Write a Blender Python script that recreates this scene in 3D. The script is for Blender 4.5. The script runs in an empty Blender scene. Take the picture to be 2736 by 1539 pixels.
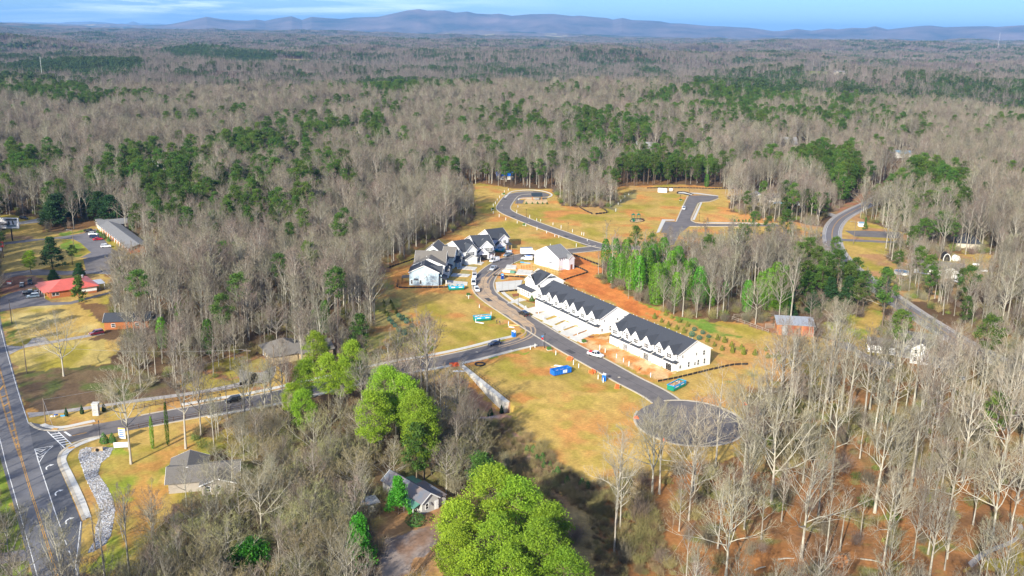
import bpy, math, random
import numpy as np
from mathutils import Matrix, Vector, Euler

# ------------------------------------------------------------------ camera, sky, sun, exposure
S = bpy.context.scene
COL = S.collection
PHOTO_W, PHOTO_H = 2736.0, 1539.0
FPX = 2400 * 1.0621                     # focal length measured on the photograph, in its pixels
CX, CY = 1368.0, 769.5
CAM_H = 106.0                           # height of the drone above the building plots
ROLL = math.radians(0.95)
PITCH = math.atan((CY - 72 * 1.0621) / FPX)
cam_data = bpy.data.cameras.new('drone_camera')
cam = bpy.data.objects.new('drone_camera', cam_data); COL.objects.link(cam)
cam.location = (0, 0, CAM_H)
cam.matrix_world = (Matrix.Translation((0, 0, CAM_H)) @ Matrix.Rotation(math.pi / 2 - PITCH, 4, 'X')
                    @ Matrix.Rotation(ROLL, 4, 'Z'))
cam_data.sensor_width = 36.0
cam_data.lens = FPX * 36.0 / PHOTO_W
cam_data.clip_start = 1.0
cam_data.clip_end = 120000.0
S.camera = cam

SUN_ELEV = math.radians(25.0)
SUN_AZ = math.radians(244.0)            # direction towards the sun, counter-clockwise from +x
world = bpy.data.worlds.new("World"); S.world = world; world.use_nodes = True
wn, wl = world.node_tree.nodes, world.node_tree.links
wn.clear()
w_out = wn.new('ShaderNodeOutputWorld'); w_bg = wn.new('ShaderNodeBackground')
w_sky = wn.new('ShaderNodeTexSky'); w_sky.sky_type = 'NISHITA'; w_sky.sun_disc = False
w_sky.sun_elevation = SUN_ELEV
w_sky.sun_rotation = math.radians(90) - SUN_AZ
w_sky.altitude = 400; w_sky.air_density = 1.0; w_sky.dust_density = 0.15; w_sky.ozone_density = 3.2
w_bg.inputs['Strength'].default_value = 0.105
# thin cirrus streaks, laid out by direction in the sky
w_tc = wn.new('ShaderNodeTexCoord'); w_map = wn.new('ShaderNodeMapping')
w_map.inputs['Scale'].default_value = (2.2, 2.2, 34.0); w_map.inputs['Rotation'].default_value = (0.0, 0.035, 0.0)
w_noise = wn.new('ShaderNodeTexNoise'); w_noise.inputs['Scale'].default_value = 2.2
w_noise.inputs['Detail'].default_value = 7; w_noise.inputs['Roughness'].default_value = 0.6; w_noise.inputs['Distortion'].default_value = 0.5
w_ramp = wn.new('ShaderNodeValToRGB')
w_ramp.color_ramp.elements[0].position = 0.42; w_ramp.color_ramp.elements[1].position = 0.68
w_map2 = wn.new('ShaderNodeMapping'); w_map2.inputs['Scale'].default_value = (1.0, 0.5, 0.3); w_map2.inputs['Location'].default_value = (0.35, 0, 0)
w_n2 = wn.new('ShaderNodeTexNoise'); w_n2.inputs['Scale'].default_value = 1.6; w_n2.inputs['Detail'].default_value = 2
w_r2 = wn.new('ShaderNodeValToRGB'); w_r2.color_ramp.elements[0].position = 0.38; w_r2.color_ramp.elements[1].position = 0.66
# cover is heavier towards the west-north-west (left of the view), as in the photograph's sky
w_sep = wn.new('ShaderNodeSeparateXYZ'); w_mr = wn.new('ShaderNodeMapRange')
w_mr.inputs['From Min'].default_value = 0.05; w_mr.inputs['From Max'].default_value = -0.45
w_mr.inputs['To Min'].default_value = 0.0; w_mr.inputs['To Max'].default_value = 1.0
w_mul = wn.new('ShaderNodeMath'); w_mul.operation = 'MULTIPLY'
w_mul2 = wn.new('ShaderNodeMath'); w_mul2.operation = 'MULTIPLY'; w_mul2.inputs[1].default_value = 0.95
w_mix = wn.new('ShaderNodeMixRGB'); w_mix.inputs['Color2'].default_value = (19, 19.4, 20, 1)
wl.new(w_tc.outputs['Generated'], w_map.inputs[0]); wl.new(w_map.outputs[0], w_noise.inputs['Vector'])
wl.new(w_noise.outputs['Fac'], w_ramp.inputs[0])
wl.new(w_tc.outputs['Generated'], w_sep.inputs[0]); wl.new(w_sep.outputs['X'], w_mr.inputs['Value'])
wl.new(w_ramp.outputs['Color'], w_mul.inputs[0]); wl.new(w_mr.outputs[0], w_mul.inputs[1])
wl.new(w_mul.outputs[0], w_mul2.inputs[0]); wl.new(w_mul2.outputs[0], w_mix.inputs['Fac'])
w_tint = wn.new('ShaderNodeMixRGB'); w_tint.blend_type = 'MULTIPLY'; w_tint.inputs['Fac'].default_value = 1.0
w_tint.inputs['Color2'].default_value = (0.34, 0.53, 0.82, 1)
wl.new(w_sky.outputs[0], w_tint.inputs['Color1'])
wl.new(w_tint.outputs[0], w_mix.inputs['Color1']); wl.new(w_mix.outputs[0], w_bg.inputs['Color'])
wl.new(w_bg.outputs[0], w_out.inputs['Surface'])

sun_data = bpy.data.lights.new('sun', 'SUN'); sun_data.energy = 4.6; sun_data.angle = math.radians(0.53)
sun_data.color = (1.0, 0.93, 0.80)
sun = bpy.data.objects.new('sun', sun_data); COL.objects.link(sun)
_sd = Vector((math.cos(SUN_AZ) * math.cos(SUN_ELEV), math.sin(SUN_AZ) * math.cos(SUN_ELEV), math.sin(SUN_ELEV)))
sun.rotation_euler = _sd.to_track_quat('Z', 'Y').to_euler(); sun.location = (-300, -500, 400)

S.view_settings.view_transform = 'Standard'; S.view_settings.look = 'None'
S.view_settings.gamma = 1.0; S.view_settings.use_curve_mapping = False
S.view_settings.exposure = 0.88
S.render.engine = 'CYCLES'
S.cycles.max_bounces = 5; S.cycles.diffuse_bounces = 2; S.cycles.glossy_bounces = 2
S.cycles.transmission_bounces = 2; S.cycles.transparent_max_bounces = 4; S.cycles.volume_bounces = 0
S.cycles.use_denoising = True

rnd = random.Random(11)
nrg = np.random.default_rng(5)

# ------------------------------------------------------------------ from a spot on the photograph to a spot on the ground
def ray(x, y):
    u, v = x - CX, CY - y
    c, s = math.cos(ROLL), math.sin(ROLL)
    u, v = u * c - v * s, u * s + v * c
    dx, dy = u / FPX, v / FPX
    return (dx, math.cos(PITCH) + dy * math.sin(PITCH), -math.sin(PITCH) + dy * math.cos(PITCH))
def G(x, y, z=0.0):
    d = ray(x, y); t = (z - CAM_H) / d[2]
    return (d[0] * t, d[1] * t)
def Tq(i, j, pts): return [G(912 * i + a / 2.8246, 513 * j + b / 2.8246) for a, b in pts]
def Zq(ox, oy, pts): return [G(ox + a / 5.843, oy + b / 5.843) for a, b in pts]
def Dq(pts): return [G(a * 1.0621, b * 1.0621) for a, b in pts]
def T1(i, j, a, b): return G(912 * i + a / 2.8246, 513 * j + b / 2.8246)
def Z1(ox, oy, a, b): return G(ox + a / 5.843, oy + b / 5.843)
def D1(a, b, z=0.0): return G(a * 1.0621, b * 1.0621, z)
def dist(a, b): return math.hypot(a[0] - b[0], a[1] - b[1])
def lerp(a, b, t): return (a[0] + (b[0] - a[0]) * t, a[1] + (b[1] - a[1]) * t)

# ------------------------------------------------------------------ noise and terrain
def _hash(ix, iy, seed):
    h = (ix.astype(np.int64) * 374761393 + iy.astype(np.int64) * 668265263 + seed * 1442695041) & 0xFFFFFFFF
    h = ((h ^ (h >> 13)) * 1274126177) & 0xFFFFFFFF
    return ((h ^ (h >> 16)) & 0xFFFFFF) / float(0xFFFFFF)
def vnoise(x, y, seed=0):
    x = np.asarray(x, float); y = np.asarray(y, float)
    ix, iy = np.floor(x), np.floor(y); fx, fy = x - ix, y - iy
    fx = fx * fx * (3 - 2 * fx); fy = fy * fy * (3 - 2 * fy)
    ix = ix.astype(np.int64); iy = iy.astype(np.int64)
    a, b = _hash(ix, iy, seed), _hash(ix + 1, iy, seed)
    c, d = _hash(ix, iy + 1, seed), _hash(ix + 1, iy + 1, seed)
    return (a + (b - a) * fx) * (1 - fy) + (c + (d - c) * fx) * fy
def fbm(x, y, seed=0, oct=4, gain=0.5):
    t, amp, tot = 0.0, 1.0, 0.0
    for k in range(oct):
        t = t + amp * vnoise(x * 2 ** k + 17.3 * k, y * 2 ** k - 9.1 * k, seed + k); tot += amp; amp *= gain
    return t / tot
def sstep(a, b, x):
    t = np.clip((np.asarray(x, float) - a) / (b - a), 0, 1); return t * t * (3 - 2 * t)

WALL_A = Z1(1200, 780, 200, 1125)                    # retaining wall, road end
WALL_B = T1(1, 2, 1270, 138)                         # retaining wall, low end
_wd = (WALL_B[0] - WALL_A[0], WALL_B[1] - WALL_A[1]); _wl = math.hypot(*_wd); _wd = (_wd[0] / _wl, _wd[1] / _wl)
WALL_N = (_wd[1], -_wd[0])                            # to the low side
if WALL_N[0] > 0: WALL_N = (-WALL_N[0], -WALL_N[1])
WALL_L, WALL_DROP = _wl, 3.0
def terrain(x, y):
    x = np.asarray(x, float); y = np.asarray(y, float)
    r = np.hypot(x, y)
    h = (fbm(x / 900, y / 900, 3, 4) - 0.5) * 105 * sstep(900, 3000, r)
    h = h + (fbm(x / 330, y / 330, 9, 3) - 0.5) * 46 * sstep(740, 1700, r)
    h = h + (fbm(x / 2600, y / 2600, 31, 3) - 0.5) * 130 * sstep(3000, 9000, r)
    # knoll behind the fields, right of the middle
    h = h + 9 * np.exp(-(((x - 150) / 160) ** 2 + ((y - 980) / 110) ** 2)) + 13 * np.exp(-(((x - 190) / 260) ** 2 + ((y - 1450) / 160) ** 2))
    # basin on the low side of the retaining wall
    s = (x - WALL_A[0]) * _wd[0] + (y - WALL_A[1]) * _wd[1]
    n = (x - WALL_A[0]) * WALL_N[0] + (y - WALL_A[1]) * WALL_N[1]
    m = sstep(0.0, WALL_L * 0.9, s) * (1 - sstep(WALL_L + 1, WALL_L + 8, s)) * (n > 0.6) * (1 - sstep(10, 17, n))
    h = h - WALL_DROP * m
    return h
def gz(x, y): return float(terrain(x, y))

# ------------------------------------------------------------------ materials
def mat(name, color, rough=0.85, var=0.0, scale=1.0, metal=0.0, objvar=0.0, bump=0.0, spec=0.3, second=None, aniso=None, trans=0.0, coat=0.0, detail=4, hue=0.07):
    m = bpy.data.materials.new(name); m.use_nodes = True
    nt = m.node_tree; N, L = nt.nodes, nt.links
    b = N['Principled BSDF']
    b.inputs['Roughness'].default_value = rough; b.inputs['Metallic'].default_value = metal
    b.inputs['Specular IOR Level'].default_value = spec
    if coat: b.inputs['Coat Weight'].default_value = coat
    col = tuple(color) + (1,)
    b.inputs['Base Color'].default_value = col
    last = None
    if var or second or bump:
        tc = N.new('ShaderNodeTexCoord'); mp = N.new('ShaderNodeMapping')
        sc = aniso if aniso else (1, 1, 1); mp.inputs['Scale'].default_value = sc
        no = N.new('ShaderNodeTexNoise'); no.inputs['Scale'].default_value = scale; no.inputs['Detail'].default_value = detail
        no.inputs['Roughness'].default_value = 0.65
        L.new(tc.outputs['Object'], mp.inputs[0]); L.new(mp.outputs[0], no.inputs['Vector'])
        mix = N.new('ShaderNodeMixRGB')
        rp = N.new('ShaderNodeMapRange'); rp.inputs['From Min'].default_value = 0.3; rp.inputs['From Max'].default_value = 0.7
        L.new(no.outputs['Fac'], rp.inputs['Value']); L.new(rp.outputs[0], mix.inputs['Fac'])
        if second:
            mix.inputs['Color1'].default_value = col; mix.inputs['Color2'].default_value = tuple(second) + (1,)
        else:
            mix.inputs['Color1'].default_value = tuple(c * (1 - var) for c in color) + (1,)
            mix.inputs['Color2'].default_value = tuple(min(1, c * (1 + var)) for c in color) + (1,)
        last = mix.outputs[0]
        if bump:
            bp = N.new('ShaderNodeBump'); bp.inputs['Strength'].default_value = bump
            L.new(no.outputs['Fac'], bp.inputs['Height']); L.new(bp.outputs[0], b.inputs['Normal'])
    if objvar:
        oi = N.new('ShaderNodeObjectInfo'); hs = N.new('ShaderNodeHueSaturation')
        mr = N.new('ShaderNodeMapRange'); mr.inputs['To Min'].default_value = 1 - objvar; mr.inputs['To Max'].default_value = 1 + objvar
        L.new(oi.outputs['Random'], mr.inputs['Value']); L.new(mr.outputs[0], hs.inputs['Value'])
        ml = N.new('ShaderNodeMath'); ml.operation = 'MULTIPLY'; ml.inputs[1].default_value = 7.31
        fr = N.new('ShaderNodeMath'); fr.operation = 'FRACT'
        mh = N.new('ShaderNodeMapRange'); mh.inputs['To Min'].default_value = 0.5 - objvar * hue; mh.inputs['To Max'].default_value = 0.5 + objvar * hue
        L.new(oi.outputs['Random'], ml.inputs[0]); L.new(ml.outputs[0], fr.inputs[0]); L.new(fr.outputs[0], mh.inputs['Value']); L.new(mh.outputs[0], hs.inputs['Hue'])
        if last: L.new(last, hs.inputs['Color'])
        else: hs.inputs['Color'].default_value = col
        last = hs.outputs[0]
    if last: L.new(last, b.inputs['Base Color'])
    if trans:
        tr = N.new('ShaderNodeBsdfTranslucent'); ms = N.new('ShaderNodeMixShader'); ms.inputs[0].default_value = trans
        if last: L.new(last, tr.inputs['Color'])
        else: tr.inputs['Color'].default_value = col
        L.new(b.outputs[0], ms.inputs[1]); L.new(tr.outputs[0], ms.inputs[2]); L.new(ms.outputs[0], N['Material Output'].inputs['Surface'])
    return m

M = {}
def defm(key, *a, **k): M[key] = mat(key, *a, **k)
defm('white_siding', (0.80, 0.80, 0.78), 0.6, var=0.03, scale=0.6)
defm('house_wrap', (0.80, 0.80, 0.82), 0.5, second=(0.66, 0.67, 0.76), scale=1.1, detail=1)
defm('pale_blue_siding', (0.42, 0.53, 0.60), 0.7, var=0.06, scale=0.5)
defm('pale_green_siding', (0.66, 0.76, 0.74), 0.7, var=0.03, scale=0.5)
defm('cream_siding', (0.58, 0.53, 0.42), 0.7, var=0.06, scale=0.5)
defm('grey_siding', (0.50, 0.49, 0.46), 0.7, var=0.06, scale=0.5)
defm('charcoal_shingle', (0.052, 0.058, 0.070), 0.9, var=0.30, scale=5.0, bump=0.15, objvar=0.08, aniso=(1, 1, 3))
defm('brown_shingle', (0.17, 0.155, 0.135), 0.9, var=0.28, scale=5.0, bump=0.15, aniso=(1, 1, 3))
defm('grey_shingle', (0.20, 0.20, 0.20), 0.9, var=0.25, scale=4.0, bump=0.1)
defm('patched_roof', (0.10, 0.14, 0.19), 0.7, second=(0.20, 0.15, 0.13), scale=0.35)
defm('rose_metal_roof', (0.60, 0.11, 0.075), 0.45, var=0.10, scale=0.5)
defm('zinc_roof', (0.42, 0.44, 0.46), 0.45, var=0.15, scale=1.5, metal=0.3, aniso=(4, 1, 1))
defm('green_metal_roof', (0.10, 0.26, 0.19), 0.5, var=0.15, scale=1.0)
defm('white_trim', (0.82, 0.82, 0.80), 0.5)
defm('garage_white', (0.78, 0.78, 0.76), 0.5, var=0.03, scale=2)
defm('window_glass', (0.025, 0.032, 0.040), 0.08, spec=0.8)
defm('opening_shade', (0.03, 0.025, 0.02), 0.9)  # shade inside open garages, the arched shed and the culvert, put into the colour
defm('brick_orange', (0.40, 0.14, 0.05), 0.9, var=0.25, scale=3.5)
defm('brick_tan', (0.42, 0.33, 0.20), 0.9, var=0.25, scale=3)
defm('barn_wood', (0.30, 0.095, 0.04), 0.9, second=(0.42, 0.19, 0.08), scale=1.4, objvar=0.3, aniso=(3, 3, 0.4))
defm('raw_lumber', (0.62, 0.42, 0.17), 0.8, var=0.15, scale=3)
defm('fence_brown', (0.085, 0.052, 0.035), 0.9, var=0.2, scale=3)
defm('grey_wood', (0.30, 0.26, 0.21), 0.9, var=0.2, scale=3)
defm('pole_wood', (0.20, 0.155, 0.11), 0.9, var=0.2, scale=2)
defm('black_metal', (0.018, 0.018, 0.02), 0.45)
defm('galvanised', (0.45, 0.46, 0.47), 0.4, metal=0.6)
defm('concrete', (0.58, 0.56, 0.50), 0.9, var=0.07, scale=0.8, bump=0.05, objvar=0.05)
defm('kerb_concrete', (0.50, 0.44, 0.34), 0.9, var=0.12, scale=0.7)
defm('wall_concrete', (0.62, 0.60, 0.54), 0.9, var=0.10, scale=0.5)
defm('mulch', (0.24, 0.085, 0.035), 1.0, var=0.35, scale=3)
defm('sod', (0.34, 0.27, 0.085), 1.0, var=0.25, scale=1.2)
defm('gravel', (0.40, 0.36, 0.31), 1.0, var=0.3, scale=2)
defm('silt_fabric', (0.022, 0.020, 0.020), 0.8, var=0.3, scale=1)
defm('pvc_white', (0.80, 0.82, 0.80), 0.5)
defm('orange_mesh', (0.85, 0.12, 0.03), 0.7, var=0.2, scale=3)
defm('paint_white', (0.78, 0.78, 0.75), 0.7, var=0.12, scale=1.5)
defm('paint_yellow', (0.60, 0.30, 0.035), 0.7, var=0.12, scale=1.5)
defm('tyre_black', (0.015, 0.015, 0.016), 0.8)
defm('car_glass', (0.02, 0.026, 0.033), 0.06, spec=0.9)
defm('chrome', (0.6, 0.6, 0.62), 0.25, metal=0.9)
defm('lamp_clear', (0.75, 0.76, 0.74), 0.2)
defm('tail_red', (0.45, 0.02, 0.02), 0.3)
for _n, _c in dict(car_white=(0.80, 0.80, 0.80), car_black=(0.012, 0.013, 0.016), car_navy=(0.012, 0.028, 0.075), car_silver=(0.42, 0.46, 0.50),
                   car_grey=(0.12, 0.16, 0.20), car_red=(0.62, 0.01, 0.03), car_maroon=(0.16, 0.012, 0.03), car_slate=(0.16, 0.21, 0.26)).items():
    defm(_n, _c, 0.25, metal=0.0, spec=0.5, coat=0.6)
defm('plastic_blue', (0.01, 0.13, 0.55), 0.4, var=0.05, scale=1)
defm('plastic_navy', (0.01, 0.03, 0.20), 0.4)
defm('dumpster_blue', (0.012, 0.15, 0.55), 0.5, var=0.12, scale=1)
defm('dumpster_green', (0.012, 0.22, 0.12), 0.5, var=0.12, scale=1)
defm('band_cyan', (0.02, 0.36, 0.72), 0.5)
defm('debris', (0.45, 0.30, 0.19), 1, second=(0.66, 0.60, 0.50), scale=1.3)
defm('debris_brown', (0.26, 0.12, 0.07), 1, second=(0.42, 0.26, 0.17), scale=1.3)
defm('dull_siding', (0.36, 0.32, 0.27), 0.8, var=0.1, scale=0.5)
defm('stone_ditch', (0.34, 0.35, 0.37), 0.8, objvar=0.75)
defm('stone_pale', (0.50, 0.49, 0.46), 0.9, var=0.35, scale=0.8)
defm('sign_white', (0.80, 0.80, 0.80), 0.5)
defm('sign_blue', (0.03, 0.12, 0.42), 0.5)
defm('sign_lightblue', (0.05, 0.35, 0.70), 0.5)
defm('sign_red', (0.70, 0.02, 0.03), 0.5)
defm('sign_gold', (0.70, 0.38, 0.05), 0.5)
defm('sign_dark', (0.03, 0.045, 0.055), 0.5)
defm('sign_teal', (0.03, 0.13, 0.14), 0.5)
defm('play_green', (0.008, 0.13, 0.075), 0.4)
defm('rope_tan', (0.60, 0.42, 0.22), 0.9, var=0.15, scale=2)
defm('pool_water', (0.01, 0.33, 0.60), 0.15)
defm('skin', (0.42, 0.24, 0.16), 0.6)
defm('cloth_dark', (0.03, 0.03, 0.04), 0.9)
defm('cloth_navy', (0.03, 0.05, 0.13), 0.9)
defm('cloth_red', (0.30, 0.05, 0.04), 0.9)
defm('hair_dark', (0.02, 0.015, 0.012), 0.8)
defm('dirt_orange', (0.42, 0.19, 0.075), 1.0, var=0.2, scale=0.8)
defm('water_cover', (0.16, 0.27, 0.36), 0.4)
# vegetation
defm('bark_white', (0.53, 0.495, 0.40), 0.9, second=(0.29, 0.26, 0.20), scale=0.7, objvar=0.15, aniso=(2, 2, 0.5))
defm('twig_pale', (0.31, 0.265, 0.178), 0.9, objvar=0.22, hue=0.1)
defm('bark_pale', (0.44, 0.415, 0.34), 0.9, second=(0.22, 0.19, 0.145), scale=0.9, objvar=0.22, aniso=(2, 2, 0.5))
defm('twig_grey', (0.205, 0.172, 0.120), 0.9, objvar=0.38, hue=0.12)
defm('twig_far', (0.152, 0.127, 0.108), 0.9, objvar=0.42, hue=0.10)
defm('bark_far', (0.22, 0.195, 0.165), 0.9, objvar=0.35)
defm('bark_dark', (0.16, 0.12, 0.085), 0.9, var=0.3, scale=1, objvar=0.2)
defm('needles_bright', (0.33, 0.48, 0.028), 0.7, objvar=0.18, trans=0.25, second=(0.14, 0.25, 0.018), scale=0.5)
defm('needles_mid', (0.105, 0.175, 0.020), 0.7, objvar=0.28, trans=0.18, second=(0.04, 0.095, 0.015), scale=0.5)
defm('needles_dark', (0.030, 0.088, 0.020), 0.7, objvar=0.22, trans=0.12, second=(0.018, 0.055, 0.015), scale=0.5)
defm('needles_far', (0.040, 0.072, 0.018), 0.8, objvar=0.30)
defm('leaf_glossy', (0.07, 0.25, 0.014), 0.35, objvar=0.12, trans=0.15, second=(0.03, 0.12, 0.012), scale=0.8)
defm('leaf_vivid', (0.11, 0.42, 0.025), 0.5, objvar=0.1, trans=0.2, second=(0.04, 0.21, 0.018), scale=0.9)
defm('twig_olive', (0.26, 0.235, 0.11), 0.9, objvar=0.3, hue=0.12)
defm('ivy', (0.12, 0.30, 0.012), 0.5, objvar=0.30, trans=0.2, second=(0.045, 0.14, 0.01), scale=0.8)
defm('shrub_green', (0.06, 0.14, 0.025), 0.8, objvar=0.25)
defm('shrub_blue', (0.05, 0.15, 0.10), 0.8, objvar=0.15)
defm('shrub_gold', (0.16, 0.18, 0.02), 0.8, objvar=0.2)
defm('brush_tan', (0.27, 0.225, 0.095), 0.95, objvar=0.35)
defm('brush_olive', (0.20, 0.21, 0.05), 0.95, objvar=0.3)
defm('grass_tall', (0.26, 0.20, 0.10), 0.95, objvar=0.3)

def attr_ground_material(name, grain_scale=1.6, grain=0.16, coarse=0.07):
    m = bpy.data.materials.new(name); m.use_nodes = True
    N, L = m.node_tree.nodes, m.node_tree.links
    b = N['Principled BSDF']; b.inputs['Roughness'].default_value = 1.0; b.inputs['Specular IOR Level'].default_value = 0.05
    at = N.new('ShaderNodeAttribute'); at.attribute_name = 'albedo'
    geo = N.new('ShaderNodeNewGeometry')
    cur = at.outputs['Color']
    for sc, am, det in ((grain_scale, grain, 5), (coarse, 0.14, 4)):
        no = N.new('ShaderNodeTexNoise'); no.inputs['Scale'].default_value = sc; no.inputs['Detail'].default_value = det; no.inputs['Roughness'].default_value = 0.7
        L.new(geo.outputs['Position'], no.inputs['Vector'])
        mr = N.new('ShaderNodeMapRange'); mr.inputs['From Min'].default_value = 0.25; mr.inputs['From Max'].default_value = 0.75
        mr.inputs['To Min'].default_value = 1 - am; mr.inputs['To Max'].default_value = 1 + am
        L.new(no.outputs['Fac'], mr.inputs['Value'])
        mx = N.new('ShaderNodeMixRGB'); mx.blend_type = 'MULTIPLY'; mx.inputs['Fac'].default_value = 1
        L.new(cur, mx.inputs['Color1']); L.new(mr.outputs[0], mx.inputs['Color2']); cur = mx.outputs[0]
    L.new(cur, b.inputs['Base Color'])
    return m

# ------------------------------------------------------------------ mesh helpers
class MB:
    def __init__(s): s.v = []; s.f = []; s.m = []
    def add(s, verts, faces, mi=0):
        o = len(s.v); s.v += [tuple(p) for p in verts]
        for f in faces: s.f.append(tuple(i + o for i in f)); s.m.append(mi)
        return s
    def box(s, x0, x1, y0, y1, z0, z1, mi=0):
        return s.add([(x0, y0, z0), (x1, y0, z0), (x1, y1, z0), (x0, y1, z0), (x0, y0, z1), (x1, y0, z1), (x1, y1, z1), (x0, y1, z1)],
                     [(0, 3, 2, 1), (4, 5, 6, 7), (0, 1, 5, 4), (1, 2, 6, 5), (2, 3, 7, 6), (3, 0, 4, 7)], mi)
    def beam(s, a, b, w, h=None, mi=0):
        h = h or w; a = Vector(a); b = Vector(b); d = (b - a).normalized()
        up = Vector((0, 0, 1)) if abs(d.z) < 0.95 else Vector((1, 0, 0))
        r = d.cross(up).normalized() * (w / 2); u = r.normalized().cross(d).normalized() * (h / 2)
        vs = [a - r - u, a + r - u, a + r + u, a - r + u, b - r - u, b + r - u, b + r + u, b - r + u]
        return s.add(vs, [(3, 2, 1, 0), (4, 5, 6, 7), (0, 1, 5, 4), (1, 2, 6, 5), (2, 3, 7, 6), (3, 0, 4, 7)], mi)
    def cyl(s, c, r, z0, z1, n=10, r2=None, mi=0, cap=True):
        r2 = r if r2 is None else r2; vs = []
        for z, rr in ((z0, r), (z1, r2)):
            for k in range(n): a = 2 * math.pi * k / n; vs.append((c[0] + rr * math.cos(a), c[1] + rr * math.sin(a), z))
        fs = [(k, (k + 1) % n, n + (k + 1) % n, n + k) for k in range(n)]
        if cap: fs += [tuple(range(n, 2 * n)), tuple(reversed(range(n)))]
        return s.add(vs, fs, mi)
    def tube(s, pts, r, n=5, mi=0):
        for i in range(len(pts) - 1):
            rr = r if isinstance(r, (int, float)) else r[i]; r2 = r if isinstance(r, (int, float)) else r[i + 1]
            a = Vector(pts[i]); b = Vector(pts[i + 1]); d = (b - a).normalized()
            up = Vector((0, 0, 1)) if abs(d.z) < 0.9 else Vector((1, 0, 0)); p = d.cross(up).normalized(); q = d.cross(p)
            vs = []
            for c, R in ((a, rr), (b, r2)):
                for k in range(n): t = 2 * math.pi * k / n; vs.append(c + (p * math.cos(t) + q * math.sin(t)) * R)
            s.add(vs, [(k, (k + 1) % n, n + (k + 1) % n, n + k) for k in range(n)] + [tuple(range(n)), tuple(range(2 * n - 1, n - 1, -1))], mi)
        return s
    def prism(s, poly, z0, z1, mi=0):
        n = len(poly); vs = [(p[0], p[1], z0) for p in poly] + [(p[0], p[1], z1) for p in poly]
        return s.add(vs, [tuple(reversed(range(n))), tuple(range(n, 2 * n))] + [(k, (k + 1) % n, n + (k + 1) % n, n + k) for k in range(n)], mi)
    def mesh(s, name, mats):
        me = bpy.data.meshes.new(name); me.from_pydata(s.v, [], s.f); me.validate()
        for m_ in (mats if isinstance(mats, (list, tuple)) else [mats]): me.materials.append(M[m_] if isinstance(m_, str) else m_)
        if any(s.m): me.polygons.foreach_set('material_index', s.m[:len(me.polygons)])
        me.update(); return me
    def build(s, name, mats, parent=None, **props):
        return put(name, s.mesh(name, mats), parent, **props)
def put(name, me, parent=None, loc=None, rz=None, label=None, cat=None, group=None, kind=None, scale=None):
    o = bpy.data.objects.new(name, me); COL.objects.link(o)
    if parent is not None: o.parent = parent
    if loc is not None: o.location = loc
    if rz is not None: o.rotation_euler[2] = rz
    if scale is not None: o.scale = (scale,) * 3 if isinstance(scale, (int, float)) else scale
    if label: o['label'] = label
    if cat: o['category'] = cat
    if group: o['group'] = group
    if kind: o['kind'] = kind
    return o
def thing(name, label, cat, loc, rz=0.0, group=None):
    loc = tuple(loc) if len(loc) == 3 else (loc[0], loc[1], gz(loc[0], loc[1]))
    return put(name, None, None, loc, rz, label, cat, group)
def copy_thing(root, loc, rz, label=None, group=None, scale=None):
    r = root.copy(); COL.objects.link(r)
    r.location = tuple(loc) if len(loc) == 3 else (loc[0], loc[1], gz(loc[0], loc[1])); r.rotation_euler[2] = rz
    if label: r['label'] = label
    if group: r['group'] = group
    if scale is not None: r.scale = (scale,) * 3 if isinstance(scale, (int, float)) else scale
    for ch in list(root.children):
        c = ch.copy(); COL.objects.link(c); c.parent = r
        for g in list(ch.children):
            d = g.copy(); COL.objects.link(d); d.parent = c
    return r
def np_mesh(name, verts, tris, mats, mat_idx=None, smooth=False):
    me = bpy.data.meshes.new(name); nv, nf = len(verts), len(tris); k = tris.shape[1]
    me.vertices.add(nv); me.vertices.foreach_set('co', np.asarray(verts, np.float32).ravel())
    me.loops.add(nf * k); me.loops.foreach_set('vertex_index', np.asarray(tris, np.int32).ravel())
    me.polygons.add(nf); me.polygons.foreach_set('loop_start', np.arange(0, nf * k, k, dtype=np.int32))
    try: me.polygons.foreach_set('loop_total', np.full(nf, k, dtype=np.int32))
    except Exception: pass
    for m_ in mats: me.materials.append(M[m_] if isinstance(m_, str) else m_)
    if mat_idx is not None: me.polygons.foreach_set('material_index', np.asarray(mat_idx, np.int32))
    if smooth: me.polygons.foreach_set('use_smooth', np.ones(nf, dtype=bool))
    me.update(calc_edges=True); me.validate(); return me
def inside(poly, x, y):
    poly = np.asarray(poly, float); x = np.asarray(x, float); y = np.asarray(y, float)
    res = np.zeros(x.shape, bool); n = len(poly)
    x0, y0 = poly.min(0); x1, y1 = poly.max(0)
    idx = np.nonzero((x >= x0) & (x <= x1) & (y >= y0) & (y <= y1))
    if len(idx[0]) == 0: return res
    X, Y = x[idx], y[idx]; r = np.zeros(X.shape, bool)
    for i in range(n):
        ax, ay = poly[i]; bx, by = poly[(i + 1) % n]
        if ay == by: continue
        c = (ay > Y) != (by > Y); c &= X < (bx - ax) * (Y - ay) / (by - ay) + ax; r ^= c
    res[idx] = r; return res
def smooth_line(pts, step=2.0):
    """Catmull-Rom through pts, resampled"""
    P = [Vector(p[:2]) for p in pts]; P = [P[0] * 2 - P[1]] + P + [P[-1] * 2 - P[-2]]; out = []
    for i in range(1, len(P) - 2):
        n = max(1, int((P[i + 1] - P[i]).length / step))
        for k in range(n):
            t = k / n; a, b, c, d = P[i - 1], P[i], P[i + 1], P[i + 2]
            out.append(0.5 * ((2 * b) + (c - a) * t + (2 * a - 5 * b + 4 * c - d) * t * t + (3 * b - a - 3 * c + d) * t ** 3))
    out.append(P[-2]); return [tuple(p) for p in out]
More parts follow.
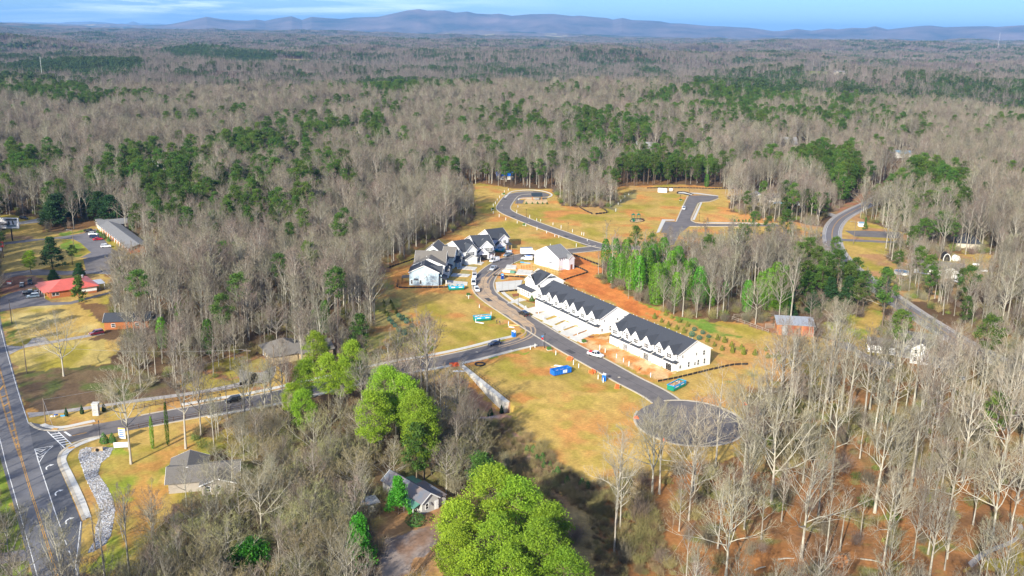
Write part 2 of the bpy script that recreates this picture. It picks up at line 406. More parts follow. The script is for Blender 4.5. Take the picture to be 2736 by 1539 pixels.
def offset(line, d):
    out = []
    for i, p in enumerate(line):
        a = line[max(0, i - 1)]; b = line[min(len(line) - 1, i + 1)]
        t = (b[0] - a[0], b[1] - a[1]); l = math.hypot(*t) or 1
        dd = d[i] if isinstance(d, (list, tuple)) else d
        out.append((p[0] - t[1] / l * dd, p[1] + t[0] / l * dd))
    return out
def strip(mb, L_, R_, z, mi=0, th=None):
    n = len(L_); vs = []
    for a, b in zip(L_, R_):
        vs.append((a[0], a[1], gz(*a) + z)); vs.append((b[0], b[1], gz(*b) + z))
    mb.add(vs, [(2 * k, 2 * k + 1, 2 * k + 3, 2 * k + 2) for k in range(n - 1)], mi)
def kerb(mb, line, w, z0, z1, side=1):
    inner = line; outer = offset(line, w * side); n = len(line); vs = []
    for a, b in zip(inner, outer):
        h = gz(*a); vs += [(a[0], a[1], h + z0), (a[0], a[1], h + z1), (b[0], b[1], h + z1), (b[0], b[1], h + z0)]
    fs = []
    for k in range(n - 1):
        o = 4 * k; fs += [(o, o + 4, o + 5, o + 1), (o + 1, o + 5, o + 6, o + 2), (o + 2, o + 6, o + 7, o + 3)]
    fs += [(0, 1, 2, 3), (4 * n - 1, 4 * n - 2, 4 * n - 3, 4 * n - 4)]
    mb.add(vs, fs)
# ------------------------------------------------------------------ where the open land lies
E_DEV = Dq([(900, 940), (918, 880), (935, 840), (950, 800), (935, 740), (950, 700), (1000, 662), (1045, 632), (1100, 600), (1165, 572), (1198, 545),
            (1190, 515), (1140, 495), (1150, 468), (1210, 461), (1290, 474), (1390, 476), (1404, 500), (1412, 519), (1530, 525), (1562, 503),
            (1545, 488), (1545, 470), (1640, 466), (1720, 464), (1810, 472), (1835, 500), (1835, 530), (1900, 556), (2010, 560), (2080, 575),
            (2060, 598), (1900, 606), (1700, 622), (1600, 655), (1510, 668), (1497, 700), (1550, 738), (1620, 770), (1690, 792), (1760, 806), (1850, 812),
            (1990, 822), (2060, 850), (2130, 880), (2130, 915), (2040, 955), (1960, 975), (1905, 1010), (1900, 1060), (1860, 1140),
            (1760, 1175), (1640, 1200), (1560, 1215), (1480, 1214), (1400, 1165), (1330, 1125), (1290, 1085), (1240, 1058), (1130, 1060), (1085, 990), (1060, 950), (990, 962), (940, 965)])
E_LOTBROWN = Dq([(1150, 1060), (1290, 1060), (1400, 1160), (1520, 1240), (1560, 1320), (1480, 1300), (1340, 1210), (1230, 1160), (1170, 1120)])
E_COUNTY = Dq([(2170, 505), (2200, 498), (2212, 520), (2160, 548), (2190, 560), (2290, 590), (2280, 612), (2250, 610), (2230, 650), (2300, 690), (2400, 640), (2500, 640),
               (2500, 690), (2420, 720), (2260, 720), (2240, 700), (2250, 735), (2330, 800), (2420, 860), (2440, 890), (2400, 890), (2300, 830), (2230, 790), (2210, 830), (2230, 900), (2190, 1010), (2100, 1000),
               (2090, 840), (2180, 790), (2178, 740), (2110, 690), (2080, 640), (2080, 575), (2110, 560)])
E_HOUSER = Dq([(2215, 880), (2330, 870), (2400, 890), (2395, 945), (2330, 955), (2240, 940)])
E_YARD_FAR = Dq([(1885, 485), (1990, 480), (2030, 520), (1960, 525), (1890, 515)])
E_MOTEL = Dq([(0, 540), (95, 545), (110, 585), (210, 575), (275, 560), (350, 640), (330, 655), (260, 665), (270, 700), (290, 720), (270, 765), (190, 760), (240, 800), (270, 830), (170, 880), (300, 850), (300, 880), (260, 920), (130, 940), (60, 985), (40, 1040), (0, 1040)])
E_ENTR = Dq([(60, 1030), (240, 1000), (470, 985), (560, 940), (640, 900), (700, 915), (720, 960), (900, 925), (960, 900), (1010, 930), (940, 962), (700, 1015), (640, 1035), (500, 1080), (470, 1140), (600, 1160), (560, 1250), (430, 1270),
             (390, 1330), (350, 1449), (0, 1449), (0, 1040)])
E_SMALLH = Dq([(920, 1310), (960, 1290), (975, 1230), (1080, 1200), (1120, 1240), (1140, 1290), (1105, 1340), (1110, 1449), (1130, 1700), (930, 1700), (950, 1449), (960, 1340)])
E_RANCH = Dq([(400, 1170), (560, 1150), (590, 1260), (570, 1340), (500, 1350), (420, 1330)])
E_CORNER = Dq([(2430, 1449), (2576, 1365), (2640, 1449)])
E_FIELD = Dq([(0, 760), (160, 745), (270, 770), (300, 850), (330, 880), (310, 930), (330, 975), (240, 1000), (60, 1045), (0, 1045)])
E_HWY = Tq(0, 2, [(-330, -420), (-240, 60), (-140, 420), (-90, 605), (0, 905), (100, 1300), (150, 1460), (220, 1700), (780, 1700), (720, 1449), (700, 1040), (700, 1020), (640, 720), (480, 330), (230, 250), (180, 0), (120, -250), (40, -600)])
E_MOTEL2 = Dq([(190, 560), (275, 550), (345, 600), (380, 650), (370, 700), (300, 720), (270, 770), (180, 760)])
OPEN = [E_FIELD, E_HWY, E_MOTEL2, E_DEV, E_LOTBROWN, E_COUNTY, E_HOUSER, E_YARD_FAR, E_MOTEL, E_ENTR, E_SMALLH, E_CORNER]
# far meadows and clearings
FAR_FIELDS = [Dq([(0, 172), (60, 169), (180, 166), (235, 163), (235, 166), (100, 176), (0, 180)]),
              Dq([(2010, 185), (2060, 180), (2085, 205), (2090, 215), (2020, 217)]),
              Dq([(1600, 128), (1680, 131), (1665, 134), (1600, 134)]), Dq([(1195, 123), (1240, 123), (1240, 134), (1205, 133)]),
              Dq([(2495, 136), (2576, 137), (2576, 142), (2500, 141)]), Dq([(2205, 412), (2262, 410), (2262, 445), (2210, 440)]),
              Dq([(715, 148), (765, 149), (760, 155), (715, 154)])]
OPEN_ALL = OPEN + FAR_FIELDS

STRAW = (0.465, 0.312, 0.088); GREEN = (0.33, 0.268, 0.045); CLAY = (0.51, 0.235, 0.068); LITTER = (0.125, 0.078, 0.043)
ORANGE_LITTER = (0.34, 0.155, 0.055); DRYGRASS = (0.27, 0.205, 0.095); PINKSOIL = (0.40, 0.22, 0.15); GRAVELC = (0.36, 0.32, 0.27)
# (polygon, colour, second colour, noise size m, share of second colour, third colour, share)
PAINT = [
    (E_DEV, STRAW, GREEN, 15, 0.32, CLAY, 0.30),
    (E_LOTBROWN, DRYGRASS, (0.20, 0.13, 0.07), 9, 0.5, None, 0),
    (Dq([(1040, 1010), (1300, 1055), (1420, 1180), (1530, 1250), (1620, 1330), (1500, 1449), (1400, 1449), (1300, 1150), (1150, 1080)]), DRYGRASS, (0.20, 0.13, 0.07), 9, 0.5, None, 0),
    (E_COUNTY, STRAW, GREEN, 16, 0.35, (0.40, 0.22, 0.10), 0.35),
    (E_HOUSER, STRAW, GREEN, 16, 0.45, None, 0),
    (E_YARD_FAR, (0.30, 0.22, 0.10), GREEN, 16, 0.35, None, 0),
    (E_MOTEL, STRAW, GREEN, 14, 0.40, (0.30, 0.18, 0.10), 0.25),
    (E_ENTR, STRAW, GREEN, 12, 0.42, (0.44, 0.24, 0.08), 0.35),
    (E_SMALLH, (0.36, 0.20, 0.09), STRAW, 8, 0.4, None, 0),
    (Dq([(1560, 1225), (1640, 1195), (1860, 1150), (2100, 1160), (2700, 1180), (2700, 1500), (1600, 1500), (1500, 1330)]), ORANGE_LITTER, (0.23, 0.12, 0.055), 7, 0.5, (0.20, 0.20, 0.06), 0.12),
    (Dq([(1880, 960), (2100, 900), (2400, 880), (2700, 900), (2700, 1180), (1860, 1180)]), (0.30, 0.15, 0.06), (0.20, 0.16, 0.06), 8, 0.5, None, 0),
    (E_CORNER, STRAW, GREEN, 8, 0.3, None, 0),
    # yellow field by the highway
    (Zq(0, 780, [(0, 330), (300, 250), (600, 200), (1080, 160), (1500, 420), (1500, 560), (1320, 640), (900, 690), (480, 720), (250, 830), (120, 800), (60, 560)]), (0.50, 0.39, 0.145), STRAW, 12, 0.45, GREEN, 0.10),
    (Zq(0, 780, [(0, 310), (150, 260), (180, 480), (260, 820), (120, 830), (40, 560)]), (0.20, 0.24, 0.05), STRAW, 3, 0.45, None, 0),
    (Zq(0, 780, [(150, 1010), (430, 880), (1250, 740), (1600, 760), (1800, 1080), (1200, 1190), (230, 1300)]), (0.46, 0.35, 0.11), GREEN, 8, 0.35, None, 0),
    (Zq(0, 780, [(120, 1270), (1250, 1160), (1900, 1120), (2400, 1449), (260, 1449)]), (0.16, 0.11, 0.06), (0.10, 0.12, 0.035), 6, 0.4, None, 0),  # grass under tree shade, the shade painted as dark brown
    (Tq(0, 2, [(130, 0), (2000, -40), (1400, 80), (600, 170), (300, 230), (200, 200)]), (0.15, 0.10, 0.06), (0.11, 0.13, 0.04), 6, 0.4, None, 0),  # the same tree shade put into the ground colour, towards the entrance street
    # thicket floor
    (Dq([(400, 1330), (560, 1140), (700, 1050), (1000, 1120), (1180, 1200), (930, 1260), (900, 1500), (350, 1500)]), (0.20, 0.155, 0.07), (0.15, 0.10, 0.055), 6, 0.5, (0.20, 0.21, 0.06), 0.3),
    # lawns round the foreground houses
    (Tq(0, 2, [(760, 470), (1000, 520), (1350, 470), (1900, 250), (1950, 400), (1500, 560), (1250, 650), (1260, 900), (1130, 1020), (1040, 1449), (660, 1449), (740, 1270), (860, 1140), (865, 900), (760, 700)]), (0.40, 0.29, 0.07), (0.24, 0.28, 0.035), 9, 0.45, (0.47, 0.25, 0.07), 0.35),
    (Tq(0, 2, [(0, 430), (60, 700), (140, 1000), (230, 1300), (250, 1449), (-200, 1500), (-200, 400)]), (0.20, 0.27, 0.035), (0.12, 0.14, 0.04), 5, 0.4, None, 0),
    (Tq(0, 1, [(1480, 1330), (1900, 1180), (2000, 1240), (2060, 1400), (2000, 1480), (1500, 1500), (1300, 1449)]), (0.34, 0.27, 0.075), GREEN, 6, 0.4, (0.34, 0.17, 0.08), 0.35),
    (Zq(0, 560, [(0, 570), (900, 460), (1250, 560), (1400, 680), (1250, 760), (700, 900), (0, 1000)]), (0.42, 0.31, 0.10), (0.36, 0.27, 0.09), 8, 0.35, None, 0),
    (Zq(0, 560, [(930, 480), (1100, 460), (1260, 530), (1410, 670), (1240, 745), (1000, 640)]), (0.19, 0.29, 0.04), GREEN, 5, 0.4, None, 0),
    (Zq(0, 560, [(880, 380), (1100, 340), (1290, 310), (1290, 370), (1000, 410)]), (0.19, 0.27, 0.04), STRAW, 5, 0.35, None, 0),
    (Zq(0, 560, [(0, 1060), (300, 1000), (700, 1080), (640, 1200), (330, 1260), (0, 1340)]), (0.22, 0.11, 0.075), (0.30, 0.18, 0.12), 5, 0.4, None, 0),
    # fill slope west of the new houses
    (Tq(1, 1, [(230, 830), (300, 720), (430, 640), (560, 520), (545, 560), (470, 640), (430, 720), (440, 800), (560, 1000), (700, 1180), (660, 1210), (380, 1290), (290, 1280), (170, 1180), (160, 1060), (250, 990)]), (0.36, 0.29, 0.10), (0.25, 0.26, 0.05), 9, 0.45, (0.40, 0.21, 0.07), 0.2),
    (Tq(1, 1, [(380, 650), (470, 570), (555, 515), (550, 560), (480, 620), (430, 700), (400, 700)]), CLAY, STRAW, 4, 0.2, None, 0),
    # red clay
    (Zq(1360, 640, [(780, 500), (960, 280), (950, 215), (1250, 330), (1420, 420), (1480, 520), (1240, 540), (1400, 650), (1700, 760), (1950, 910), (2250, 1060), (2440, 1130), (2300, 1240), (2000, 1180), (1400, 900), (840, 660)]), (0.60, 0.215, 0.058), (0.50, 0.16, 0.045), 6, 0.45, None, 0),
    (Zq(1560, 800, [(-200, 560), (180, 590), (400, 555), (420, 690), (800, 880), (1180, 1060), (1390, 1150), (1280, 1270), (1130, 1260), (700, 1060), (300, 850), (0, 740), (-100, 690)]), (0.58, 0.24, 0.07), (0.66, 0.44, 0.21), 4, 0.42, None, 0),
    (Zq(1560, 800, [(400, 660), (620, 700), (1180, 1010), (1390, 1140), (1330, 1170), (1100, 1060), (500, 730)]), (0.66, 0.52, 0.30), (0.58, 0.30, 0.10), 3, 0.4, None, 0),
    (Zq(1060, 600, [(-40, 845), (190, 850), (190, 950), (820, 950), (820, 985), (0, 1010), (-60, 930)]), (0.55, 0.23, 0.07), CLAY, 4, 0.3, None, 0),
    (Zq(1060, 600, [(1200, 560), (1380, 440), (1500, 380), (1760, 370), (1960, 410), (1900, 450), (1700, 470), (1640, 540), (1380, 570)]), (0.58, 0.22, 0.06), (0.5, 0.3, 0.12), 4, 0.3, None, 0),
    (Zq(1060, 600, [(1480, 760), (1700, 640), (1950, 580), (2100, 590), (2140, 700), (1990, 830), (1960, 870), (1560, 880)]), (0.58, 0.25, 0.07), (0.55, 0.40, 0.18), 4, 0.4, None, 0),
    (Zq(1360, 640, [(-100, 640), (220, 600), (220, 660), (0, 700)]), CLAY, STRAW, 4, 0.3, None, 0),
    (Zq(1200, 780, [(340, -60), (420, 80), (540, 200), (720, 300), (660, 330), (480, 230), (330, 90)]), (0.50, 0.26, 0.09), CLAY, 4, 0.4, None, 0),
    (Zq(1200, 780, [(700, 440), (820, 380), (1150, 590), (1220, 680), (1100, 760), (880, 790), (1080, 640), (900, 500), (700, 500)]), (0.52, 0.27, 0.09), STRAW, 5, 0.35, None, 0),
    (Zq(1200, 780, [(1250, 880), (1500, 860), (1700, 900), (1950, 1020), (1900, 1060), (1700, 960), (1450, 930)]), (0.54, 0.27, 0.09), STRAW, 5, 0.3, None, 0),
    # green verge strips
    (Zq(1200, 780, [(560, 1020), (900, 920), (1240, 920), (1100, 960), (800, 990), (300, 1110), (130, 1120), (300, 1080)]), (0.17, 0.32, 0.03), GREEN, 3, 0.5, STRAW, 0.1),
    (Tq(2, 1, [(-60, 930), (60, 945), (200, 965), (400, 1050), (480, 1110), (250, 1080), (60, 1010), (-60, 1000)]), (0.17, 0.27, 0.04), STRAW, 6, 0.4, None, 0),
    (Zq(1360, 640, [(1900, 905), (2100, 980), (2500, 1080), (2570, 1140), (2440, 1130), (2200, 1050)]), (0.20, 0.28, 0.04), STRAW, 5, 0.4, None, 0),
    # planted slope east of the town houses
    (Tq(2, 1, [(-100, 960), (60, 1010), (250, 1090), (600, 1180), (1000, 1240), (1200, 1310), (1100, 1449), (800, 1480), (300, 1449), (250, 1250), (250, 1190), (0, 1060), (-300, 900)]), (0.50, 0.27, 0.09), STRAW, 8, 0.45, (0.25, 0.24, 0.06), 0.2),
    (Tq(2, 1, [(1040, 1000), (1330, 880), (1500, 890), (1500, 1000), (1400, 1110), (1250, 1130), (1080, 1110)]), (0.27, 0.31, 0.045), STRAW, 8, 0.4, None, 0),
    (Tq(2, 1, [(380, 960), (690, 940), (700, 1075), (650, 1070)]), (0.42, 0.21, 0.10), (0.30, 0.16, 0.09), 4, 0.4, None, 0),
    # bank by the east road, yards
    (Zq(1680, 470, [(1150, 640), (1340, 560), (1900, 580), (2250, 640), (2300, 740), (1220, 720)]), (0.56, 0.27, 0.09), STRAW, 10, 0.4, None, 0),
    (Zq(1680, 470, [(700, 170), (1400, 190), (2000, 230), (2000, 290), (1420, 320), (940, 290), (700, 250), (0, 240), (0, 150), (250, 190)]), (0.46, 0.29, 0.11), STRAW, 10, 0.3, None, 0),
    (Zq(2240, 560, [(1000, 780), (1700, 650), (2100, 740), (2400, 880), (2200, 1100), (1900, 1300), (1300, 1449), (900, 1300), (850, 1000)]), (0.40, 0.24, 0.11), (0.33, 0.27, 0.11), 6, 0.45, None, 0),
    (Tq(2, 1, [(1040, 110), (1300, 30), (1390, 0), (1500, -30), (1480, 40), (1200, 180), (1100, 160)]), (0.34, 0.16, 0.09), (0.30, 0.20, 0.10), 6, 0.4, None, 0),
    # basin below the retaining wall, bank beside the lot
    (Tq(1, 2, [(740, -30), (900, -90), (1160, 130), (1280, 140), (1300, 180), (1000, 210), (760, 60)]), (0.34, 0.27, 0.10), (0.36, 0.20, 0.12), 5, 0.5, None, 0),
    (Tq(1, 2, [(850, 240), (1150, 170), (1290, 170), (1260, 240), (1150, 260), (840, 290)]), (0.36, 0.27, 0.24), PINKSOIL, 5, 0.4, None, 0),
    (Tq(1, 2, [(1130, 240), (1240, 240), (1320, 340), (1480, 480), (1650, 640), (1850, 780), (1750, 780), (1500, 620), (1300, 430)]), (0.40, 0.20, 0.15), (0.30, 0.22, 0.14), 5, 0.4, None, 0),
    (Tq(1, 2, [(1290, 190), (1600, 60), (2080, 60), (2350, 220), (2300, 320), (2576, 470), (2400, 640), (1900, 700), (1700, 620), (1480, 500), (1290, 330)]), (0.50, 0.335, 0.092), (0.52, 0.265, 0.080), 9, 0.42, (0.42, 0.31, 0.07), 0.3),
    (Tq(1, 2, [(290, 1230), (700, 1040), (790, 1130), (680, 1260), (480, 1449), (280, 1500)]), (0.30, 0.245, 0.21), (0.24, 0.15, 0.10), 4, 0.4, None, 0),
    (Zq(1300, 470, [(1440, 485), (1770, 480), (1880, 580), (1720, 605), (1640, 600)]), (0.46, 0.28, 0.10), STRAW, 5, 0.3, None, 0),
    (Zq(1300, 470, [(1850, 490), (2050, 320), (2200, 260), (2370, 260), (2300, 350), (2150, 420), (2000, 560)]), (0.33, 0.27, 0.10), (0.20, 0.17, 0.08), 5, 0.5, None, 0),
]
LC = lambda c: np.array(c)
def ground_colour(x, y):
    n = fbm(x / 9, y / 9, 41, 3)[..., None]; r = np.hypot(x, y)
    c = LC(LITTER) * (0.8 + 0.5 * n) + LC((0.10, 0.045, 0.01)) * sstep(0.45, 0.7, fbm(x / 30, y / 30, 8, 2))[..., None]
    wx = x + (fbm(x / 5, y / 5, 71, 3) - 0.5) * 4.5; wy = y + (fbm(x / 5, y / 5, 91, 3) - 0.5) * 7.0
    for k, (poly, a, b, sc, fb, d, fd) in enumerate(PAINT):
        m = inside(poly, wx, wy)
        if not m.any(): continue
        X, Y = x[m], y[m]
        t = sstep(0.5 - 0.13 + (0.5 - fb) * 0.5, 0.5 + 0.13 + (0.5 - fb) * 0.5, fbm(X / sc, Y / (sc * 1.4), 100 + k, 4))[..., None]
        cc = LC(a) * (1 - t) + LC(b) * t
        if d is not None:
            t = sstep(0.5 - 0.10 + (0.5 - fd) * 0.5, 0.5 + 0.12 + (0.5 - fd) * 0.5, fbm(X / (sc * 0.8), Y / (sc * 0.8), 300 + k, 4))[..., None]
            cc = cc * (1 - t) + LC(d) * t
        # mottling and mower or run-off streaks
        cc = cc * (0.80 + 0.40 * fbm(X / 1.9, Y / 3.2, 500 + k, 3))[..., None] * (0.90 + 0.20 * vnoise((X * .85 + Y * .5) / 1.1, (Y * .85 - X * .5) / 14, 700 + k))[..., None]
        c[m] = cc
    return c
def polar_sheet(name, r0, r1, nr, a0, a1, na, colf, m, label=None, zoff=0.0, hf=terrain):
    rr = r0 * (r1 / r0) ** np.linspace(0, 1, nr); aa = np.radians(np.linspace(a0, a1, na))
    R, A = np.meshgrid(rr, aa, indexing='ij'); X, Y = R * np.sin(A), R * np.cos(A); Z = hf(X, Y) + zoff
    V = np.stack([X, Y, Z], -1).reshape(-1, 3)
    i = np.arange(nr - 1)[:, None] * na + np.arange(na - 1)[None, :]
    F = np.stack([i, i + 1, i + 1 + na, i + na], -1).reshape(-1, 4)
    me = np_mesh(name, V, F, [m], smooth=True)
    if colf is not None:
        c = colf(X, Y).reshape(-1, 3); at = me.attributes.new('albedo', 'FLOAT_COLOR', 'POINT')
        at.data.foreach_set('color', np.concatenate([c, np.ones((len(c), 1))], 1).astype(np.float32).ravel())
    return put(name, me, kind='structure')
gm = attr_ground_material('ground_cover', 1.1, 0.30, 0.09)
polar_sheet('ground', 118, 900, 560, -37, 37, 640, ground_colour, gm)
def far_colour(x, y):
    n = fbm(x / 70, y / 70, 21, 4)[..., None]
    c = LC((0.115, 0.075, 0.055)) * (0.75 + 0.5 * n)
    r = np.hypot(x, y)
    woods = LC((0.165, 0.125, 0.105)) * (0.55 + 0.9 * fbm(x / 45, y / 60, 77, 3)[..., None])
    pn = sstep(0.54, 0.64, fbm(x / 480, y / 1100, 12, 5))[..., None]
    woods = woods * (1 - pn) + LC((0.035, 0.055, 0.03)) * (0.6 + 0.8 * fbm(x / 40, y / 55, 78, 2)[..., None]) * pn
    t = sstep(7500, 9500, r)[..., None]; c = c * (1 - t) + woods * t
    mead = (fbm(x / 520, y / 700, 99, 3) > 0.76) & (r > 5000)
    c[mead] = (0.33, 0.27, 0.14)
    for p in FAR_FIELDS:
        m = inside(p, x, y); c[m] = LC((0.34, 0.29, 0.12))
    m = inside(FAR_FIELDS[1], x, y); c[m] = LC((0.20, 0.25, 0.06)) * (0.8 + 0.4 * fbm(x[m] / 20, y[m] / 20, 5, 3)[..., None])
    return c
gf = attr_ground_material('countryside_cover', 0.02, 0.22, 0.0015)
polar_sheet('countryside', 880, 60000, 420, -40, 40, 620, far_colour, gf, zoff=-0.35)
# ground beside and behind the drone, where the photograph does not look
polar_sheet('ground_near', 8, 121, 40, -180, 180, 120, lambda x, y: np.ones(x.shape + (3,)) * LC(LITTER) * (0.8 + 0.5 * fbm(x / 9, y / 9, 41, 3)[..., None]), gm, zoff=-0.02)
polar_sheet('ground_behind', 121, 3000, 60, 40, 320, 90, lambda x, y: np.ones(x.shape + (3,)) * LC(LITTER), gm, zoff=-0.3, hf=lambda x, y: x * 0)

# ------------------------------------------------------------------ mountains on the horizon
def d_profile(pts_px):
    out = []
    for x, y in pts_px:
        d = ray(x * 1.0621, y * 1.0621); out.append((math.atan2(d[0], d[1]), d[2] / math.hypot(d[0], d[1])))
    return out
t0 = lambda L_: [(a / 3, b / 3) for a, b in L_]; t1 = lambda L_: [(858.67 + a / 3, b / 3) for a, b in L_]; t2 = lambda L_: [(1717.3 + a / 3, b / 3) for a, b in L_]
FAR_RIDGE = [(-300, 58)] + t0([(0, 183), (100, 183), (180, 172), (280, 179), (400, 178), (520, 165), (700, 162), (800, 168), (920, 188), (1005, 160), (1080, 184), (1150, 187), (1215, 181), (1270, 189), (1700, 195)]) + [(1200, 90), (2900, 110)]
NEAR_RIDGE = [(-400, 78), (0, 76), (300, 74)] + t0([(1080, 210), (1190, 196), (1300, 180), (1450, 150), (1560, 127), (1650, 142), (1780, 155), (1870, 157), (1930, 147), (2000, 158), (2080, 140), (2200, 122), (2280, 150), (2350, 127), (2450, 135), (2576, 143)]) + \
    t1([(100, 132), (280, 127), (400, 100), (500, 78), (590, 68), (650, 80), (780, 78), (860, 95), (950, 87), (1020, 102), (1130, 108), (1190, 103), (1290, 120), (1420, 107), (1600, 105), (1750, 122), (1800, 118), (1920, 130), (2000, 135), (2050, 148), (2120, 135), (2200, 152), (2320, 155), (2400, 160), (2480, 175)]) + \
    t2([(0, 178), (200, 197), (300, 199), (500, 210), (600, 222), (680, 235), (740, 235), (860, 218), (970, 232), (1100, 215), (1170, 222), (1280, 210), (1380, 213), (1450, 198), (1550, 222), (1640, 212), (1780, 197), (1870, 193), (1980, 205), (2150, 200), (2300, 197), (2360, 203), (2576, 190), (3000, 180), (3400, 200)])
defm('mountain_wood_shading', (0.24, 0.165, 0.15), 1.0, second=(0.008, 0.02, 0.022), scale=0.0010, spec=0.0, detail=9)  # wood colour; strong noise contrast also paints light and shade of the folds
def range_of(name, prof, rad, width, m, seed, rough):
    P = sorted(d_profile(prof)); az = np.array([p[0] for p in P]); tn = np.array([p[1] for p in P])
    na, nr = 1100, 61; aa = np.radians(np.linspace(-36, 36, na)); ss = np.linspace(-1, 1, nr)
    crest = CAM_H + np.interp(aa, az, tn) * rad
    V = []
    base = -140
    for s_ in ss:
        r = rad + s_ * width; X, Y = r * np.sin(aa), r * np.cos(aa)
        spur = np.abs(fbm(X / 1700, Y / 5200, seed, 4) - .5) * 2.6 * 0.6 + fbm(X / 600, Y / 1100, seed + 7, 4) * 0.4
        f = np.cos(abs(s_) ** 0.85 * math.pi / 2) ** 1.25
        k = f * (1 - rough * (1 - f) * 2.2 * (1 - spur))
        V.append(np.stack([X, Y, base + (crest - base) * np.clip(k, 0, 1)], -1))
    V = np.array(V).reshape(-1, 3); i = np.arange(nr - 1)[:, None] * na + np.arange(na - 1)[None, :]
    F = np.stack([i, i + 1, i + 1 + na, i + na], -1).reshape(-1, 4)
    return put(name, np_mesh(name, V, F, [m], smooth=True), kind='structure')
range_of('mountain_range', NEAR_RIDGE, 21000, 6500, 'mountain_wood_shading', 4, 0.85)
range_of('distant_mountains', FAR_RIDGE, 42000, 7000, 'mountain_wood_shading', 14, 0.5)
# ------------------------------------------------------------------ roads, kerbs, markings
defm('asphalt_new', (0.155, 0.140, 0.134), 0.9, var=0.24, scale=0.16, bump=0.03, detail=10)
defm('asphalt_old', (0.155, 0.155, 0.165), 0.9, var=0.20, scale=0.25, bump=0.03, detail=8)
defm('asphalt_lane', (0.105, 0.108, 0.12), 0.9, var=0.15, scale=0.4, detail=8)
defm('asphalt_county', (0.17, 0.16, 0.165), 0.9, var=0.12, scale=0.3, detail=8)
defm('gravel_drive', (0.36, 0.33, 0.30), 1.0, var=0.25, scale=0.6, detail=8)
defm('mud_track', (0.58, 0.39, 0.22), 1.0, second=(0.28, 0.23, 0.18), scale=0.3, detail=8)
CUL = T1(2, 2, 48, 288)
def road(name, line, w, m, z=0.04, kerbs=True, kname='kerb'):
    L_, R_ = offset(line, w / 2), offset(line, -w / 2)
    mb = MB(); strip(mb, L_, R_, z); mb.build(name, m, kind='structure')
    if kerbs:
        for side, ln in ((1, L_), (-1, R_)):
            ln = [q for q in ln if dist(q, CUL) > 15.2]; kb = MB(); kerb(kb, ln, 0.55, -0.05, 0.16, side); kb.build(kname, 'kerb_concrete', kind='structure')
def flat(name, poly, m, z=0.05, kind='structure', th=None):
    """a flat piece of ground following the terrain only at its own corners; triangulated"""
    import bmesh
    bm = bmesh.new(); h = sum(gz(*p) for p in poly) / len(poly)
    f = bm.faces.new([bm.verts.new((p[0], p[1], h + z)) for p in poly])
    if f.normal.z < 0: f.normal_flip()
    if th:
        r = bmesh.ops.extrude_face_region(bm, geom=[f]); vs = [e for e in r['geom'] if isinstance(e, bmesh.types.BMVert)]
        bmesh.ops.translate(bm, verts=vs, vec=(0, 0, th))
    bmesh.ops.triangulate(bm, faces=bm.faces[:])
    me = bpy.data.meshes.new(name); bm.to_mesh(me); bm.free(); me.materials.append(M[m]); return put(name, me, kind=kind)
def closed(pts, step=1.5):
    P = list(pts); l = smooth_line([P[-1]] + P + [P[0], P[1]], step); a = P[0]
    k0 = min(range(len(l)), key=lambda k: dist(l[k], P[0])); out = []
    n1 = max(range(len(l)), key=lambda k: -dist(l[k], P[0]) + (k > len(l) // 2) * 1e3)
    return l[k0:n1]

# entrance road and the street through the plots
ENTR = smooth_line(Tq(0, 2, [(480, 405), (650, 365), (900, 318), (1300, 242), (1700, 170), (2060, 105)]) + Tq(1, 1, [(380, 1345), (700, 1288), (1000, 1225), (1250, 1160), (1400, 1125)]), 2)
STREET = smooth_line([CUL] + Tq(1, 1, [(2400, 1545), (2150, 1412), (1950, 1300), (1765, 1200), (1600, 1105), (1450, 1012), (1300, 915), (1160, 822), (1085, 755), (1070, 690), (1105, 622), (1180, 560), (1290, 505), (1420, 478), (1560, 462), (1720, 448), (1860, 432), (1960, 420)]), 2)
LOOP = smooth_line(Zq(1300, 470, [(2395, 1128), (2100, 1118), (1860, 1110), (1700, 1070), (1420, 985), (1150, 890), (800, 765), (520, 655), (330, 570), (262, 505), (300, 420), (400, 310), (560, 272), (740, 268)]), 2)
road('street', STREET, 8.6, 'asphalt_new', 0.040)
road('loop_street', LOOP, 8.2, 'asphalt_new', 0.044)
road('entrance_street', ENTR, 8.8, 'asphalt_new', 0.048, kerbs=False)
# kerbs of the entrance street, broken at the two mouths
for side in (1, -1):
    ln = offset(ENTR, side * 4.4); a, b = (9, len(ln) - 5)
    kb = MB(); kerb(kb, ln[a:b], 0.55, -0.05, 0.16, side); kb.build('kerb', 'kerb_concrete', kind='structure')
# junction aprons
flat('street_junction', smooth_line(Tq(1, 1, [(1180, 1160), (1340, 1118), (1392, 1085), (1395, 1050), (1340, 1005), (1500, 980), (1760, 1150), (1750, 1230), (1610, 1172), (1480, 1168), (1300, 1182), (1120, 1222)]), 1.5), 'asphalt_new', 0.052)
flat('street_junction', smooth_line(Tq(1, 1, [(1700, 455), (1850, 430), (1860, 412), (1800, 385), (1950, 385), (2100, 415), (2240, 408), (2240, 425), (2000, 440), (1850, 455)]), 1.5), 'asphalt_new', 0.056)
